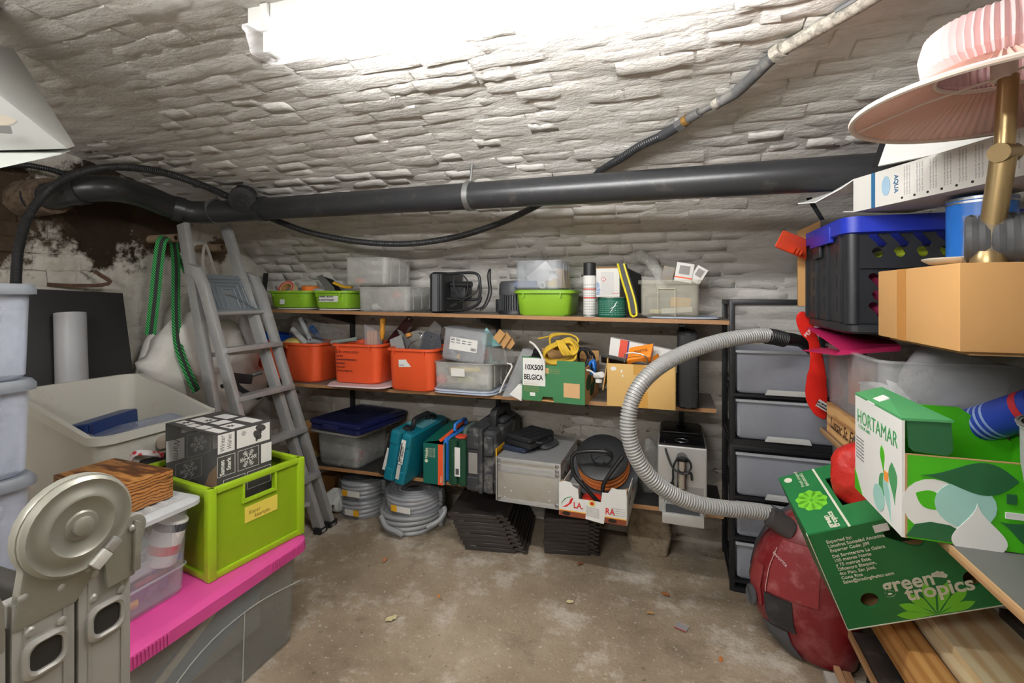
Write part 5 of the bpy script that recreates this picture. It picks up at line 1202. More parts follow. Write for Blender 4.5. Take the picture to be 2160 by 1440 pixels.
ONE('teal_card', 'teal folded card standing behind the labelled clear box', 'card', loft([[at(x, y, Y=2.30) for x, y in ((1014, 712), (1026, 690), (1058, 730), (1062, 766), (1024, 766))], [at(x, y, Y=2.306) for x, y in ((1014, 712), (1026, 690), (1058, 730), (1062, 766), (1024, 766))]]), M('teal_card', rgb(150, 206, 204), .6))
for k, pts in enumerate((((1040, 712), (1054, 694), (1066, 704), (1052, 724)), ((1052, 722), (1068, 700), (1078, 712), (1062, 736)), ((1066, 730), (1080, 712), (1086, 724), (1076, 738)))):
    tri('cardboard_piece', ('square tan cardboard piece standing on the electrics box, left of three', 'long tan cardboard piece on the electrics box, middle of three', 'small tan cardboard piece on the electrics box, right of three')[k], 'cardboard', pts, 2.26 + .02 * k, .006, m_card, group='cardboard pieces on the electrics box')
ONE('clear_pack', 'upright clear pack with dark grips beside the labelled box', 'packet', crumple(hexa([at(1024, 730, Y=2.22), at(1066, 738, Y=2.22), at(1072, 768, Y=2.22), at(1020, 768, Y=2.22)], [x + Vector((0, .1, 0)) for x in (at(1024, 730, Y=2.22), at(1066, 738, Y=2.22), at(1072, 768, Y=2.22), at(1020, 768, Y=2.22))]), .006, 30), CLEAR('pack_film', rgb(206, 206, 200), .3, .15))
ONE('dark_grips', 'dark brush grips inside the clear pack beside the labelled box', 'brush', cbox(.05, .05, .07, rot=(0, R(-8), 0)), M('dk_brown', rgb(58, 50, 46), .7, var=.4, vs=60), at(1050, 745, Y=2.27))
ONE('red_grip', 'red handle inside the clear pack beside the labelled box', 'handle', cbox(.016, .02, .05, rot=(0, R(10), 0)), M('red_cap', rgb(226, 78, 72), .5), at(1026, 748, Y=2.25))
# long blister pack leaning, small white lock
bl = T('blister_pack', 'long clear plastic blister leaning between clear box and green carton', 'packet', at(1066, 835, Y=2.2))
bp = [at(1102, 735, Y=2.24), at(1125, 740, Y=2.28), at(1085, 838, Y=2.2), at(1058, 836, Y=2.17)]
PW('blister', crumple(hexa(bp, [x + Vector((.01, .04, 0)) for x in bp]), .004, 30), CLEAR('blister', rgb(216, 218, 222), .42, .12, .12), bl, bevel=.004)
PW('white_tube', sweep(curve([at(1054, 828, Y=2.15), at(1066, 800, Y=2.15), at(1080, 772, Y=2.16), at(1070, 766, Y=2.17)], .01), .004, 7), m_paper, bl)
ONE('socket_plate', 'white square socket plate in front of the green carton', 'socket plate', hexa([at(1074, 832, Y=2.15), at(1100, 846, Y=2.15), at(1103, 812, Y=2.15), at(1094, 810, Y=2.15)], [x + Vector((.0, .03, 0)) for x in (at(1074, 832, Y=2.15), at(1100, 846, Y=2.15), at(1103, 812, Y=2.15), at(1094, 810, Y=2.15))]), m_paper, bevel=.002)
# green carton 10X500 BELGICA
m_gcard = M('green_card', rgb(58, 122, 76), .65, var=.08, vs=6, bump=.06, bs=120)
xg0, xg1 = sx_(1101, 2.13), sx_(1233, 2.10); zg0 = zm(-.35); 
gc = T('green_carton', 'green cardboard carton with white paper sign, full of yellow rope', 'carton', ((xg0 + xg1) / 2, 2.12, zg0), R(-4))
wg, dg, hg = (xg1 - xg0) / 2, .29, hz(1166, 760, 2.12) - zg0
cut = [(-wg, 0), (-.055, 0), (-.048, .022), (.0, .022), (.008, 0), (wg, 0), (wg, hg), (.022, hg), (.018, hg - .024), (-.058, hg - .024), (-.062, hg + .01), (-wg, hg + .012)]
P('front_panel', prism(cut, .006, basis((0, .006, 0), (1, 0, 0), (0, 0, 1))), m_gcard, gc)
P('right_panel', box(wg - .006, wg, .006, dg, 0, hg * .86), m_card, gc)
P('left_panel', box(-wg, -wg + .006, .006, dg, 0, hg), m_gcard, gc)
P('back_panel', box(-wg, wg, dg - .006, dg, 0, hg + .02), m_card, gc)
P('bottom_panel', box(-wg + .006, wg - .006, .006, dg - .006, 0, .005), m_card, gc)
for (y, z, a, b2) in ((.07, .09, .05, .035), (.14, .05, .05, .03), (.14, .15, .045, .03), (.21, .1, .05, .035)):
    DECAL('oval_print', ell(a, b2, n=16), M('dark_green_print', rgb(44, 78, 48), .65), gc, (wg + .0002, y, z), (0, 1, .2), (0, 0, 1))
DECAL('paper_sign', rect(.112, .128), m_paper, gc, (-wg + .004, -.0006, hg - .122), (1, 0, 0), (0, 0, 1))
TXT('10X500', m_ink, gc, (-wg + .012, -.0018, hg - .048), (1, 0, 0), (0, 0, 1), .034, bold=.0008, sx=.86)
TXT('BELGICA', m_ink, gc, (-wg + .010, -.0018, hg - .094), (1, 0, 0), (0, 0, 1), .034, bold=.0008, sx=.70)
m_tanprint = M('tan_print', rgb(206, 164, 116), .7)
DECAL('tan_patch', rect(.075, .065), m_tanprint, gc, (wg - .098, -.0005, .028), (1, 0, 0), (0, 0, 1))
DECAL('seal_print', rect(.026, .026), m_tanprint, gc, (-.045, -.0005, hg - .062), (1, 0, 0), (0, 0, 1))
DECAL('small_sticker', rect(.026, .016), m_paper, gc, (-wg + .04, -.0005, .022), (1, 0, 0), (0, 0, 1))
for k in range(6): TXT('PRODUCT OF BELGIUM', M('olive_ink', rgb(170, 160, 110), .7), gc, (-wg + .01, -.0012, .084 - .0085 * k), (1, 0, 0), (0, 0, 1), .007, ext=.0002)
for k in range(3): TXT('PAPER  PRODUCTS', M('olive_ink', rgb(170, 160, 110), .7), gc, (-.016, -.0012, hg - .044 - .008 * k), (1, 0, 0), (0, 0, 1), .006, ext=.0002)
# yellow rope hank
m_rope = M('yellow_rope', rgb(214, 176, 50), .6, var=.15, vs=60, bump=.3, bs=300)
rp = T('yellow_rope', 'tied hank of yellow rope lying on top of the green carton', 'rope', at(1180, 770, Y=2.22))
ra = []
rnd = random.Random(4)
for k in range(7):
    y0 = 2.165 + .014 * k; o = k * 1.4; e = rnd.uniform(-4, 4)
    PW('loop', sweep(curve([at(1150 + e, 756 - o, Y=y0), at(1152, 742 - o, Y=y0), at(1178 + e, 728 - o, Y=y0), at(1203, 722 - o, Y=y0), at(1216 + e, 738 - o, Y=y0), at(1212, 758 - o, Y=y0), at(1185 + e, 766 - o, Y=y0), at(1160, 766 - o, Y=y0)], .012, True), .0055, 7, True), m_rope, rp)
for k in range(4):
    PW('wrap', sweep(curve([at(1174 + 4 * k, 718, Y=2.16), at(1182 + 5 * k, 736, Y=2.145), at(1190 + 6 * k, 748, Y=2.15), at(1206 + 4 * k, 738, Y=2.17), at(1196 + 4 * k, 722, Y=2.2)], .01), .0055, 7), m_rope, rp)
for k in range(4):
    PW('upper_loop', sweep(curve([at(1168 - k, 735 - 2 * k, Y=2.26 + .012 * k), at(1160, 715 - 2 * k, Y=2.26 + .012 * k), at(1175, 706 - k, Y=2.27 + .012 * k), at(1205, 706, Y=2.27 + .012 * k), at(1220, 718, Y=2.26 + .012 * k), at(1205, 735, Y=2.25 + .012 * k)], .012, True), .005, 7, True), m_rope, rp)
ONE('dark_coupling', 'dark rubber hose coupling at the left rim of the green carton', 'coupling', lathe([(.022, 0), (.026, .01), (.026, .03), (.02, .045), (.02, .06)], 18).tr(rot=(R(30), R(12), 0)), m_black_rub, at(1132, 760, Y=2.22))
ONE('yellow_string', 'thin yellow string running from the dark coupling to the rope', 'string', sweep(curve([at(1135, 714, Y=2.28), at(1155, 710, Y=2.28), at(1175, 704, Y=2.28)], .01), .004, 6), m_rope)
ONE('white_hose', 'white flex arching over the rim of the green carton', 'flex', sweep(curve([at(1118, 721, Y=2.17), at(1128, 728, Y=2.14), at(1140, 745, Y=2.11), at(1147, 766, Y=2.10), at(1148, 790, Y=2.10)], .008), .0052, 8), m_paper)
ONE('black_cable', 'black cable coil behind the yellow rope', 'cable', sweep([Vector((.04 * math.cos(a) + .02 * math.sin(a * .3), .03 * math.sin(a * .5), .045 * math.sin(a))) for a in [k * .4 for k in range(50)]], .006, 7), m_black_rub, at(1228, 755, Y=2.27))
ONE('blue_cable', 'blue cable coil at the right corner of the green carton', 'cable', sweep([Vector((.012 * math.cos(a), .004 * a - .02, .03 * math.sin(a))) for a in [k * .5 for k in range(30)]], .0065, 7), M('blue_cable', rgb(30, 110, 200), .45), at(1249, 775, Y=2.22))
pg = T('white_plug', 'white plug hanging between the green and brown cartons', 'plug', at(1262, 790, Y=2.14))
PW('plug_body', cyl(at(1256, 792, Y=2.15), at(1270, 790, Y=2.11), .014, n=14), m_paper, pg, bevel=.002)
PW('collar', cyl(at(1263, 800, Y=2.12), at(1263, 806, Y=2.12), .015, n=14), m_paper, pg)
PW('flex', sweep(curve([at(1236, 780, Y=2.14), at(1246, 782, Y=2.13), at(1256, 790, Y=2.13)], .006), .004, 6), m_paper, pg)
# brown carton with boxes
m_bcard = M('buff_card', rgb(206, 168, 102), .7, var=.06, vs=5, bump=.05)
xb0, xb1 = sx_(1281, 2.12), sx_(1424, 2.12); zb0 = zm(.0)
bc = T('brown_carton', 'buff cardboard carton with tape holding small boxes on the middle shelf', 'carton', ((xb0 + xb1) / 2, 2.12, zb0))
wb_, db_, hb_ = (xb1 - xb0) / 2, .28, hz(1350, 769, 2.12) - zb0
P('front_panel', box(-wb_, wb_, 0, .005, 0, hb_), m_bcard, bc, bevel=.0015)
for sx in (-1, 1): P('side_panel', box(sx * wb_ - .0025, sx * wb_ + .0025, .005, db_, 0, hb_ + .02), m_bcard, bc)
P('back_panel', box(-wb_, wb_, db_ - .005, db_, 0, hb_), m_bcard, bc)
P('bottom_panel', box(-wb_, wb_, .005, db_, 0, .005), m_bcard, bc)
P('side_flap', hexa([(-wb_ - .003, .0, hb_), (-wb_ - .003, .27, hb_), (-wb_ - .022, .27, hb_ - .1), (-wb_ - .022, 0, hb_ - .12)], [(-wb_ - .0005, .0, hb_), (-wb_ - .0005, .27, hb_), (-wb_ - .018, .27, hb_ - .1), (-wb_ - .018, 0, hb_ - .12)]), m_bcard, bc)
m_tape = M('packing_tape', rgb(196, 148, 70), .3)
DECAL('tape', rect(.05, .045), m_tape, bc, (-.03, -.0003, hb_ - .045), (1, 0, 0), (0, 0, 1))
DECAL('tape', rect(.05, .07), m_tape, bc, (-.02, -.0003, .001), (1, 0, 0), (0, 0, 1))
for (x, z, a, b2) in ((-.115, .165, .013, .009), (-.08, .155, .004, .007), (-.075, .135, .003, .006)): DECAL('torn_patch', ell(a, b2, n=10), m_paper, bc, (x, -.0004, z), (1, 0, 0), (0, 0, 1))
wbx = T('white_box', 'white carton with red stripe standing up inside the buff carton', 'carton', at(1350, 775, Y=2.22))
W4 = [at(1288, 712, Y=2.22), at(1425, 740, Y=2.22), at(1418, 775, Y=2.22), at(1282, 770, Y=2.22)]
PW('body', hexa(W4, [x + Vector((0, .05, 0)) for x in W4]), m_paper, wbx, bevel=.001)
S4 = [at(1309, 715.5, Y=2.2195), at(1328, 719.5, Y=2.2195), at(1322, 772, Y=2.2195), at(1301, 771, Y=2.2195)]
PW('red_stripe', hexa(S4, [x + Vector((0, .0008, 0)) for x in S4]), M('stripe_red', rgb(226, 84, 60), .5), wbx)
S5 = [at(1325, 718.8, Y=2.219), at(1328, 719.5, Y=2.219), at(1322, 772, Y=2.219), at(1318, 771.8, Y=2.219)]
PW('blue_line', hexa(S5, [x + Vector((0, .0008, 0)) for x in S5]), M('line_navy', rgb(66, 56, 120), .5), wbx)
for k in range(9):
    S6 = [at(1400 + 1.7 * k, 747 + .35 * k, Y=2.219), at(1400.9 + 1.7 * k, 747.2 + .35 * k, Y=2.219), at(1400.9 + 1.7 * k, 764, Y=2.219), at(1400 + 1.7 * k, 764, Y=2.219)]
    PW('barcode', hexa(S6, [x + Vector((0, .0008, 0)) for x in S6]), m_ink, wbx)
m_obox = M('orange_box', rgb(240, 140, 34), .5)
ob = T('orange_box', 'orange carton lying tilted in the buff carton', 'carton', at(1350, 750, Y=2.16))
O4 = [at(1328, 733, Y=2.17), at(1378, 724, Y=2.17), at(1372, 752, Y=2.12), at(1322, 760, Y=2.13)]
PW('body', hexa(O4, [x + Vector((0, .03, -.035)) for x in O4]), m_obox, ob, bevel=.001)
O5 = [at(1378, 752, Y=2.11), at(1386, 746, Y=2.14), at(1396, 768, Y=2.14), at(1372, 768, Y=2.11)]
PW('end_flap', hexa(O5, [x + Vector((.003, .02, 0)) for x in O5]), m_obox, ob)
OB = basis(ob.matrix_basis.inverted() @ at(1338, 745, Y=2.143), at(1378, 724, Y=2.17) - at(1328, 733, Y=2.17), at(1328, 733, Y=2.17) - at(1322, 760, Y=2.13))
TXT('BOSTO', M('brown_ink', rgb(120, 60, 20), .6), ob, OB.translation + OB.to_3x3() @ Vector((0, 0, .0015)), OB.to_3x3() @ Vector((1, 0, 0)), OB.to_3x3() @ Vector((0, 1, 0)), .018)
tr_ = T('metal_tray', 'dark metal tray with wire handle lying across the buff carton', 'tray', at(1320, 762, Y=2.14))
TT = [at(1268, 744, Y=2.16), at(1372, 766, Y=2.13), at(1366, 776, Y=2.2), at(1268, 756, Y=2.26)]
PW('tray_body', hexa(TT, [x - Vector((0, 0, .018)) for x in TT]), M('tray_dark', rgb(70, 68, 66), .45, .5), tr_, bevel=.003)
PW('wire_handle', sweep(curve([at(1317, 764, Y=2.12), at(1320, 746, Y=2.11), at(1345, 745, Y=2.11), at(1362, 752, Y=2.11), at(1366, 764, Y=2.12)], .008), .003, 7), m_galv, tr_)
# slim black case
cx, w = fit(1429, 1475, 2.16)
bk = T('slim_black_case', 'slim black ribbed case standing upright at the right of the middle shelf', 'case', (cx, 2.31, zm(cx)))
hk = hz(1452, 704, 2.16) - zm(cx)
P('shell', rbox(w, .30, hk, .018, .008, n=4), m_black_pl, bk)
P('centre_band', box(-.011, .011, -.1515, .1515, .004, hk + .002), m_black_rub, bk)
for k in range(30):
    for sx in (-1, 1): P('rib', box(sx * .026 - .012, sx * .026 + .012, -.1515, -.149, .03 + k * (hk - .06) / 30, .034 + k * (hk - .06) / 30), m_black_pl, bk)
# ------------------------------------------------------------------ lowest shelf
cx, w = fit(657, 765, 2.2)
lc = T('lidded_clear_box', 'clear box with cloudy lid under the navy case on the lowest shelf', 'storage box', (cx, 2.345, zb(cx)), R(-5))
hl = hz(700, 905, 2.19) - zb(cx)
P('body', tub(w - .03, .28, hl - .02, .90, .003, .03, .005, .005), m_clearg, lc)
P('lid', loft([rrect(w - .03, .285, .03, hl - .03), rrect(w + .03, .33, .04, hl - .026), rrect(w + .03, .33, .04, hl - .014), rrect(w - .04, .27, .03, hl), rrect(w - .06, .25, .03, hl), rrect(w - .07, .24, .03, hl - .006)]), m_lidwhite, lc)
ONE('hose_clutter', 'clear tubing and bags tangled inside the box under the navy case', 'tubing', sweep([Vector((.10 * math.cos(a * 1.1) * (1 + .2 * math.sin(a * 2.3)), .08 * math.sin(a), .05 + .035 * math.sin(a * .7))) for a in [k * .3 for k in range(80)]], .006, 6), CLEAR('tubing', rgb(220, 220, 216), .5, .15), (cx, 2.345, zb(cx) + .01))
ONE('red_pack', 'red and white packet inside the box under the navy case', 'packet', cbox(.05, .03, .07, rot=(0, R(10), 0)), M('pack_red', rgb(206, 70, 66), .5), (cx + .09, 2.28, zb(cx) + .06))
ONE('inner_bag', 'crumpled clear bag filling the box under the navy case', 'bag', crumple(rbox(.22, .2, .13, .03, .02, n=4), .02, 16), CLEAR('film_bag4', rgb(206, 206, 202), .35, .15, .15), (cx, 2.36, zb(cx) + .012))
nz = zb(cx) + hl
m_navy = M('navy_case', rgb(26, 32, 78), .35, var=.12)
nc = T('navy_case', 'flat navy blue plastic case lying on the cloudy lid', 'case', (fit(650, 742, 2.15)[0] + .06, 2.335, nz + .001), R(-7))
P('lower_shell', rbox(.36, .40, .030, .02, .006), m_navy, nc)
P('upper_shell', rbox(.37, .41, .026, .02, .006, .031), m_navy, nc)
P('grid_top', box(-.16, .12, -.17, .17, .0575, .059), M('navy_dark', rgb(16, 18, 38), .5, bump=.4, bs=160), nc)
for k in range(12): P('grid_line', box(-.15, .11, -.16 + k * .029, -.157 + k * .029, .059, .0605), m_navy, nc)
P('latch', box(-.07, .05, -.212, -.204, .018, .044), m_navy, nc, bevel=.003)
# box and blue canister behind the ladder foot
ONE('cardboard_box', 'brown cardboard box at the left end of the lowest shelf behind the ladder', 'carton', rbox(.10, .24, .20, .003, .002), m_card, (-2.09, 2.38, zb(-2.0)))
ONE('blue_canister', 'blue canister behind the ladder at the left end of the lowest shelf', 'canister', lathe([(.045, 0), (.05, .006), (.05, .13), (.03, .16), (.02, .17)], 18), M('canister_blue', rgb(50, 96, 150), .45), (-2.07, 2.21, zb(-2.05)))

def toolcase(name, label, loc, rot, w, d, h, mat, cat='tool case', e=.008, r=.016):
    s = T(name, label, cat, loc, rot)
    P('shell', rbox(w * .49, d, h, r, e, cx=-w * .255), mat, s)
    P('shell', rbox(w * .49, d, h, r, e, cx=w * .255), mat, s)
    return s
m_teal = M('teal_plastic', rgb(14, 112, 130), .38, var=.1, dirt=rgb(110, 150, 150), dirt_at=.68)
q = at(829, 1030, Y=2.085)
tc = toolcase('teal_tool_case', 'teal power tool case with black handle leaning on the lowest shelf', (q.x, 2.285, zb(q.x) + .008), (0, R(11), 0), .125, .40, .265, m_teal)
for zz_ in (.0, .19): 
    for sx in (-1, 1): P('corner_pad', rbox(.055, .06, .068, .012, .006, .003 + zz_, cx=sx * .034, cy=-.175), m_teal, tc)
P('top_recess', box(-.05, .05, -.07, .08, .2655, .268), M('teal_dusty', rgb(90, 150, 158), .6), tc)
thd = P('handle', sweep(curve([(0, -.09, .266), (0, -.09, .292), (0, -.075, .305), (0, .05, .305), (0, .065, .292), (0, .065, .266)], .01), .013, 10), m_black_pl, tc)
for k in range(10): P('grip_ring', pipe((0, -.065 + k * .012, .305), (0, -.061 + k * .012, .305), .0145, .012, 12), m_black_rub, thd)
for y in (-.135, .11): P('latch', rbox(.05, .045, .016, .006, .003, .262, cy=y), m_black_pl, tc)
F_ = -.2065
DECAL('label', rect(.026, .125), m_paper, tc, (.012, F_, .110), (1, 0, 0), (0, 0, 1), .002)
TXT('AVT  HR2631FT', m_ink, tc, (.033, F_ - .0022, .115), (0, 0, 1), (-1, 0, 0), .014, bold=.0003, sx=.9)
DECAL('barcode', rect(.006, .10), m_ink, tc, (.0145, F_ - .0012, .118), (1, 0, 0), (0, 0, 1), .0012)
DECAL('label', rect(.020, .075), M('label_silver', rgb(196, 196, 190), .5), tc, (.012, F_, .030), (1, 0, 0), (0, 0, 1), .002)
q = at(806, 1003, Y=2.12)
bkc = toolcase('black_tool_case', 'black case with white label squeezed behind the teal tool case', (q.x - .012, 2.32, zb(q.x) + .008), (0, R(16), 0), .055, .36, .25, m_black_pl)
DECAL('label', rect(.03, .12), m_paper, bkc, (-.012, -.181, .04), (1, 0, 0), (0, 0, 1), .001)
P('silver_latch', box(-.02, .02, -.17, -.13, .25, .256), m_galv, bkc)
# green and orange carton
m_met = M('bottle_green_card', rgb(12, 96, 84), .5, var=.08, dirt=rgb(150, 176, 160), dirt_at=.74, vs=30)
xa, xb = sx_(893, 2.15), sx_(934, 2.15)
mc = T('green_orange_carton', 'bottle green and orange tool carton standing open beside the teal case', 'carton', ((xa + xb) / 2, 2.15, zb(xa)), R(0))
wm = (xb - xa) / 2; hm = hz(910, 935, 2.15) - zb(xa)
P('front_panel', box(-wm, wm, 0, .003, 0, hm), m_met, mc)
P('right_panel', box(wm - .003, wm, .003, .32, 0, hm), m_met, mc); P('left_panel', box(-wm, -wm + .003, .003, .32, 0, hm), m_met, mc); P('back_panel', box(-wm, wm, .317, .32, 0, hm), m_met, mc)
m_or = M('print_orange', rgb(232, 90, 44), .5)
P('orange_stripe', box(wm * .52, wm, -.0006, 0, 0, hm), m_or, mc)
P('side_stripe', box(wm, wm + .0006, 0, .018, 0, hm), m_paper, mc)
for k in range(26): P('scale_mark', box(wm, wm + .001, .0, .02, .01 + k * hm / 27, .012 + k * hm / 27), m_met, mc)
P('open_flap', hexa([(-wm, .01, hm), (wm * .6, .0, hm + .02), (wm * .7, .30, hm + .05), (-wm, .31, hm + .03)], [(-wm, .01, hm + .003), (wm * .6, .0, hm + .023), (wm * .7, .30, hm + .053), (-wm, .31, hm + .033)]), m_met, mc)
P('flap_edge', hexa([(wm * .6, .0, hm + .02), (wm * .85, .0, hm + .012), (wm * .9, .30, hm + .044), (wm * .7, .30, hm + .05)], [(wm * .6, .0, hm + .023), (wm * .85, .0, hm + .015), (wm * .9, .30, hm + .047), (wm * .7, .30, hm + .053)]), m_or, mc)
m_cr = M('cream_ink', rgb(216, 216, 190), .6)
TXT('Metabo', m_cr, mc, (-wm * .55, -.0008, hm * .62), (0, 0, 1), (-1, 0, 0), .022, bold=.0006, sx=.8)
DECAL('round_mark', ell(.009, .009), m_cr, mc, (-wm * .68, -.0004, hm * .56), (1, 0, 0), (0, 0, 1))
for k in range(5): TXT('Elektrowerkzeuge', m_cr, mc, (-wm * .38 + .008 * k, -.0008, hm * .66), (0, 0, 1), (-1, 0, 0), .0065, ext=.0002)
TXT('Metabo', m_cr, mc, (wm * .9, -.0012, hm * .06), (0, 0, 1), (-1, 0, 0), .014, sx=.8)
# blue case
xa, xb = sx_(931, 2.18), sx_(952, 2.18)
bl_ = toolcase('blue_tool_case', 'slim bright blue tool case between the green cases', ((xa + xb) / 2, 2.34, zb(xa)), 0, xb - xa, .31, hz(938, 925, 2.18) - zb(xa), M('sky_blue_pl', rgb(54, 128, 214), .4))
P('handle', sweep(curve([(0, -.06, .24), (0, -.06, .262), (0, -.04, .272), (0, .06, .272), (0, .08, .262), (0, .08, .24)], .01), .009, 8), M('sky_blue_pl', rgb(54, 128, 214), .4), bl_)
# dark green case
xa, xb = sx_(944, 2.155), sx_(984, 2.155)
m_dkg = M('dark_green_pl', rgb(26, 70, 50), .42, var=.1, dirt=rgb(110, 130, 116), dirt_at=.72, vs=14)
gk = toolcase('dark_green_tool_case', 'dark green tool case with red latch and white label strip', ((xa + xb) / 2, 2.325, zb(xa)), 0, xb - xa, .34, hz(962, 928, 2.155) - zb(xa), m_dkg)
hgk = hz(962, 928, 2.155) - zb(xa)
P('latch', rbox(.055, .05, .014, .005, .003, hgk - .006, cy=-.11), M('latch_red', rgb(222, 76, 52), .45), gk)
P('handle', sweep(curve([(0, -.07, hgk - .01), (0, -.06, hgk + .025), (0, .06, hgk + .025), (0, .07, hgk - .01)], .01), .012, 8), M('grey_green', rgb(96, 116, 104), .5), gk)
DECAL('label', rect(.030, .145), m_paper, gk, (-.012, -.171, hgk * .22), (1, 0, 0), (0, 0, 1), .0015)
DECAL('barcode', rect(.018, .03), M('print_dark', rgb(84, 80, 78), .6), gk, (-.006, -.1728, hgk * .26), (1, 0, 0), (0, 0, 1))
# black toolbox
m_dusty = M('dusty_black', rgb(52, 53, 56), .55, var=.15, vs=7, dirt=rgb(150, 148, 144), dirt_at=.60)
xa, xb = sx_(982, 2.10), sx_(1046, 2.10)
hb2 = hz(1010, 905, 2.10) - zb(xa)
bt_ = T('black_tool_box', 'bulky dusty black power tool case with yellow sticker and top handle', 'tool case', ((xa + xb) / 2, 2.30, zb(xa)), 0)
wt = xb - xa
P('shell', rbox(wt * .5, .39, hb2, .02, .012, cx=-wt * .25), m_dusty, bt_)
P('shell', rbox(wt * .46, .39, hb2 * .97, .02, .012, cx=wt * .26), m_dusty, bt_)
P('centre_rib', rbox(.02, .41, hb2 * .99, .004, .003, .004), m_dusty, bt_)
for zz_ in (.012, hb2 * .60): P('front_pad', rbox(wt * .30, .03, hb2 * .30, .008, .006, zz_, cx=wt * .27, cy=-.195), m_dusty, bt_)
P('front_recess', rbox(wt * .30, .006, hb2 * .32, .006, .002, hb2 * .30, cx=-wt * .26, cy=-.196), M('pale_dust', rgb(140, 138, 134), .8, var=.3), bt_)
P('front_pad', rbox(wt * .42, .02, hb2 * .24, .008, .006, hb2 * .68, cx=-wt * .25, cy=-.195), m_dusty, bt_)
P('front_pad', rbox(wt * .42, .02, hb2 * .22, .008, .006, .012, cx=-wt * .25, cy=-.195), m_dusty, bt_)
P('handle', sweep(curve([(.03, -.10, hb2 - .01), (.03, -.10, hb2 + .045), (.03, -.07, hb2 + .058), (.03, .06, hb2 + .058), (.03, .09, hb2 + .045), (.03, .09, hb2 - .01)], .015), 1, flat=(.034, .03), up=(1, 0, 0)), m_black_pl, bt_, bevel=.004)
P('top_block', rbox(wt * .5, .2, .03, .02, .01, hb2 - .012, cx=.03, cy=.05), m_dusty, bt_)
P('sticker', box(wt / 2 - .004, wt / 2 + .0012, -.192, -.08, hb2 * .28, hb2 * .72), M('sticker_yellow', rgb(236, 176, 30), .5), bt_, label='yellow sticker')
for k in range(6): P('sticker_print', box(wt / 2 + .0012, wt / 2 + .002, -.185 + .014 * k, -.178 + .014 * k, hb2 * .34, hb2 * .66), m_ink, bt_)
# aluminium case
xa, xb = sx_(1049, 2.055), sx_(1180, 2.055)
wa = xb - xa; ha = hz(1115, 972, 2.055) - zb(xa); za = zb((xa + xb) / 2)
m_alp = M('alu_panel', rgb(186, 184, 176), .45, .55, var=.06, vs=5, dirt=rgb(168, 160, 146), dirt_at=.6)
ac = T('aluminium_case', 'silver aluminium case with riveted corners jutting out over the lowest shelf', 'case', ((xa + xb) / 2, 2.255, za))
da = .20
P('body', box(-wa / 2, wa / 2, -da, da, .004, ha * .76), m_alp, ac, bevel=.006)
P('lid', box(-wa / 2, wa / 2, -da, da, ha * .765, ha), m_alp, ac, bevel=.006)
for z in (.008, ha * .73, ha * .80, ha - .008):
    P('edge_profile', loft([[Vector(p) for p in rrect(wa + .006, 2 * da + .006, .012, z - .009, 4)], [Vector(p) for p in rrect(wa + .008, 2 * da + .008, .012, z, 4)], [Vector(p) for p in rrect(wa + .006, 2 * da + .006, .012, z + .009, 4)]]), m_alu, ac)
for sx in (-1, 1):
    P('edge_profile', box(sx * wa / 2 - .007, sx * wa / 2 + .004 * sx + .003, -da - .004, -da + .012, .0, ha), m_alu, ac, bevel=.003)
    for z in (.014, ha * .74, ha * .82, ha - .012):
        P('corner_cap', rbox(.030, .030, .024, .010, .006, z - .012, cx=sx * (wa / 2 - .009), cy=-da + .010), m_galv, ac)
P('latch', rbox(.03, .008, .045, .004, .002, ha * .64, cx=0, cy=0).tr((wa / 2 + .006, -.08, 0), (0, 0, R(90))), m_galv, ac)
P('side_sticker', box(wa / 2 + .001, wa / 2 + .002, .0, .10, ha * .40, ha * .62), M('sticker_red', rgb(160, 60, 56), .5), ac)
for (x, z) in ((-.11, .062), (-.11, .02), (.10, .07), (.10, .03), (-.08, .05)): P('rivet', lathe([(.005, 0), (.005, .0012), (.002, .003)], 10).tr((x, -da, z), (R(90), 0, 0)), m_alu, ac)
zal = za + ha
ONE('grey_pouch', 'grey oval pouch lying on the aluminium case beside the bit case', 'pouch', rbox(.07, .13, .025, .03, .008), m_dgrey, (ac.location.x + .04, 2.27, zal + .002), R(-18))
ONE('dark_blue_box', 'flat dark blue box under the black bit case', 'box', rbox(.13, .16, .022, .012, .005), M('dk_blue', rgb(36, 46, 66), .5), (ac.location.x - .08, 2.215, zal + .002), R(-12))
bs_ = T('bit_case', 'small black ribbed bit case with red clips on the aluminium case', 'case', (ac.location.x - .04, 2.235, zal + .0255), (R(0), R(0), R(-22)))
P('lower_shell', rbox(.15, .20, .026, .014, .005), m_black_pl, bs_)
P('upper_shell', rbox(.15, .20, .024, .014, .006, .0265), m_black_pl, bs_)
for k in range(4): P('top_rib', box(-.06 + .04 * k - .003, -.06 + .04 * k + .003, -.09, .09, .0505, .053), m_black_pl, bs_)
for y in (-.06, .06): P('clip', box(-.079, -.074, y - .016, y + .016, .010, .045), M('clip_red', rgb(226, 52, 44), .45), bs_, bevel=.0015)
P('handle', sweep(curve([(.075, -.05, .026), (.10, -.04, .026), (.10, .04, .026), (.075, .05, .026)], .01), .006, 8), m_black_rub, bs_)
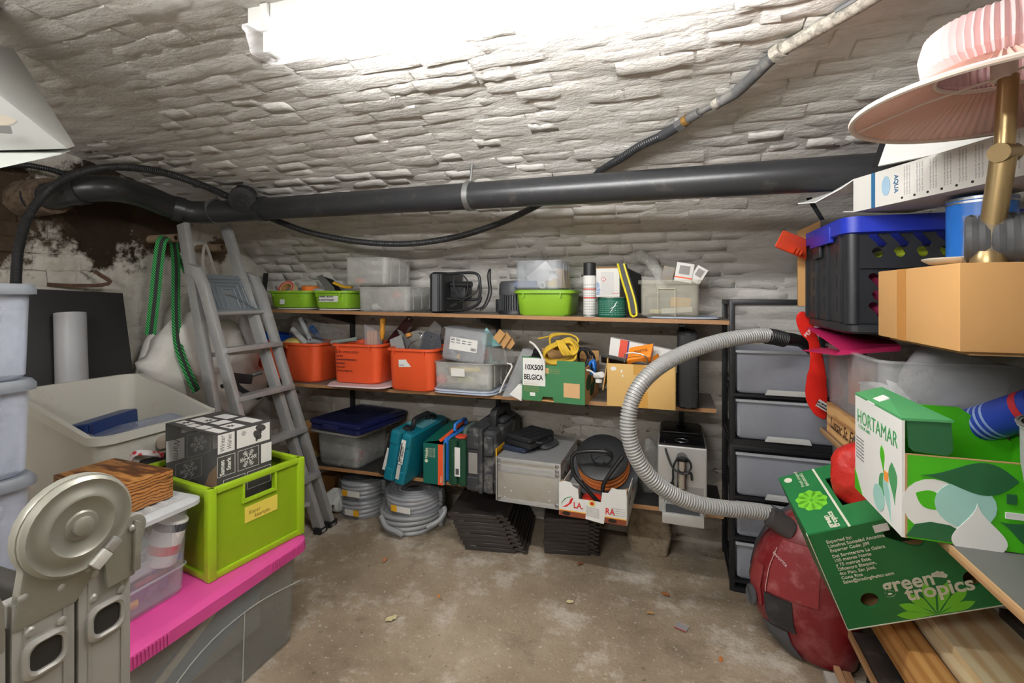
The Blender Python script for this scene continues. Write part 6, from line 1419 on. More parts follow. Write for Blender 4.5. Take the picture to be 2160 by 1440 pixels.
# white fruit carton with cable reel
xa, xb = sx_(1179, 1.99), sx_(1322, 1.99); zf = zb(-.3)
m_fcard = M('white_fruit_card', rgb(220, 220, 216), .6, var=.04)
fc = T('fruit_carton', 'white open fruit carton with red lettering under the cable reel', 'carton', ((xa + xb) / 2, 1.99, zf), R(-2))
wf = (xb - xa) / 2; hf = .135; df = .40
P('front_panel', prism([(-wf, 0), (wf, 0), (wf, hf + .012), (wf - .04, hf + .008), (wf - .06, hf + .012), (wf - .075, hf - .012), (wf - .10, hf - .014), (wf - .105, hf - .055), (-wf + .085, hf - .055), (-wf + .082, hf - .015), (-wf + .06, hf - .005), (-wf + .05, hf + .01), (-wf + .02, hf + .012), (-wf, hf + .005)], .004, basis((0, .004, 0), (1, 0, 0), (0, 0, 1))), m_fcard, fc)
for sx in (-1, 1):
    P('side_panel', box(sx * wf - .002, sx * wf + .002, .004, df, 0, hf - .015), m_fcard, fc)
    P('corner_prop', prism([(0, 0), (.045, 0), (0, .045)], hf, basis((sx * wf, .005, 0), (-sx, 0, 0), (0, 1, 0)) if sx < 0 else Matrix.Translation((wf, .005, 0)) @ Matrix.Rotation(R(90), 4, 'Z')), m_card_edge, fc)
P('back_panel', box(-wf, wf, df - .004, df, 0, hf), m_fcard, fc)
P('bottom_panel', box(-wf, wf, .004, df - .004, 0, .004), m_card, fc)
m_wine = M('band_brown', rgb(132, 66, 40), .6, var=.3, vs=60)
DECAL('brown_band', rect(2 * wf, .022), m_wine, fc, (-wf, -.0003, 0), (1, 0, 0), (0, 0, 1))
DECAL('yellow_line', rect(2 * wf, .004), M('line_yellow', rgb(230, 170, 60), .6), fc, (-wf, -.0003, .022), (1, 0, 0), (0, 0, 1))
for x in (-.11, .085): DECAL('vent_hole', ell(.018, .008), M('hole_dark', rgb(40, 28, 20), .8), fc, (x, -.0012, .012), (1, 0, 0), (0, 0, 1))
m_lred = M('logo_red', rgb(206, 44, 40), .5); m_lgrn = M('logo_green', rgb(30, 130, 60), .5)
DECAL('red_leaf', [(-.0, .0), (.020, .004), (.042, .022), (.050, .046), (.038, .040), (.030, .020), (.014, .008)], m_lred, fc, (-wf + .012, -.0004, .036), (1, 0, 0), (0, 0, 1))
DECAL('green_leaf', [(-.002, .002), (.006, .022), (.022, .038), (.050, .048), (.034, .046), (.014, .036), (.002, .02)], m_lgrn, fc, (-wf + .010, -.0004, .038), (1, 0, 0), (0, 0, 1))
TXT('LA.', m_lred, fc, (-wf + .062, -.0006, .040), (1, 0, 0), (0, 0, 1), .036, bold=.0006, sx=.85)
TXT('RA', m_lred, fc, (.055, -.0006, .036), (1, 0, 0), (0, 0, 1), .036, bold=.0006, sx=.85)
DECAL('white_sticker', rect(.078, .058), m_paper, fc, (-.028, -.0012, .002), (1, -.0, -.12), (0, 0, 1), .001)
for k in range(6): TXT('PRODUCE OF SPAIN', M('print_grey2', rgb(120, 120, 120), .6), fc, (-.024, -.0026, .052 - .007 * k), (1, 0, -.1), (0, 0, 1), .006, ext=.0002)
DECAL('round_seal', ell(.014, .014), M('seal_yellow', rgb(214, 200, 110), .6), fc, (.0, -.0005, .070), (1, 0, 0), (0, 0, 1))
DECAL('seal_fruit', ell(.008, .007), m_lred, fc, (.0, -.0014, .070), (1, 0, 0), (0, 0, 1))
for k in range(4): TXT('Grower Export S.L. fruit', M('print_grey2', rgb(120, 120, 120), .6), fc, (wf - .062, -.0004, .062 - .009 * k), (1, 0, 0), (0, 0, 1), .0055, ext=.0002)
TXT('LA', m_ink, fc, (wf + .0024, .06, .06), (0, 1, 0), (0, 0, 1), .05, ext=.0003); 
DECAL('side_red', drop(.09, .03), m_lred, fc, (wf + .0024, .16, .07), (0, 1, .3), (0, 0, 1))
m_ocable = M('orange_cable', rgb(236, 146, 80), .5, var=.1)
rq = at(1274, 975, Y=2.19)
nrm = Vector((.06, -.62, .78)).normalized()
re = T('cable_reel', 'orange cable on a black reel with tubular stand in the fruit carton', 'cable reel', rq - nrm * .07)
BX = basis(rq - nrm * .055, Vector((1, .05, .05)), nrm.cross(Vector((1, .05, .05))))
rel = re.matrix_basis.inverted() @ BX
P('drum_disc', lathe([(.045, .094), (.112, .094), (.118, .097), (.118, .103), (.112, .106), (.05, .104), (.045, .112), (.02, .114)], 36).m(rel), m_black_pl, re)
P('far_disc', lathe([(.02, -.006), (.150, -.006), (.155, .0), (.150, .004), (.02, .004)], 36).m(rel), CLEAR('smoky_disc', rgb(86, 88, 92), .86, .3, .05), re)
P('hub', lathe([(.05, .0), (.05, .1)], 20).m(rel), m_black_pl, re)
for k in range(9):
    for j in range(2):
        rr_ = .108 - .012 * j + .004 * math.sin(k * 2.1); P('cable_turn', sweep([Vector((rr_ * math.cos(a), rr_ * math.sin(a), .010 + .0098 * k)) for a in [i * 2 * math.pi / 30 for i in range(30)]], .0055, 6, True).m(rel), m_ocable, re)
for k in range(5): P('hub_spoke', box(.012, .042, -.003, .003, .108, .118).tr(rot=(0, 0, k * 2 * math.pi / 5)).m(rel), m_black_pl, re)
m_stand = M('stand_tube', rgb(30, 32, 32), .3, .2)
PW('stand', sweep(curve([at(1290, 962, Y=2.06), at(1280, 953, Y=2.05), at(1240, 951, Y=2.05), at(1212, 956, Y=2.05), at(1206, 972, Y=2.04), at(1212, 1002, Y=2.03), at(1236, 1030, Y=2.02), at(1264, 1060, Y=2.02), at(1270, 1062, Y=2.02), at(1272, 1050, Y=2.02), at(1272, 1025, Y=2.03), at(1286, 1000, Y=2.04), at(1314, 962, Y=2.06)], .012), .0085, 10), m_stand, re)
PW('crank_arm', sweep(curve([at(1335, 930, Y=2.2), at(1345, 945, Y=2.18), at(1342, 965, Y=2.18)], .01), .014, 8), m_black_pl, re)
ONE('red_funnel', 'red plastic tool under the cable in the fruit carton', 'tool', blob(.05, .05, .02, 14, 8, .006, 20, 2), M('red_pl', rgb(214, 56, 44), .4), at(1252, 1052, Y=2.08) - Vector((0, 0, .02)))
ONE('grey_pan', 'grey flat box along the left side inside the fruit carton', 'box', rbox(.05, .25, .09, .01, .004), M('grey_pan', rgb(150, 150, 150), .5), ((xa + xb) / 2 - wf + .045, 2.22, zf + .01))
# coffee machine
xa, xb = sx_(1387, 2.13), sx_(1492, 2.13); zc_ = zb(.05)
m_silver = M('silver_plastic', rgb(186, 186, 184), .38, .35, var=.04)
m_gloss = M('gloss_black', rgb(22, 22, 24), .15, var=.1)
cm = T('coffee_machine', 'silver and black coffee machine at the right end of the lowest shelf', 'coffee machine', ((xa + xb) / 2, 2.13, zc_))
wc_ = (xb - xa) / 2; hc_ = hz(1440, 942, 2.13) - zc_
P('body', box(-wc_, wc_, 0, .36, .075, hc_), m_silver, cm, bevel=.008, seg=3)
P('top_cover', box(-wc_ + .006, wc_ - .006, .004, .35, hc_ - .002, hc_ + .008), m_gloss, cm, bevel=.003)
P('bean_lid', box(-wc_ + .016, wc_ - .016, .16, .34, hc_ + .008, hc_ + .018), m_gloss, cm, bevel=.004)
P('lid_knob', lathe([(.02, 0), (.022, .006), (.016, .01)], 18).tr((0, .25, hc_ + .018)), m_gloss, cm)
P('control_ring', sweep([Vector((.026 * math.cos(a), .06 + .026 * math.sin(a), hc_ + .009)) for a in [i * 2 * math.pi / 24 for i in range(24)]], .0012, 5, True), m_galv, cm)
P('lower_shroud', box(-wc_ + .004, wc_ - .004, .02, .34, .0, .074), m_silver, cm, bevel=.006)
P('recess', box(-wc_ + .014, wc_ - .014, -.0015, .0, .078, .13), M('recess_grey', rgb(150, 150, 148), .4, .3), cm)
P('spout_mount', cyl((0, -.002, hc_ - .045), (0, .012, hc_ - .045), .022, n=20), m_galv, cm)
P('spout', rbox(.042, .035, .12, .016, .004, hc_ - .17, cy=-.016), M('chrome', rgb(200, 202, 204), .14, .95, var=.02), cm)
P('spout_cap', rbox(.05, .04, .014, .016, .003, hc_ - .056, cy=-.014), m_gloss, cm)
P('nozzle', cyl((.002, -.02, hc_ - .185), (.002, -.02, hc_ - .165), .008, n=10), m_black_pl, cm)
P('drip_tray', box(-wc_ + .02, wc_ - .016, -.085, .02, .0, .045), m_silver, cm, bevel=.006)
P('tray_grate', box(-wc_ + .034, wc_ - .032, -.075, .0, .045, .047), m_dgrey, cm)
P('flex', sweep(curve([(-.07, .02, hc_ + .008), (-.062, -.008, hc_ - .03), (-.035, -.03, hc_ - .085), (.01, -.045, hc_ - .10), (.035, -.04, hc_ - .07), (.02, -.045, hc_ - .035), (-.015, -.045, hc_ - .035), (-.035, -.03, hc_ - .08), (-.036, -.02, hc_ - .13), (-.04, -.018, hc_ - .155)], .01), .0042, 7), m_black_rub, cm)
P('plug', sweep(curve([(-.04, -.018, hc_ - .15), (-.043, -.02, hc_ - .18), (-.055, -.024, hc_ - .2)], .008), .012, 10, rf=lambda i: .7 + .05 * i), m_black_rub, cm)
for k in (-1, 1): P('plug_pin', cyl((-.058 + .006 * k, -.03, hc_ - .205), (-.064 + .006 * k, -.05, hc_ - .222), .0025, n=8), m_galv, cm)
P('steam_lever', sweep(curve([(.022, -.02, hc_ - .105), (.035, -.02, hc_ - .10), (.038, -.02, hc_ - .13)], .006), .005, 8), m_black_pl, cm)
ONE('clear_bag', 'crumpled clear plastic bag between the cable reel and the coffee machine', 'bag', blob(.055, .05, .13, 16, 12, .025, 16, 6), CLEAR('film_bag5', rgb(190, 190, 184), .35, .12, .2), (sx_(1366, 2.25), 2.33, zb(-.1) + .0))
# ------------------------------------------------------------------ on the floor under the shelf
m_ghose = M('grey_hose', rgb(148, 150, 152), .42, var=.08)
m_whose = M('wrapped_hose', rgb(170, 172, 176), .3, var=.2, vs=30)
def coil(label, cx, cy, z, R0, turns, layers, r, mat, wrap=None, seed=0):
    s = T('hose_coil', label, 'hose coil', (cx, cy, z), 0, 'coils of grey hose on the floor'); rnd = random.Random(seed); n = 44
    for l in range(layers):
        pts = []
        for t in range(turns * n):
            a = 2 * math.pi * t / n; rr_ = R0 - 1.9 * r * (t / n) + .003 * math.sin(a * 3 + l)
            pts.append(Vector((rr_ * math.cos(a), rr_ * math.sin(a), r + 1.85 * r * l + .003 * math.sin(a * 2 + l * 1.3))))
        P('hose_layer', sweep(pts, r, 8), mat, s)
    if wrap:
        P('film_wrap', crumple(lathe([(R0 * .55, .0), (R0 + r * 1.2, .002), (R0 + r * 1.4, r * layers), (R0 + r * 1.1, 2 * r * layers), (R0 * .55, 2 * r * layers + .004)], 40, False, False), .006, 26, seed), wrap, s)
        P('label', box(-.045, .045, -.001, .001, -.016, .016).tr((.03, -(R0 + r * 1.75), r * layers)), m_paper, s)
        P('label_end', box(-.018, .016, -.0022, .002, -.016, .016).tr((.06 if seed == 1 else -.02, -(R0 + r * 1.75), r * layers)), M('label_amber', rgb(236, 176, 40), .5), s)
    return s
wr = CLEAR('wrap_film', rgb(214, 216, 220), .16, .12, .14)
c1_ = at(768, 1050, d=2.76)
coil('wrapped hose coil on the floor, lower of the left pair', c1_.x, c1_.y, .002, .132, 3, 4, .0115, m_whose, wr, 1)
coil('wrapped hose coil on top of the left pair', c1_.x - .005, c1_.y + .01, .098, .128, 3, 4, .0115, m_whose, wr, 3)
c2_ = at(870, 1080, d=2.60)
coil('bare grey hose coil on the floor, lower of the right pair', c2_.x, c2_.y, .002, .172, 4, 4, .0125, m_ghose, None, 2)
coil('film-wrapped hose coil tipped on the right pair', c2_.x + .005, c2_.y + .02, .110, .155, 4, 4, .0115, m_whose, wr, 4).rotation_euler = (R(5), R(2), 0)
ONE('hose_end', 'loose end of the bare grey hose with green and yellow wires on the floor', 'hose end', sweep(curve([at(804, 1088, d=2.46), at(815, 1110, d=2.42), at(840, 1122, d=2.40), at(848, 1128, d=2.4)], .01), .013, 8), m_ghose)
ONE('hose_end', 'cut grey hose end resting on the right side of the bare coil', 'hose end', sweep(curve([at(937, 1070, d=2.5), at(938, 1080, d=2.48), at(925, 1098, d=2.45), at(900, 1112, d=2.43)], .01), .0125, 8), m_ghose)
# roof tiles
m_tile = M('black_roof_tile', rgb(58, 53, 51), .38, var=.3, vs=12, dirt=rgb(92, 64, 52), dirt_at=.68)
prof = [(-.15, .0), (-.145, .016), (-.125, .022), (-.10, .020), (-.08, .011), (.06, .011), (.085, .014), (.10, .024), (.125, .024), (.135, .012), (.155, .012), (.155, .0), (.135, .0), (.12, .010), (.105, .010), (.09, .0), (.06, -.001), (-.08, -.001), (-.10, .006), (-.125, .008), (-.138, .0)]
def tilemesh():
    g = loft([[Vector((x, y, z)) for x, z in prof] for y in (-.2, -.19, .2)])
    g = g + box(-.15, .10, -.203, -.185, .0, .018)
    me = mesh_of('roof_tile', g, .0015, 1); me.materials.append(m_tile); return me
tm = tilemesh()
ordw = ['bottom', 'second from bottom', 'third from bottom', 'fourth from bottom', 'fifth from bottom', 'sixth from bottom', 'third from top', 'second from top', 'topmost']
for si, (pa, n, step, side_, yaw) in enumerate((((1035, 1163), 9, -.0115, 'left', 10), ((1190, 1173), 9, 0., 'right', 12))):
    base = at(*pa, Z=0)
    for k in range(n):
        o = bpy.data.objects.new('roof_tile', tm); COL.objects.link(o)
        sh = step * k + random.uniform(-.003, .003)
        o.location = (base.x + sh - .01, base.y + .20 + random.uniform(-.004, .004), .004 + .0185 * k); o.rotation_euler = (0, 0, R(yaw + random.uniform(-1, 1)))
        if si: o.scale = (.86, .9, 1)
        tag(o, f'black roof tile in the {side_} stack, {ordw[k]}', 'roof tile', f'roof tiles in the {side_} stack')['kind'] = 'thing'
stq = at(1370, 1160, Z=0)
ONE('stone_block', 'rough stone block on the floor against the back wall under the shelf', 'stone', crumple(crumple(loft([rrect(.19 + .02 * math.sin(k * .5), .16, .03, .24 * k / 9, 5) for k in range(10)]), .016, 15), .006, 50), M('rough_stone', rgb(150, 136, 116), .9, var=.45, vs=16, bump=1., bs=26, dirt=rgb(96, 82, 66), dirt_at=.56), (stq.x, 2.45, .0))
pbx = at(706, 1045, Z=0)
ONE('cardboard_block', 'small cardboard carton on the floor under the left end of the shelf', 'carton', rbox(.11, .12, .15, .003, .002), m_card, (pbx.x, 2.42, .001))
fb_ = T('paper_bag', 'crumpled white bag with black letters by the ladder foot', 'bag', at(712, 1078, Z=0))
P('bag', blob(.085, .06, .06, 20, 14, .03, 22, 3), m_sticker, fb_)
TXT('fre', m_ink, fb_, (-.02, -.062, .045), (1, 0, 0), (0, .0, 1), .045)
# litter on the floor
m_leaf = M('dry_leaf', rgb(140, 88, 56), .8, var=.3)
for (px, py, s_, mt, lb_) in ((1224, 1188, .022, m_leaf, 'dry brown leaf on the floor in front of the tile stacks'), (1404, 1252, .020, M('leaf_orange', rgb(176, 110, 62), .8), 'curled orange leaf on the open floor'), (1372, 1292, .014, M('leaf_tan', rgb(196, 146, 84), .8), 'small tan chip in the middle of the floor'), (825, 1303, .026, M('leaf_pale', rgb(206, 196, 150), .8), 'pale maple leaf on the floor by the pink box'), (1520, 1390, .014, M('leaf_orange2', rgb(200, 120, 60), .8), 'orange wood chip near the vacuum cleaner'), (1202, 1268, .016, M('straw', rgb(214, 204, 160), .8), 'straw coloured shaving in the middle of the floor'), (925, 1257, .012, M('chip_or', rgb(216, 140, 70), .8), 'orange chip left of the round floor scar'), (812, 1180, .020, M('leaf_orange3', rgb(190, 120, 80), .8), 'reddish chip on the floor near the hose coils'), (1505, 1452, .012, M('chip_w', rgb(220, 216, 206), .8), 'white chip at the lower edge of the floor')):
    q = at(px, py, Z=.008)
    ONE('dry_leaf' if 'leaf' in lb_ else 'wood_chip', lb_, 'leaf' if 'leaf' in lb_ else 'chip', crumple(prism([(x * s_, y * s_) for x, y in ((-1, 0), (-.5, .5), (-.2, .35), (.1, .7), (.4, .3), (1, .2), (.6, -.2), (.3, -.6), (-.1, -.3), (-.6, -.4))], .001), s_ * .25, 60), mt, q, random.uniform(0, 6), 'litter on the floor')
q = at(1438, 1322, Z=.008)
zp = T('zip_bag', 'small clear zip bag with red seam lying on the floor', 'bag', q, R(-20), None)
P('film', crumple(box(-.022, .022, -.018, .018, 0, .002), .002, 60), CLEAR('zip_film', rgb(200, 200, 204), .4, .1), zp); P('seam', box(-.022, .022, -.019, -.017, .001, .003), M('seam_red', rgb(190, 60, 60), .5), zp)
# ------------------------------------------------------------------ right side: drawer towers and vacuum cleaner
m_twr = M('tower_black', rgb(30, 31, 34), .4, var=.15, dirt=rgb(80, 80, 80), dirt_at=.72)
m_drw = CLEAR('drawer_front', rgb(176, 180, 190), .62, .28, .08)
m_drwh = M('drawer_handle', rgb(150, 152, 156), .4)
TX0, TW, TY = at(1545, 0, Y=2.19).x, .41, 2.19
def zy(py, Y=TY, px=1620): return at(px, py, Y=Y).z
def tower(label, z0, z1, slots, open_top):
    s = T('drawer_tower', label, 'drawers', (TX0 + TW / 2, TY + .17, z0), 0, 'stacked drawer towers')
    H = z1 - z0; w2 = TW / 2
    for sx in (-1, 1):
        for sy in (-1, 1): P('post', box(sx * w2 - .011, sx * w2 + .011, sy * .158 - .011, sy * .158 + .011, 0, H), m_twr, s, bevel=.003)
    P('top_frame', (box(-w2, w2, -.17, -.148, H - .02, H)), m_twr, s, bevel=.003); P('top_frame', (box(-w2, w2, .148, .17, H - .02, H)), m_twr, s, bevel=.003)
    for sx in (-1, 1): P('top_frame', box(sx * w2 - .011, sx * w2 + .011, -.16, .16, H - .02, H), m_twr, s, bevel=.003)
    P('base_frame', loft([rrect(TW + .01, .345, .012, 0), rrect(TW + .01, .345, .012, .02)]), m_twr, s)
    for (a, b2) in slots:
        a, b2 = a - z0, b2 - z0; hh = b2 - a
        P('divider', box(-w2, w2, -.172, .165, a - .014, a - .003), m_twr, s)
        dr = P('drawer', tub(TW - .026, .325, hh - .008, .97, .003, .012, .004, .004).tr((0, -.003, a)), m_drw, s)
        P('drawer_lip', box(-w2 + .012, w2 - .012, -.176, -.168, a + hh - .014, a + hh - .004), CLEAR('drawer_lip', rgb(196, 200, 206), .7, .3), dr)
        P('handle', loft([[Vector((x, -.172 - yy, a + zz)) for x, zz in ((-.085, .0), (.085, .0), (.075, .022), (-.075, .022))] for yy in (0., .014)]), CLEAR('handle_pl', rgb(206, 208, 206), .8, .3), dr, bevel=.003)
    return s
zA, zM, zT = .0, zy(938), zy(633)
low = tower('lower black drawer tower with frosted drawers on the floor by the vacuum cleaner', zA, zM - .012, [(zy(1235) + .006, zy(1150)), (zy(1140), zy(1062)), (zy(1052), zy(957))], False)
upr = tower('upper black drawer tower with two frosted drawers and an empty open top', zM - .011, zT, [(zy(930), zy(843)), (zy(832), zy(738))], True)
# vacuum cleaner
m_red = M('dusty_red_shell', rgb(114, 24, 30), .3, var=.12, vs=6, dirt=rgb(150, 84, 84), dirt_at=.58, coat=.3)
vq = at(1690, 1345, Z=0)
VX, VY = .435, 1.925
vc = T('vacuum_cleaner', 'dark red canister vacuum cleaner standing on end beside the drawers', 'vacuum cleaner', (VX, VY, .004), (0, 0, R(-20)))
def vloop(z, a, b2, cx=0., cy=0., n=28, p=2.6):
    o = []
    for i in range(n):
        t = 2 * math.pi * i / n; c, s = math.cos(t), math.sin(t)
        o.append(Vector((cx + a * math.copysign(abs(c) ** (2 / p), c), cy + b2 * math.copysign(abs(s) ** (2 / p), s), z)))
    return o
VS = [(0, .095, .075, .05), (.012, .115, .095, .045), (.06, .145, .112, .022), (.14, .166, .12, .004), (.22, .170, .122, 0), (.30, .160, .118, .006), (.38, .138, .105, .02), (.44, .108, .085, .035), (.48, .076, .062, .045), (.505, .045, .04, .05), (.512, .02, .02, .05)]
P('shell', loft([vloop(z, a, b2, cx) for z, a, b2, cx in VS]), m_red, vc)
P('bumper', loft([vloop(z, a * 1.035, b2 * .5, cx - .004, .045) for z, a, b2, cx in VS[:10]]), m_dgrey, vc)
def vfront(u, z):
    for (z0, a0, b0, c0), (z1, a1, b1, c1) in zip(VS, VS[1:]):
        if z0 <= z <= z1:
            f = (z - z0) / (z1 - z0); a, b2, c = a0 + f * (a1 - a0), b0 + f * (b1 - b0), c0 + f * (c1 - c0)
            x = u * a; y = -b2 * max(0., 1 - abs(u) ** 2.6) ** (1 / 2.6); return Vector((x + c, y, z))
def patch(name, us, zs, off, mat, th=.004):
    n = 8; A = []; 
    pts = [vfront(us[0] + (us[1] - us[0]) * i / n, zs[0] + (zs[1] - zs[0]) * j / n) for j in range(n + 1) for i in range(n + 1)]
    o = [p + Vector((0, -off, 0)) for p in pts]; N = len(pts)
    f = [(j * (n + 1) + i, j * (n + 1) + i + 1, (j + 1) * (n + 1) + i + 1, (j + 1) * (n + 1) + i) for j in range(n) for i in range(n)]
    rim = [i for i in range(n + 1)] + [j * (n + 1) + n for j in range(1, n + 1)] + [n * (n + 1) + i for i in range(n - 1, -1, -1)] + [j * (n + 1) for j in range(n - 1, 0, -1)]
    back_ = [p + Vector((0, th, 0)) for p in pts]
    F2 = f + [tuple(N + i for i in q[::-1]) for q in f] + [(rim[k], rim[(k + 1) % len(rim)], N + rim[(k + 1) % len(rim)], N + rim[k]) for k in range(len(rim))]
    return P(name, G(o + back_, F2), mat, vc)
m_redl = M('dusty_red_light', rgb(134, 46, 50), .35, var=.12, dirt=rgb(180, 120, 118), dirt_at=.6)
patch('dust_lid', (-.55, .35), (.215, .40), .006, m_redl)
patch('grip_panel', (-.62, -.10), (.105, .205), .007, M('grip_black', rgb(40, 41, 44), .4, dirt=rgb(90, 90, 90)), )
patch('lower_guard', (-.80, -.28), (.012, .098), .006, m_dgrey)
patch('vent_panel', (-.93, -.68), (.15, .29), .005, M('vent_red', rgb(140, 50, 50), .5, bump=.8, bs=260))
kn = vfront(-.86, .165)
P('dial', lathe([(.034, 0), (.034, .008), (.026, .014), (.022, .010)], 24).m(basis(kn + Vector((-.004, -.004, 0)), (.55, -.8, 0), (0, 0, 1)) @ Matrix.Identity(4)), m_dgrey, vc)
P('lid_seam', sweep([vfront(-.58 + .0 * k, .21 + .02 * k) + Vector((0, -.007, 0)) for k in range(9)], .0015, 5), M('seam_pink', rgb(206, 150, 150), .5), vc)
TXT('favorita', M('logo_pale', rgb(206, 196, 196), .5), vc, vfront(-.62, .345) + Vector((0, -.006, 0)), (.9, -.4, -.5), (.3, 0, .8), .018)
sk = P('hose_socket', cyl((-.03, -.06, .425), (-.09, -.085, .462), .038, .033, n=22), M('smoke_grey', rgb(70, 66, 66), .3), vc)
# vacuum hose
m_vh, t_, b_ = nt('silver_hose'); b_.inputs['Base Color'].default_value = (*rgb(172, 172, 170), 1); b_.inputs['Roughness'].default_value = .4; b_.inputs['Metallic'].default_value = .25
vh = T('vacuum_hose', 'silver-grey corrugated vacuum hose looping in front of the shelves', 'hose', at(1640, 1085, d=1.72))
hp = [(1628, 1083, 1.71), (1590, 1077, 1.70), (1530, 1072, 1.68), (1470, 1062, 1.66), (1415, 1040, 1.64), (1370, 1005, 1.62), (1338, 955, 1.61), (1325, 900, 1.61), (1333, 845, 1.62), (1360, 800, 1.64), (1405, 764, 1.68), (1465, 736, 1.72), (1530, 717, 1.76), (1590, 708, 1.80), (1622, 707, 1.82)]
PW('corrugated_hose', ribbed([at(x, y, d=d_) for x, y, d_ in hp], .0285, .0105, .15, 14), m_vh, vh)
PW('socket_cuff', cyl(at(1622, 1082, d=1.705), at(1642, 1094, d=1.72), .031, .033, n=20), m_dgrey, vh)
PW('handle_cuff', ribbed([at(1616, 708, d=1.82), at(1635, 711, d=1.83), at(1655, 716, d=1.84)], .031, .008, .1, 16), m_black_pl, vh)
PW('handle_tube', sweep(curve([at(1650, 714, d=1.84), at(1675, 716, d=1.86), at(1695, 723, d=1.88), at(1712, 738, d=1.9)], .02), .027, 14, rf=lambda i: 1 - .03 * i), m_black_pl, vh)

# ------------------------------------------------------------------ right-hand shelving
SX0, SX1 = .506, 1.11
m_ply = WOOD('shelf_ply', rgb(190, 152, 108), rgb(150, 112, 74), 1, 8, 2)
m_darkedge = M('dark_board_edge', rgb(52, 48, 44), .6)
m_ptop = M('grey_shelf_top', rgb(98, 99, 94), .6, var=.15)
rs = T('side_shelf', 'shelving unit with steel legs along the right wall', 'shelf', (SX0, 1.2, 0))
ZL, ZU = .765, 1.135
for z, y1 in ((ZL, 2.0), (ZU, 2.06)):
    xe = SX0 if z == ZL else .60
    PW('shelf_board', box(xe + .004, SX1, .30, y1, z - .018, z), m_ptop, rs); PW('board_edge', box(xe, xe + .0039, .30, y1, z - .018, z - .0005), m_ply if z == ZL else m_darkedge, rs)
for (x, y) in ((SX0 + .05, 1.975), (SX1 - .05, 1.975), (SX0 + .05, .34), (SX1 - .05, .34)):
    PW('leg', cyl((x, y, .0), (x, y, ZL - .018), .0165, n=16), m_galv, rs); x = max(x, .625); PW('leg', cyl((x, y, ZL), (x, y, ZU - .018), .0165, n=16), m_galv, rs)
# wooden wine box, clear box, bags on the lower board
m_pinebox = WOOD('wine_box_pine', rgb(222, 178, 118), rgb(166, 112, 62), 1, 9, 5, stretch=.25)
wb2 = T('wine_box', 'flat pine wine crate with burnt-in script under the clear box', 'crate', (.512, 1.5, ZL + .001))
P('side_board', box(0, .012, -.06, .44, 0, .105), m_pinebox, wb2); P('side_board', box(.26, .272, -.06, .44, 0, .105), m_pinebox, wb2)
P('end_board', box(.012, .26, .428, .44, 0, .105), m_pinebox, wb2); P('end_board', box(.012, .26, -.06, -.048, 0, .105), m_pinebox, wb2)
P('lid_board', box(.012, .26, -.048, .428, .095, .104), m_pinebox, wb2)
TXT('Lussac St. Emilion', M('burnt_ink', rgb(70, 40, 24), .7), wb2, (-.0008, .40, .028), (0, -1, 0), (0, 0, 1), .055, shear=.45, ext=.0004, sx=.8)
zc2 = ZL + .107
kb = T('clear_crate', 'big clear plastic box of bags on the pine wine crate', 'storage box', (.77, 1.71, zc2))
P('shell', tub(.535, .49, .205, .96, .003, .03, .008, .006), CLEAR('clear_crate', rgb(226, 226, 228), .24, .2), kb)
def cl(nm, lb_, g, mat, loc, rot=0., cat='bag'): return ONE(nm, lb_, cat, g, mat, loc, rot)
cl('orange_item', 'orange cylinder seen at the far end inside the clear plastic box', cyl((0, 0, 0), (0, 0, .15), .04, n=16), M('item_orange', rgb(206, 120, 70), .5), (.60, 1.88, zc2 + .01), cat='cylinder')
cl('white_tray', 'white plastic dish inside the clear plastic box', tub(.06, .16, .10, .9, .004, .015, .004, .004), m_paper, (.575, 1.66, zc2 + .008), R(6), 'dish')
cl('grey_bag', 'crumpled silver-grey plastic bag in the clear plastic box', blob(.13, .12, .12, 20, 14, .035, 12, 4), M('grey_foil', rgb(168, 168, 170), .3, var=.2, vs=12), (.74, 1.60, zc2 + .02))
cl('black_bag', 'shiny black bin bag spilling out of the clear plastic box', blob(.16, .16, .13, 20, 14, .035, 11, 7), M('black_film', rgb(16, 16, 18), .28, var=.2), (.93, 1.62, zc2 + .02))
cl('black_pouch', 'dark fabric pouch behind the green and white carton', blob(.12, .10, .10, 18, 12, .02, 12, 9), M('dark_fabric', rgb(34, 34, 38), .8), (.98, 1.30, ZL + .002))
cl('white_packet', 'white plastic packet behind the green and white carton', crumple(hexa([at(1868, 800, d=1.30), at(1890, 808, d=1.28), at(1940, 862, d=1.2), at(1900, 880, d=1.2)], [x + Vector((.04, .05, -.02)) for x in (at(1868, 800, d=1.30), at(1890, 808, d=1.28), at(1940, 862, d=1.2), at(1900, 880, d=1.2))]), .006, 20), m_paper, (0, 0, 0), cat='packet')
bt2 = T('blue_tube', 'blue sealant tube with red end lying behind the green and white carton', 'tube', at(2040, 905, d=1.12))
ta, tb2 = at(2030, 905, d=1.16), at(2200, 855, d=1.0)
PW('tube_body', cyl(ta, tb2, .040, n=22), M('tube_blue', rgb(46, 70, 170), .4, var=.1), bt2)
for k in range(3): PW('print_band', pipe(ta.lerp(tb2, .3 + .08 * k), ta.lerp(tb2, .33 + .08 * k), .0405, .039, 22), M('tube_pale', rgb(150, 170, 214), .5), bt2)
PW('end_cap', pipe(ta.lerp(tb2, .82), ta.lerp(tb2, .9), .041, .03, 22), M('tube_red', rgb(200, 50, 60), .5), bt2)
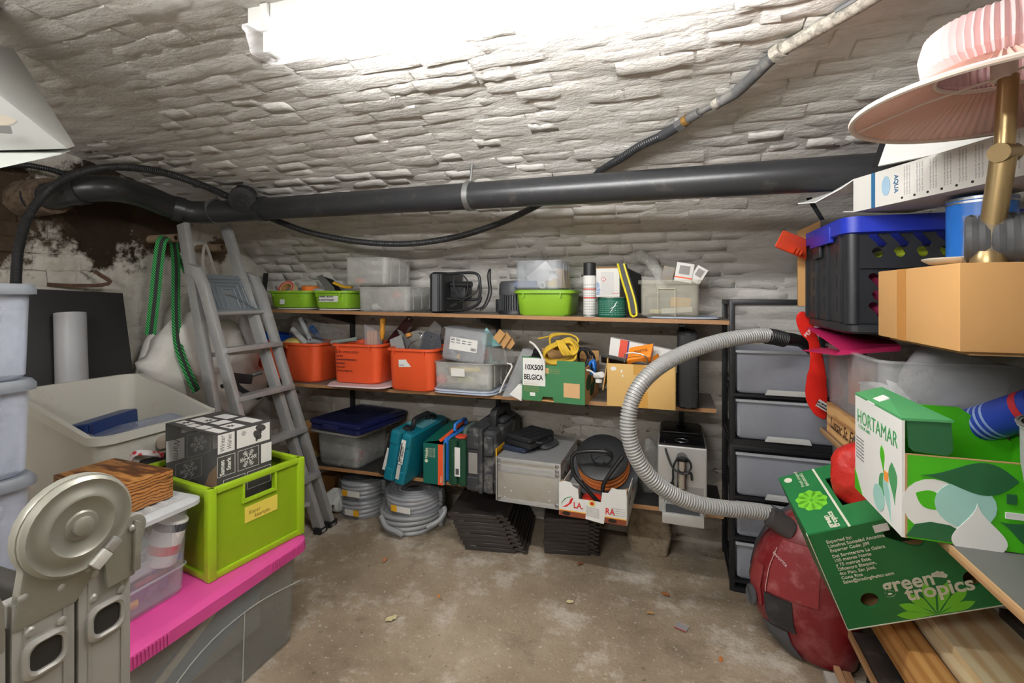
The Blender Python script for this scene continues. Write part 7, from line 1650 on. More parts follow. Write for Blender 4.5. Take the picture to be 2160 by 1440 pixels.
# magenta folder
m_mag = M('magenta_card', rgb(196, 36, 96), .5, var=.06)
pf = T('pink_folder', 'magenta cardboard folder lying on the clear plastic box under the black crate', 'folder', (.6, 1.8, 1.085))
PW('upper_cover', hexa([at(1702, 690, d=1.72), at(1775, 738, d=1.42), at(1900, 728, d=1.40), at(1850, 694, d=1.7)], [x + Vector((0, 0, -.003)) for x in (at(1702, 690, d=1.72), at(1775, 738, d=1.42), at(1900, 728, d=1.40), at(1850, 694, d=1.7))]), m_mag, pf)
PW('lower_cover', hexa([at(1693, 738, d=1.68), at(1765, 747, d=1.42), at(1900, 738, d=1.40), at(1850, 722, d=1.7)], [x + Vector((0, 0, -.003)) for x in (at(1693, 738, d=1.68), at(1765, 747, d=1.42), at(1900, 738, d=1.40), at(1850, 722, d=1.7))]), m_mag, pf)
PW('spine', hexa([at(1765, 747, d=1.42), at(1775, 738, d=1.42), at(1900, 728, d=1.40), at(1900, 738, d=1.40)], [x + Vector((0, .003, 0)) for x in (at(1765, 747, d=1.42), at(1775, 738, d=1.42), at(1900, 728, d=1.40), at(1900, 738, d=1.40))]), m_mag, pf)
# red shopping bag hanging
m_redbag = M('red_bag_film', rgb(226, 44, 34), .4, var=.08)
rb = T('red_bag', 'red plastic shopping bag hanging at the end of the right shelving', 'bag', at(1715, 660, d=1.82))
hg_pts = [(1680, 674), (1694, 656), (1712, 680), (1732, 735), (1743, 800), (1745, 868), (1738, 883), (1718, 872), (1700, 842), (1699, 800), (1708, 770), (1706, 725), (1690, 706)]
P0 = [at(x, y, d=1.80) for x, y in hg_pts]; cc0 = sum(P0, Vector()) / len(P0)
dn = curve(P0, .012, True); vw = (Vector((0, 0, CAMZ)) - cc0).normalized()
PW('bag_film', crumple(loft([[p - vw * .012 for p in dn], [p + vw * .012 for p in dn]]), .006, 26), m_redbag, rb, bevel=.004, angle=70)
qn = at(1728, 850, d=1.765)
bu = (at(1738, 856, d=1.765) - qn)
DECAL('white_print', rect(.045, .028), m_paper, rb, rb.matrix_basis.inverted() @ (qn + Vector((-.012, 0, -.01))), bu, (0, 0, 1), .002)
TXT("J'ACHETE\nTU MANGES", m_ink, rb, rb.matrix_basis.inverted() @ (qn + Vector((-.010, -.0035, .006))), bu, (0, 0, 1), .010)
TXT('PEPS', m_paper, rb, rb.matrix_basis.inverted() @ at(1701, 712, d=1.765), at(1712, 700, d=1.765) - at(1701, 712, d=1.765), (-.3, 0, 1), .02)
# green and white produce carton on the lower board
m_lg = M('leaf_green_card', rgb(70, 176, 16), .55, var=.04); m_dgc = M('forest_card', rgb(36, 96, 56), .55, var=.05); m_mgc = M('mid_green_card', rgb(78, 154, 96), .55, var=.05)
m_aqua = M('aqua_print', rgb(160, 206, 196), .6)
co = T('produce_carton', 'open green and white produce carton with leaf print on the right shelf', 'carton', (.43, 1.142, ZL + .002))
cw, cdp, chh, cfh = .30, .255, .232, .165
P('left_panel', box(0, .005, .0, cdp, 0, chh), m_paper, co, label='white printed side')
P('front_panel', box(.005, cw, 0, .005, 0, cfh), m_lg, co)
P('back_panel', prism([(0, 0), (cw, 0), (cw, chh - .09), (.20, chh - .015), (0.0, chh - .012)], .005, basis((.005, cdp, 0), (1, 0, 0), (0, 0, 1))), m_lg, co)
P('right_panel', box(cw, cw + .005, 0, cdp, 0, cfh), m_lg, co); P('bottom_panel', box(.005, cw, .005, cdp - .005, 0, .005), m_lg, co)
P('inner_wall', box(.0052, .0075, .02, cdp - .01, .01, chh - .002), m_lg, co)
P('top_flap', hexa([(.0, -.0, chh), (.083, .0, chh + .002), (.055, cdp, chh + .018), (0, cdp, chh)], [(.0, -.0, chh + .005), (.083, .0, chh + .007), (.055, cdp, chh + .023), (0, cdp, chh + .005)]), m_mgc, co)
P('hanging_flap', prism([(.008, 0), (.080, 0), (.083, -.055), (.075, -.066), (.02, -.063), (.012, -.055)], .004, basis((0, .006, chh + .003), (1, .0, 0), (0, 0, 1))), m_dgc, co)
P('lock_tab', hexa([(-.001, .135, chh - .002), (-.001, .175, chh - .002), (.03, .175, chh + .014), (.03, .14, chh + .014)], [(-.001, .135, chh + .003), (-.001, .175, chh + .003), (.03, .175, chh + .018), (.03, .14, chh + .018)]), m_paper, co)
P('torn_edge', box(.005, .009, -.0006, .006, 0, cfh + .0006), m_card_edge, co); P('torn_edge', box(.005, cw, -.0003, .005, cfh, cfh + .0018), m_card_edge, co)
Fc = lambda x, z: (x, -.0004, z)
def cdec(n, poly, mat, x, z, h=.0006): return DECAL(n, poly, mat, co, Fc(x, z), (1, 0, 0), (0, 0, 1), h)
cdec('white_swirl', ell(.052, .052), m_paper, .052, .070, .0004)
cdec('green_drop', drop(.075, .036, rot=R(155)), m_lg, .090, .060, .0008)
cdec('aqua_disc', ell(.048, .044), m_aqua, .100, .078, .0012)
cdec('dark_drop', drop(.15, .062, rot=R(2)), m_dgc, .030, .128, .0016)
cdec('white_drop', drop(.11, .085, rot=R(-88)), m_paper, .118, .085, .002)
cdec('dark_drop', drop(.085, .045, rot=R(-22)), m_dgc, .150, .055, .0016)
cdec('dark_mound', [(.0, 0), (.10, 0), (.09, .022), (.07, .032), (.04, .034), (.015, .026)], m_dgc, .006, .004, .0016)
DECAL('white_letter', rect(.045, .012) , m_paper, co, Fc(.160, .062), (1, 0, 0), (0, 0, 1), .002); DECAL('white_letter', rect(.012, .036), m_paper, co, Fc(.193, .052), (1, 0, 0), (0, 0, 1), .002)
DECAL('dark_square', rect(.014, .018), m_dgc, co, Fc(.162, .090), (1, 0, 0), (0, 0, 1), .002)
Lc = lambda y, z: (-.0004, y, z)
def sdec(n, poly, mat, y, z, h=.0006): return DECAL(n, poly, mat, co, Lc(y, z), (0, -1, 0), (0, 0, 1), h)
TXT('HORTAMAR', m_mgc, co, Lc(.240, .170), (0, -1, 0), (0, 0, 1), .046, sx=.88, ext=.0004)
TXT('S. COOP. AND.', m_mgc, co, Lc(.232, .158), (0, -1, 0), (0, 0, 1), .011, ext=.0003)
for k in range(7): TXT('Producto de Espana', M('print_grey2', rgb(120, 120, 120), .6), co, Lc(.246, .13 - .008 * k), (0, -1, 0), (0, 0, 1), .006, ext=.0002)
sdec('leaf_print', drop(.085, .040, rot=R(100)), m_mgc, .030, .05)
sdec('leaf_print', drop(.085, .044, rot=R(60)), m_mgc, .115, .025)
sdec('leaf_print', drop(.06, .022, rot=R(100)), m_lg, .085, .095)
sdec('orange_patch', rect(.018, .02), M('patch_orange', rgb(240, 150, 60), .6), .080, .085, .0012)
sdec('aqua_print', drop(.10, .03, rot=R(112)), m_aqua, .045, .005, .0009)
sdec('aqua_print', ell(.03, .028), m_aqua, .11, .035, .0009)
sdec('green_wedge', [(0, 0), (.05, 0), (.0, .05)], m_lg, .255, .0)
# galvanised bucket
bu_ = T('metal_bucket', 'pale metal bucket with dark inside at the right edge of the lower shelf', 'bucket', (.655, .985, ZL + .001))
P('wall', loft([[Vector((r * math.cos(a), r * math.sin(a), z)) for a in [i * 2 * math.pi / 36 for i in range(36)]] for r, z in ((.085, 0), (.088, .004), (.112, .20), (.113, .262), (.117, .265), (.117, .270), (.112, .27))], True, False), M('zinc', rgb(182, 186, 184), .5, .3, var=.15, vs=6), bu_)
P('lining', loft([[Vector((r * math.cos(a), r * math.sin(a), z)) for a in [i * 2 * math.pi / 36 for i in range(36)]] for r, z in ((.112, .27), (.108, .266), (.082, .008))], False, True), m_black_rub, bu_)
P('rim_bead', sweep([Vector((.116 * math.cos(a), .116 * math.sin(a), .270)) for a in [i * 2 * math.pi / 36 for i in range(36)]], .003, 6, True), m_galv, bu_)

# ------------------------------------------------------------------ upper board
zU = ZU + .001
cx0, cx1, cy0_, cy1_ = .472, .985, 1.60, 2.03
bcx = T('folding_crate', 'black folding crate with slotted sides and blue rim on the upper right shelf', 'crate', ((cx0 + cx1) / 2, (cy0_ + cy1_) / 2, zU))
cwx, cwy, chz = (cx1 - cx0) / 2, (cy1_ - cy0_) / 2, .335
m_crate = M('crate_black', rgb(36, 38, 42), .42, var=.15)
m_blue = M('royal_blue_pl', rgb(30, 50, 170), .38, var=.06)
P('base_tray', rbox(2 * cwx, 2 * cwy, .03, .03, .006), m_crate, bcx)
for sx in (-1, 1):
    for sy in (-1, 1): P('corner_post', rbox(.045, .045, chz - .05, .02, .003, .025, cx=sx * (cwx - .023), cy=sy * (cwy - .023)), m_crate, bcx)
def holed(u0, u1, v0, v1, holes, th, place, name, mat=m_crate):
    """panel with real slots: strips between the rows and columns of openings"""
    g = G(); us = sorted(set([u0, u1] + [h[0] for h in holes] + [h[1] for h in holes])); vs = sorted(set([v0, v1] + [h[2] for h in holes] + [h[3] for h in holes]))
    bm_ = [(a, b2, c, d) for a, b2 in zip(us, us[1:]) for c, d in zip(vs, vs[1:]) if not any(h[0] <= (a + b2) / 2 <= h[1] and h[2] <= (c + d) / 2 <= h[3] for h in holes)]
    for a, b2, c, d in bm_: g = g + box(a, b2, 0, th, c, d)
    return P(name, g.m(place), mat, bcx, weld=True)
hl_ = [(-cwy + .07 + .13 * c + .018 * k, -cwy + .07 + .13 * c + .018 * k + .009, .06 + .068 * r_, .06 + .068 * r_ + .045) for c in range(3) for k in range(3) for r_ in range(4)]
holed(-cwy + .02, cwy - .02, .03, chz - .04, hl_, .006, basis((-cwx + .002, 0, 0), (0, -1, 0), (0, 0, 1)) @ Matrix.Rotation(0, 4, 'X') @ Matrix(((1, 0, 0, 0), (0, 0, 1, 0), (0, -1, 0, 0), (0, 0, 0, 1))), 'slotted_side')
for k in range(4): P('side_rib', box(-cwx - .004, -cwx + .004, -cwy + .055 + .125 * k - .006, -cwy + .055 + .125 * k + .006, .03, chz - .045), m_crate, bcx)
def stad(x, z, L, r, lean=.35, n=6):
    o = []
    for k in range(n + 1): a = R(-0) + math.pi * k / n; o.append((x - lean * L / 2 + r * math.cos(a), z + L / 2 + r * math.sin(a)))
    for k in range(n + 1): a = math.pi + math.pi * k / n; o.append((x + lean * L / 2 + r * math.cos(a), z - L / 2 + r * math.sin(a)))
    return o
hl2 = [stad(-cwx + .075 + .052 * c, z0, L, .0125, .9) for c in range(8) for z0, L in ((.068, .022), (.110, .004), (.150, .022), (.232, .004), (.268, .022))]
def holed_panel(name, outer, hls, mat, parent, M4, th):
    cu = bpy.data.curves.new(name, 'CURVE'); cu.dimensions = '2D'; cu.fill_mode = 'BOTH'; cu.extrude = th / 2
    for poly in [outer] + hls:
        s = cu.splines.new('POLY'); s.points.add(len(poly) - 1)
        for p_, (x, y) in zip(s.points, poly): p_.co = (x, y, 0, 1)
        s.use_cyclic_u = True
    ob = bpy.data.objects.new(name, cu); me = bpy.data.meshes.new_from_object(ob); bpy.data.objects.remove(ob); bpy.data.curves.remove(cu)
    me.materials.clear(); me.materials.append(mat); q = bpy.data.objects.new(name, me); COL.objects.link(q); q.parent = parent; q.matrix_local = M4; return q
holed_panel('slotted_end', rect(2 * cwx - .04, chz - .07, -cwx + .02, .03), hl2, m_crate, bcx, basis((0, -cwy + .005, 0), (1, 0, 0), (0, 0, 1)), .006)
P('hinge_bar', box(-cwx + .03, cwx - .03, -cwy - .004, -cwy + .008, .187, .205), m_crate, bcx)
P('slotted_end', box(-cwx + .02, cwx - .02, cwy - .008, cwy - .002, .03, chz - .04), m_crate, bcx)
P('slotted_side', box(cwx - .008, cwx - .002, -cwy + .02, cwy - .02, .03, chz - .04), m_crate, bcx)
P('rim', loft([rrect(2 * cwx, 2 * cwy, .035, chz - .05), rrect(2 * cwx + .02, 2 * cwy + .02, .04, chz - .045), rrect(2 * cwx + .02, 2 * cwy + .02, .04, chz), rrect(2 * cwx - .02, 2 * cwy - .02, .03, chz), rrect(2 * cwx - .02, 2 * cwy - .02, .03, chz - .05)], False, False), m_blue, bcx)
P('rim_step', box(-cwx - .014, -cwx + .0, -.10, .12, chz - .062, chz - .012), m_blue, bcx, bevel=.003)
P('side_latch', box(-cwx - .010, -cwx + .0, .02, .10, chz - .10, chz - .055), m_crate, bcx, bevel=.003)
ONE('pink_fabric', 'magenta fabric seen through the slots of the black crate', 'fabric', crumple(rbox(.42, .34, .16, .05, .02, n=4), .015, 10), M('magenta_cloth', rgb(176, 44, 96), .8), (bcx.location.x, bcx.location.y, zU + .034))
ONE('lime_fabric', 'lime and orange bag on top of the fabric in the black crate', 'bag', blob(.10, .07, .03, 16, 8, .012, 16, 1), M('lime_cloth', rgb(176, 196, 40), .7), (bcx.location.x - .06, bcx.location.y - .10, zU + .195))
ONE('silver_pack', 'silver packs in the top of the black crate', 'packet', crumple(rbox(.30, .12, .05, .02, .01, n=3), .012, 18), M('silver_foil', rgb(170, 172, 176), .3, .4), (bcx.location.x + .04, bcx.location.y + .06, zU + .20))
# cardboard panel and orange clamp beyond the crate
ONE('cardboard_sheet', 'sheet of brown cardboard standing behind the black crate', 'cardboard', hexa([at(1684, 645, Y=2.06), at(1730, 645, Y=2.06), at(1730, 465, Y=2.06), at(1682, 488, Y=2.06)], [x + Vector((.0, .012, 0)) for x in (at(1684, 645, Y=2.06), at(1730, 645, Y=2.06), at(1730, 465, Y=2.06), at(1682, 488, Y=2.06))]), m_card)
oc = T('orange_clamp', 'orange plastic tool handle sticking out left of the black crate', 'tool', at(1665, 512, d=1.72))
OA = [at(1652, 484, d=1.72), at(1702, 504, d=1.75), at(1702, 548, d=1.75), at(1633, 520, d=1.70)]
PW('handle', hexa(OA, [x + Vector((.012, .05, .0)) for x in OA]), M('orange_red_pl', rgb(236, 82, 44), .4, var=.05), oc, bevel=.007, seg=3)
for k in range(3):
    o5 = [at(1676 + 7 * k, 521 + 3 * k, d=1.715), at(1680 + 7 * k, 523 + 3 * k, d=1.716), at(1674 + 7 * k, 533 + 3 * k, d=1.712), at(1670 + 7 * k, 531 + 3 * k, d=1.711)]
    PW('grip_ridge', hexa(o5, [x + Vector((.004, .012, 0)) for x in o5]), M('orange_red_pl', rgb(236, 82, 44), .4), oc)
# long white carton with torn end, over the crate
m_lc = M('long_carton_card', rgb(206, 204, 198), .6, var=.04)
F1, F2 = at(1800, 440, d=1.35), at(2160, 390, d=.93)
dl = (F2 - F1); lenl = dl.length + .12; dl.normalize()
zlift = (ZU + chz + .003)
MB = basis((F1.x, F1.y, zlift + .010), Vector((dl.x, dl.y, 0)), (0, 0, 1))
lcart = T('long_carton', 'long white carton with torn end and blue band lying across the black crate', 'carton', M4=MB)
hL, dL = .094, .17
P('front_panel', box(0, lenl, 0, hL, -.003, 0), m_lc, lcart); P('back_panel', box(0, lenl, 0, hL, -dL, -dL + .003), m_lc, lcart)
P('top_panel', box(0, lenl, hL - .003, hL, -dL + .003, -.003), m_lc, lcart); P('bottom_panel', box(0, lenl, 0, .003, -dL + .003, -.003), m_lc, lcart)
fp_ = [(0, hL, 0), (0, hL, -dL), (-.12, hL - .008, -.12), (-.17, hL - .036, .045), (-.08, hL - .05, .055), (-.02, hL - .02, .02)]
P('end_flap', loft([[Vector(q) for q in fp_], [Vector(q) - Vector((0, .003, 0)) for q in fp_]]), m_paper, lcart)
P('end_flap', hexa([(0, .0, -.02), (0, .0, -dL), (-.07, .012, -dL), (-.10, .018, -.05)], [(0, .003, -.02), (0, .003, -dL), (-.07, .015, -dL), (-.10, .021, -.05)]), m_paper, lcart)
P('torn_liner', crumple(hexa([(0, .01, -.03), (0, .085, -.03), (-.05, .05, -.06), (-.03, .012, -.06)], [(0, .01, -.034), (0, .085, -.034), (-.05, .05, -.064), (-.03, .012, -.064)]), .004, 40), m_card_edge, lcart)
m_bband = M('band_blue', rgb(40, 96, 136), .55)
DECAL('blue_band', rect(.012, hL), m_bband, lcart, (.062, 0, .0002), (1, 0, 0), (0, 1, 0))
DECAL('blue_patch', rect(.06, .05), m_bband, lcart, (-.05, hL - .005, -.1), (1, 0, 0), (0, .3, -1))
DECAL('splash_print', ell(.013, .026, n=14), M('splash_blue', rgb(150, 180, 200), .6), lcart, (.108, .05, .0002), (1, 0, 0), (0, 1, 0))
TXT('AQUA', m_bband, lcart, (.133, .072, .0003), (0, -1, 0), (1, 0, 0), .016, ext=.0003, bold=.0004)
for k in range(13):
    for j in range(3): TXT('Lorem aquarium set avec filtre', M('print_grey', rgb(160, 160, 160), .6), lcart, (.160 + .034 * k + .007 * j, .088, .0002), (0, -1, 0), (1, 0, 0), .0058, ext=.0002)
    DECAL('bullet', ell(.003, .003, n=8), m_ink, lcart, (.155 + .034 * k, .010, .0002), (1, 0, 0), (0, 1, 0))
# white board with black frame behind
fb2 = T('framed_board', 'white board with black frame leaning behind the long carton', 'board', at(1860, 345, d=1.32))
BQ = [at(1852, 350, d=1.31), at(2100, 300, d=1.12), at(2130, 215, d=1.16), at(1880, 270, d=1.35)]
PW('panel', hexa(BQ, [x + Vector((.006, .012, 0)) for x in BQ]), m_paper, fb2)
EQ = [at(1838, 352, d=1.31), at(1852, 350, d=1.31), at(1880, 270, d=1.35), at(1866, 272, d=1.35)]
PW('frame_edge', hexa(EQ, [x + Vector((.006, .012, 0)) for x in EQ]), m_black_pl, fb2)
ONE('black_strip', 'black plastic strip poking out under the torn carton end', 'strip', hexa([at(1700, 418, d=1.6), at(1712, 416, d=1.6), at(1738, 460, d=1.58), at(1728, 462, d=1.58)], [x + Vector((.01, .03, 0)) for x in (at(1700, 418, d=1.6), at(1712, 416, d=1.6), at(1738, 460, d=1.58), at(1728, 462, d=1.58))]), m_black_pl)
# cardboard box on the upper board, dish and film coil on it
kb2 = T('cardboard_box', 'brown cardboard box with tape strip at the front of the upper right shelf', 'carton', (.503, 1.285, ZU + .008), 0)
P('body', box(0, .34, -.185, .185, 0, .165), m_card, kb2, bevel=.002)
m_tape2 = M('brown_tape', rgb(186, 130, 66), .35)
DECAL('tape', rect(.045, .165), m_tape2, kb2, (-.0003, .075, .0), (0, -1, 0), (0, 0, 1), .0006)
P('shelf_pad', box(.02, .32, -.17, .17, -.0075, -.0005), m_card_edge, kb2)
ztop = ZU + .173
ONE('cream_dish', 'cream dish lying on the brown cardboard box', 'dish', lathe([(.025, 0), (.05, .004), (.062, .012), (.063, .015), (.060, .016), (.048, .009), (.025, .006)], 32), M('cream_ceramic', rgb(216, 204, 184), .35), (.56, 1.22, ztop))
fcx = T('film_coil', 'coil of black tubing wrapped in clear film on the brown cardboard box', 'tubing', (.60, 1.135, ztop), R(-25))
c3 = Vector((.60, 1.15, ztop + .052))
for k in range(7): P('tube_turn', sweep([Vector((-.058 + .018 * k, .038 * math.cos(a), .048 + .038 * math.sin(a))) for a in [i * 2 * math.pi / 22 for i in range(22)]], .0098, 7, True), m_black_rub, fcx)
P('film', crumple(cyl((-.07, 0, .047), (.06, 0, .047), .050, .047, n=22), .005, 30), CLEAR('film_wrap3', rgb(206, 208, 212), .16, .1, .12), fcx)
# white tub with bubble film at the right edge
wt2 = T('white_tub', 'white plastic tub holding bubble film at the right edge of the upper shelf', 'tub', (.655, .735, ZU + .018))
P('shell', tub(.36, .32, .185, .82, .004, .05, .012, .008, 6), M('white_tub_pl', rgb(222, 226, 222), .45, var=.03), wt2)
P('foot_block', box(-.1, .1, -.1, .1, -.017, -.0005), m_card_edge, wt2)
ONE('bubble_film', 'milky bubble film bulging out of the white tub', 'film', blob(.13, .12, .11, 20, 14, .022, 16, 3), CLEAR('bubble_film', rgb(232, 232, 232), .5, .2, .15), (.665, .745, ZU + .125))
can('blue_tin', 'blue tin standing on the far end of the brown cardboard box', .062, .166, (.68, 1.40, ztop), 0, M('tin_blue', rgb(36, 110, 200), .35), ((.150, .155, m_galv), (.158, .164, m_galv)), None, 0, 'tin')
# standard lamp with pleated shade
LPX, LPY = .567, 1.10
m_brass = M('brushed_brass', rgb(172, 148, 106), .32, .8, var=.08)
m_shade = CLEAR('shade_pink', rgb(226, 182, 168), .96, .8, .02)
m_shade_w = M('shade_trim', rgb(226, 208, 196), .8, var=.05)
m_crown = M('crown_pink', rgb(230, 196, 196), .8, var=.12, vs=20)
lp = T('table_lamp', 'brass lamp with wide pleated pale pink shade on the upper right shelf', 'lamp', (LPX, LPY - .0, ztop))
P('stem', cyl((-.005, .03, .04), (0, .0, .20), .0185, n=18), m_brass, lp); P('stem', cyl((0, 0, .20), (.004, -.004, .335), .0145, n=16), m_brass, lp)
P('joint', cyl((-.016, -.016, .195), (.018, .012, .20), .017, n=18), m_brass, lp)
P('stem_foot', lathe([(.026, 0), (.026, .012), (.02, .03), (.0185, .05)], 24).tr((-.006, .034, 0)), m_brass, lp)
n_ = 180; LS = []
for r, z, pl in ((.225, .290, .0016), (.20, .302, .0022), (.16, .320, .0028), (.12, .340, .003), (.095, .352, .003)):
    LS.append([Vector(((r + 0) * math.cos(2 * math.pi * i / n_), r * math.sin(2 * math.pi * i / n_), z + pl * (1 if i % 2 else -1))) for i in range(n_)])
P('shade', loft(LS, False, False), m_shade, lp, angle=20)
P('shade_rim', sweep([Vector((.2255 * math.cos(a), .2255 * math.sin(a), .290)) for a in [i * 2 * math.pi / 60 for i in range(60)]], .0055, 8, True), m_shade_w, lp)
LC = []
for r, z, pl in ((.100, .350, .003), (.112, .365, .004), (.116, .395, .004), (.108, .425, .004), (.10, .432, .003)):
    LC.append([Vector(((r + pl * (1 if i % 2 else -1)) * math.cos(2 * math.pi * i / 120), (r + pl * (1 if i % 2 else -1)) * math.sin(2 * math.pi * i / 120), z)) for i in range(120)])
P('shade_crown', loft(LC, False, False), m_crown, lp, angle=20)
P('inner_ring', sweep([Vector((.095 * math.cos(a), .095 * math.sin(a), .347)) for a in [i * 2 * math.pi / 40 for i in range(40)]], .004, 6, True), m_shade_w, lp)
P('socket', cyl((0, 0, .33), (0, 0, .365), .018, n=16), m_shade_w, lp)
for k in range(3):
    a = R(120 * k + 150); P('shade_spoke', sweep([Vector((.015 * math.cos(a), .015 * math.sin(a), .335)), Vector((.12 * math.cos(a), .12 * math.sin(a), .318)), Vector((.222 * math.cos(a), .222 * math.sin(a), .290))], .0022, 6), m_shade_w, lp)

# ------------------------------------------------------------------ green carton leaning under the shelf, timber
m_trop = M('tropic_green', rgb(26, 112, 58), .5, var=.05, vs=5); m_tlight = M('tropic_lime', rgb(112, 196, 44), .5); m_tcream = M('tropic_cream', rgb(214, 210, 192), .6)
O_ = Vector((.455, 1.528, .330)); U_ = Vector((.353, 0, .147)).normalized(); V_2 = Vector((-.117, -.088, .281)).normalized(); W_ = Vector((-.026, .236, .063)).normalized()
MT = basis(O_, U_, V_2)
gt = T('banana_carton', 'dark green fruit carton with lime leaf print tipped over the timber', 'carton', M4=MT)
gu, gv, gw, th = .372, .317, .245, .005
tri_hole = [(.165, .275), (.180, .288), (.262, .292), (.272, .278), (.250, .228), (.236, .216), (.218, .222), (.170, .262)]
holes = [tri_hole, ell(.022, .024, .078, .083, 18), ell(.022, .024, .318, .095, 18)]
holed_panel('front_panel', rect(gu, gv), holes, m_trop, gt, Matrix.Translation((0, 0, -th / 2)), th)
holed_panel('top_panel', rect(gu, gw), [rect(.17, .115, .115, .075)], m_trop, gt, basis((0, gv - th / 2, -.001), (1, 0, 0), (0, 0, -1)), th)
P('left_panel', box(-.001, .004, 0, gv - th, -gw, -th), m_trop, gt); P('right_panel', box(gu - .004, gu, 0, gv - th, -gw, -th), m_trop, gt); P('back_panel', box(0, gu, 0, gv - th, -gw, -gw + .005), m_trop, gt)
P('bottom_edge', box(-.002, gu, -.002, .001, -.008, .001), m_tcream, gt); P('left_edge', box(-.003, -.0012, -.002, gv, -.010, .001), m_tcream, gt)
P('inner_liner', box(.004, .006, .01, gv - .012, -gw + .01, -.012), m_card, gt)
D = lambda n, poly, mat, x, y, h=.0005: DECAL(n, poly, mat, gt, (x, y, .0003), (1, 0, 0), (0, 1, 0), h)
for k, tx in enumerate(('Exported by:', 'Limofrut Sociedad Anonima', 'Exporter Code: JIM', 'Del Servicentro La Galera', '100 metros Norte', 'y 75 metros Este,', 'Oficentro Bioquim,', '4to Piso, San José,', 'Costa Rica', 'Sales@tradingfruitcr.com')):
    TXT(tx, m_tcream, gt, (.034, gv - .036 - .0142 * k - (.004 if k > 2 else 0), .0003), (1, 0, 0), (0, 1, 0), .0135, ext=.0003, bold=.0002, sx=.88)
TXT('green', m_tcream, gt, (.118, .098, .0003), (1, 0, 0), (0, 1, 0), .062, ext=.0004, bold=.0013, sx=.84)
TXT('tropics', m_tcream, gt, (.162, .062, .0004), (1, 0, 0), (0, 1, 0), .062, ext=.0005, bold=.0013, sx=.88)
for k, a in enumerate((168, 146, 120, 92, 64, 38, 14)): D('leaf_print', drop(.105 if 100 > a > 30 else .092, .026, rot=R(a)), m_tlight, .215, .003, .0004)
P('bottom_panel', box(.004, gu - .004, .0, .005, -gw, -th), m_card, gt)
for k in range(4): D('leaf_mark', drop(.020, .014, rot=R(70 + 40 * k - 60)), m_tcream, .248, .116, .0006)
D('white_sticker', rect(.034, .022), m_paper, .150, gv - .034)
Dt = lambda n, poly, mat, x, y, h=.0005: DECAL(n, poly, mat, gt, (x, gv + .0003, -y), (1, 0, 0), (0, 0, -1), h)
Dt('white_band', rect(.006, gw), m_tcream, .098, .0)
for k in range(9): Dt('leaf_print', drop(.042, .030, rot=R(40 * k)), m_tlight, .052, .120, .0006)
Dt('white_disc', ell(.011, .011), m_tcream, .022, gw - .022)
TXT('green\ntropics', m_tcream, gt, (.068, gv + .0006, -.008), (0, 0, -1), (-1, 0, 0), .020, ext=.0003, bold=.0006, line=.7)
TXT('Fresh tropical\nBANANAS', m_tcream, gt, (.055, gv + .0006, -gw + .065), (0, 0, -1), (-1, 0, 0), .013, ext=.0003)
rb2 = T('red_sack', 'red plastic sack bulging out of the opening of the dark green carton', 'sack', MT @ Vector((.20, gv + .02, -.135)))
P('sack', crumple(blob(.075, .06, .095, 30, 22, .03, 12, 2, -.09), .007, 45).tr(rot=(0, R(20), 0)), M('sack_red', rgb(186, 38, 30), .42, var=.15, bump=.9, bs=34), rb2)
P('clip', cbox(.03, .02, .012, (0.0, .02, .10)), m_galv, rb2)
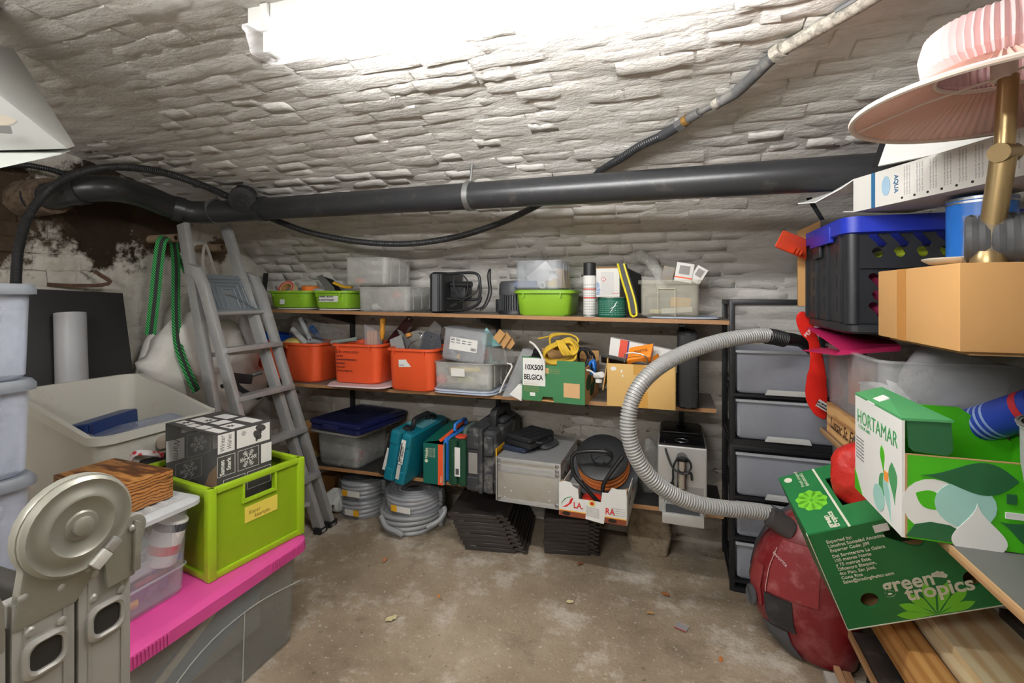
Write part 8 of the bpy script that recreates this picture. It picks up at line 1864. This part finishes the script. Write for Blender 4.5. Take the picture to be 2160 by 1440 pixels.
# timber on the floor under the right shelving
m_pine = WOOD('pine_board', rgb(238, 220, 180), rgb(212, 174, 122), 1, 5, 7, stretch=.14)
m_fir = WOOD('orange_fir', rgb(224, 172, 104), rgb(190, 130, 66), 1, 10, 2)
m_darkplank = M('dark_plank', rgb(58, 54, 52), .6, var=.25, dirt=rgb(110, 106, 100), dirt_at=.6)
def plank(label, p0, p1, w, t, mat, name='timber_plank', roll_=0., cat='timber'):
    p0, p1 = Vector(p0), Vector(p1); L = (p1 - p0).length
    M4 = basis(p0, Vector((1, 0, 0)) - (p1 - p0).normalized() * (p1 - p0).normalized().x, p1 - p0) @ Matrix.Rotation(roll_, 4, 'Y')
    o = P(name, box(-w / 2, w / 2, 0, L, -t, 0), mat, None, bevel=.0015); o.matrix_local = M4
    return tag(o, label, cat, 'timber under the right shelving')
plank('wide pale pine board with knot on top of the timber pile', (.80, .95, .32), (.80, 1.95, .32), .20, .024, m_pine)
plank('second pine board just under the knotted one', (.785, .93, .295), (.775, 1.95, .295), .20, .022, m_pine)
plank('orange-brown squared timber beam beside the pine boards', (.645, .90, .285), (.630, 1.90, .285), .068, .10, m_fir)
plank('dark plank leaning low beside the orange-brown beam', (.585, .9, .15), (.582, 1.80, .165), .085, .018, m_darkplank, roll_=R(-4))
plank('thin brown edge strip along the dark plank', (.538, .9, .155), (.536, 1.80, .172), .006, .03, m_ply)
plank('squared beam end high at the right edge of the timber pile', (.985, 1.05, .42), (.945, 1.9, .42), .06, .06, m_fir)
plank('dark bar lying along the right side of the pine board', (.918, .95, .345), (.905, 1.75, .345), .03, .024, m_darkplank)
plank('low support beam lying crosswise to the pine boards on the floor', (.78, .95, .272), (.78, 1.95, .272), .22, .268, m_darkplank)
plank('grey-white stone strip on the floor at the lower right', (.478, 1.0, .024), (.482, 1.79, .024), .04, .02, M('marble_strip', rgb(186, 184, 176), .5, var=.12, vs=10, dirt=rgb(140, 134, 124)))
plank('narrow tan batten on the stone strip', (.510, 1.0, .042), (.502, 1.80, .042), .018, .016, M('tan_batten', rgb(190, 150, 112), .6, var=.1))
plank('darker tan batten beside the narrow one', (.534, 1.0, .038), (.526, 1.79, .038), .024, .034, M('tan_batten2', rgb(166, 126, 90), .6, var=.1))
plank('speckled stone strip beside the battens', (.572, 1.0, .024), (.566, 1.78, .024), .04, .02, M('grey_strip', rgb(160, 158, 146), .6, var=.2, vs=20))
ONE('film_roll', 'scrap of dark plastic film on the floor behind the vacuum cleaner', 'film', blob(.04, .06, .07, 12, 9, .015, 20, 4), m_black_rub, (.60, 1.72, .0))
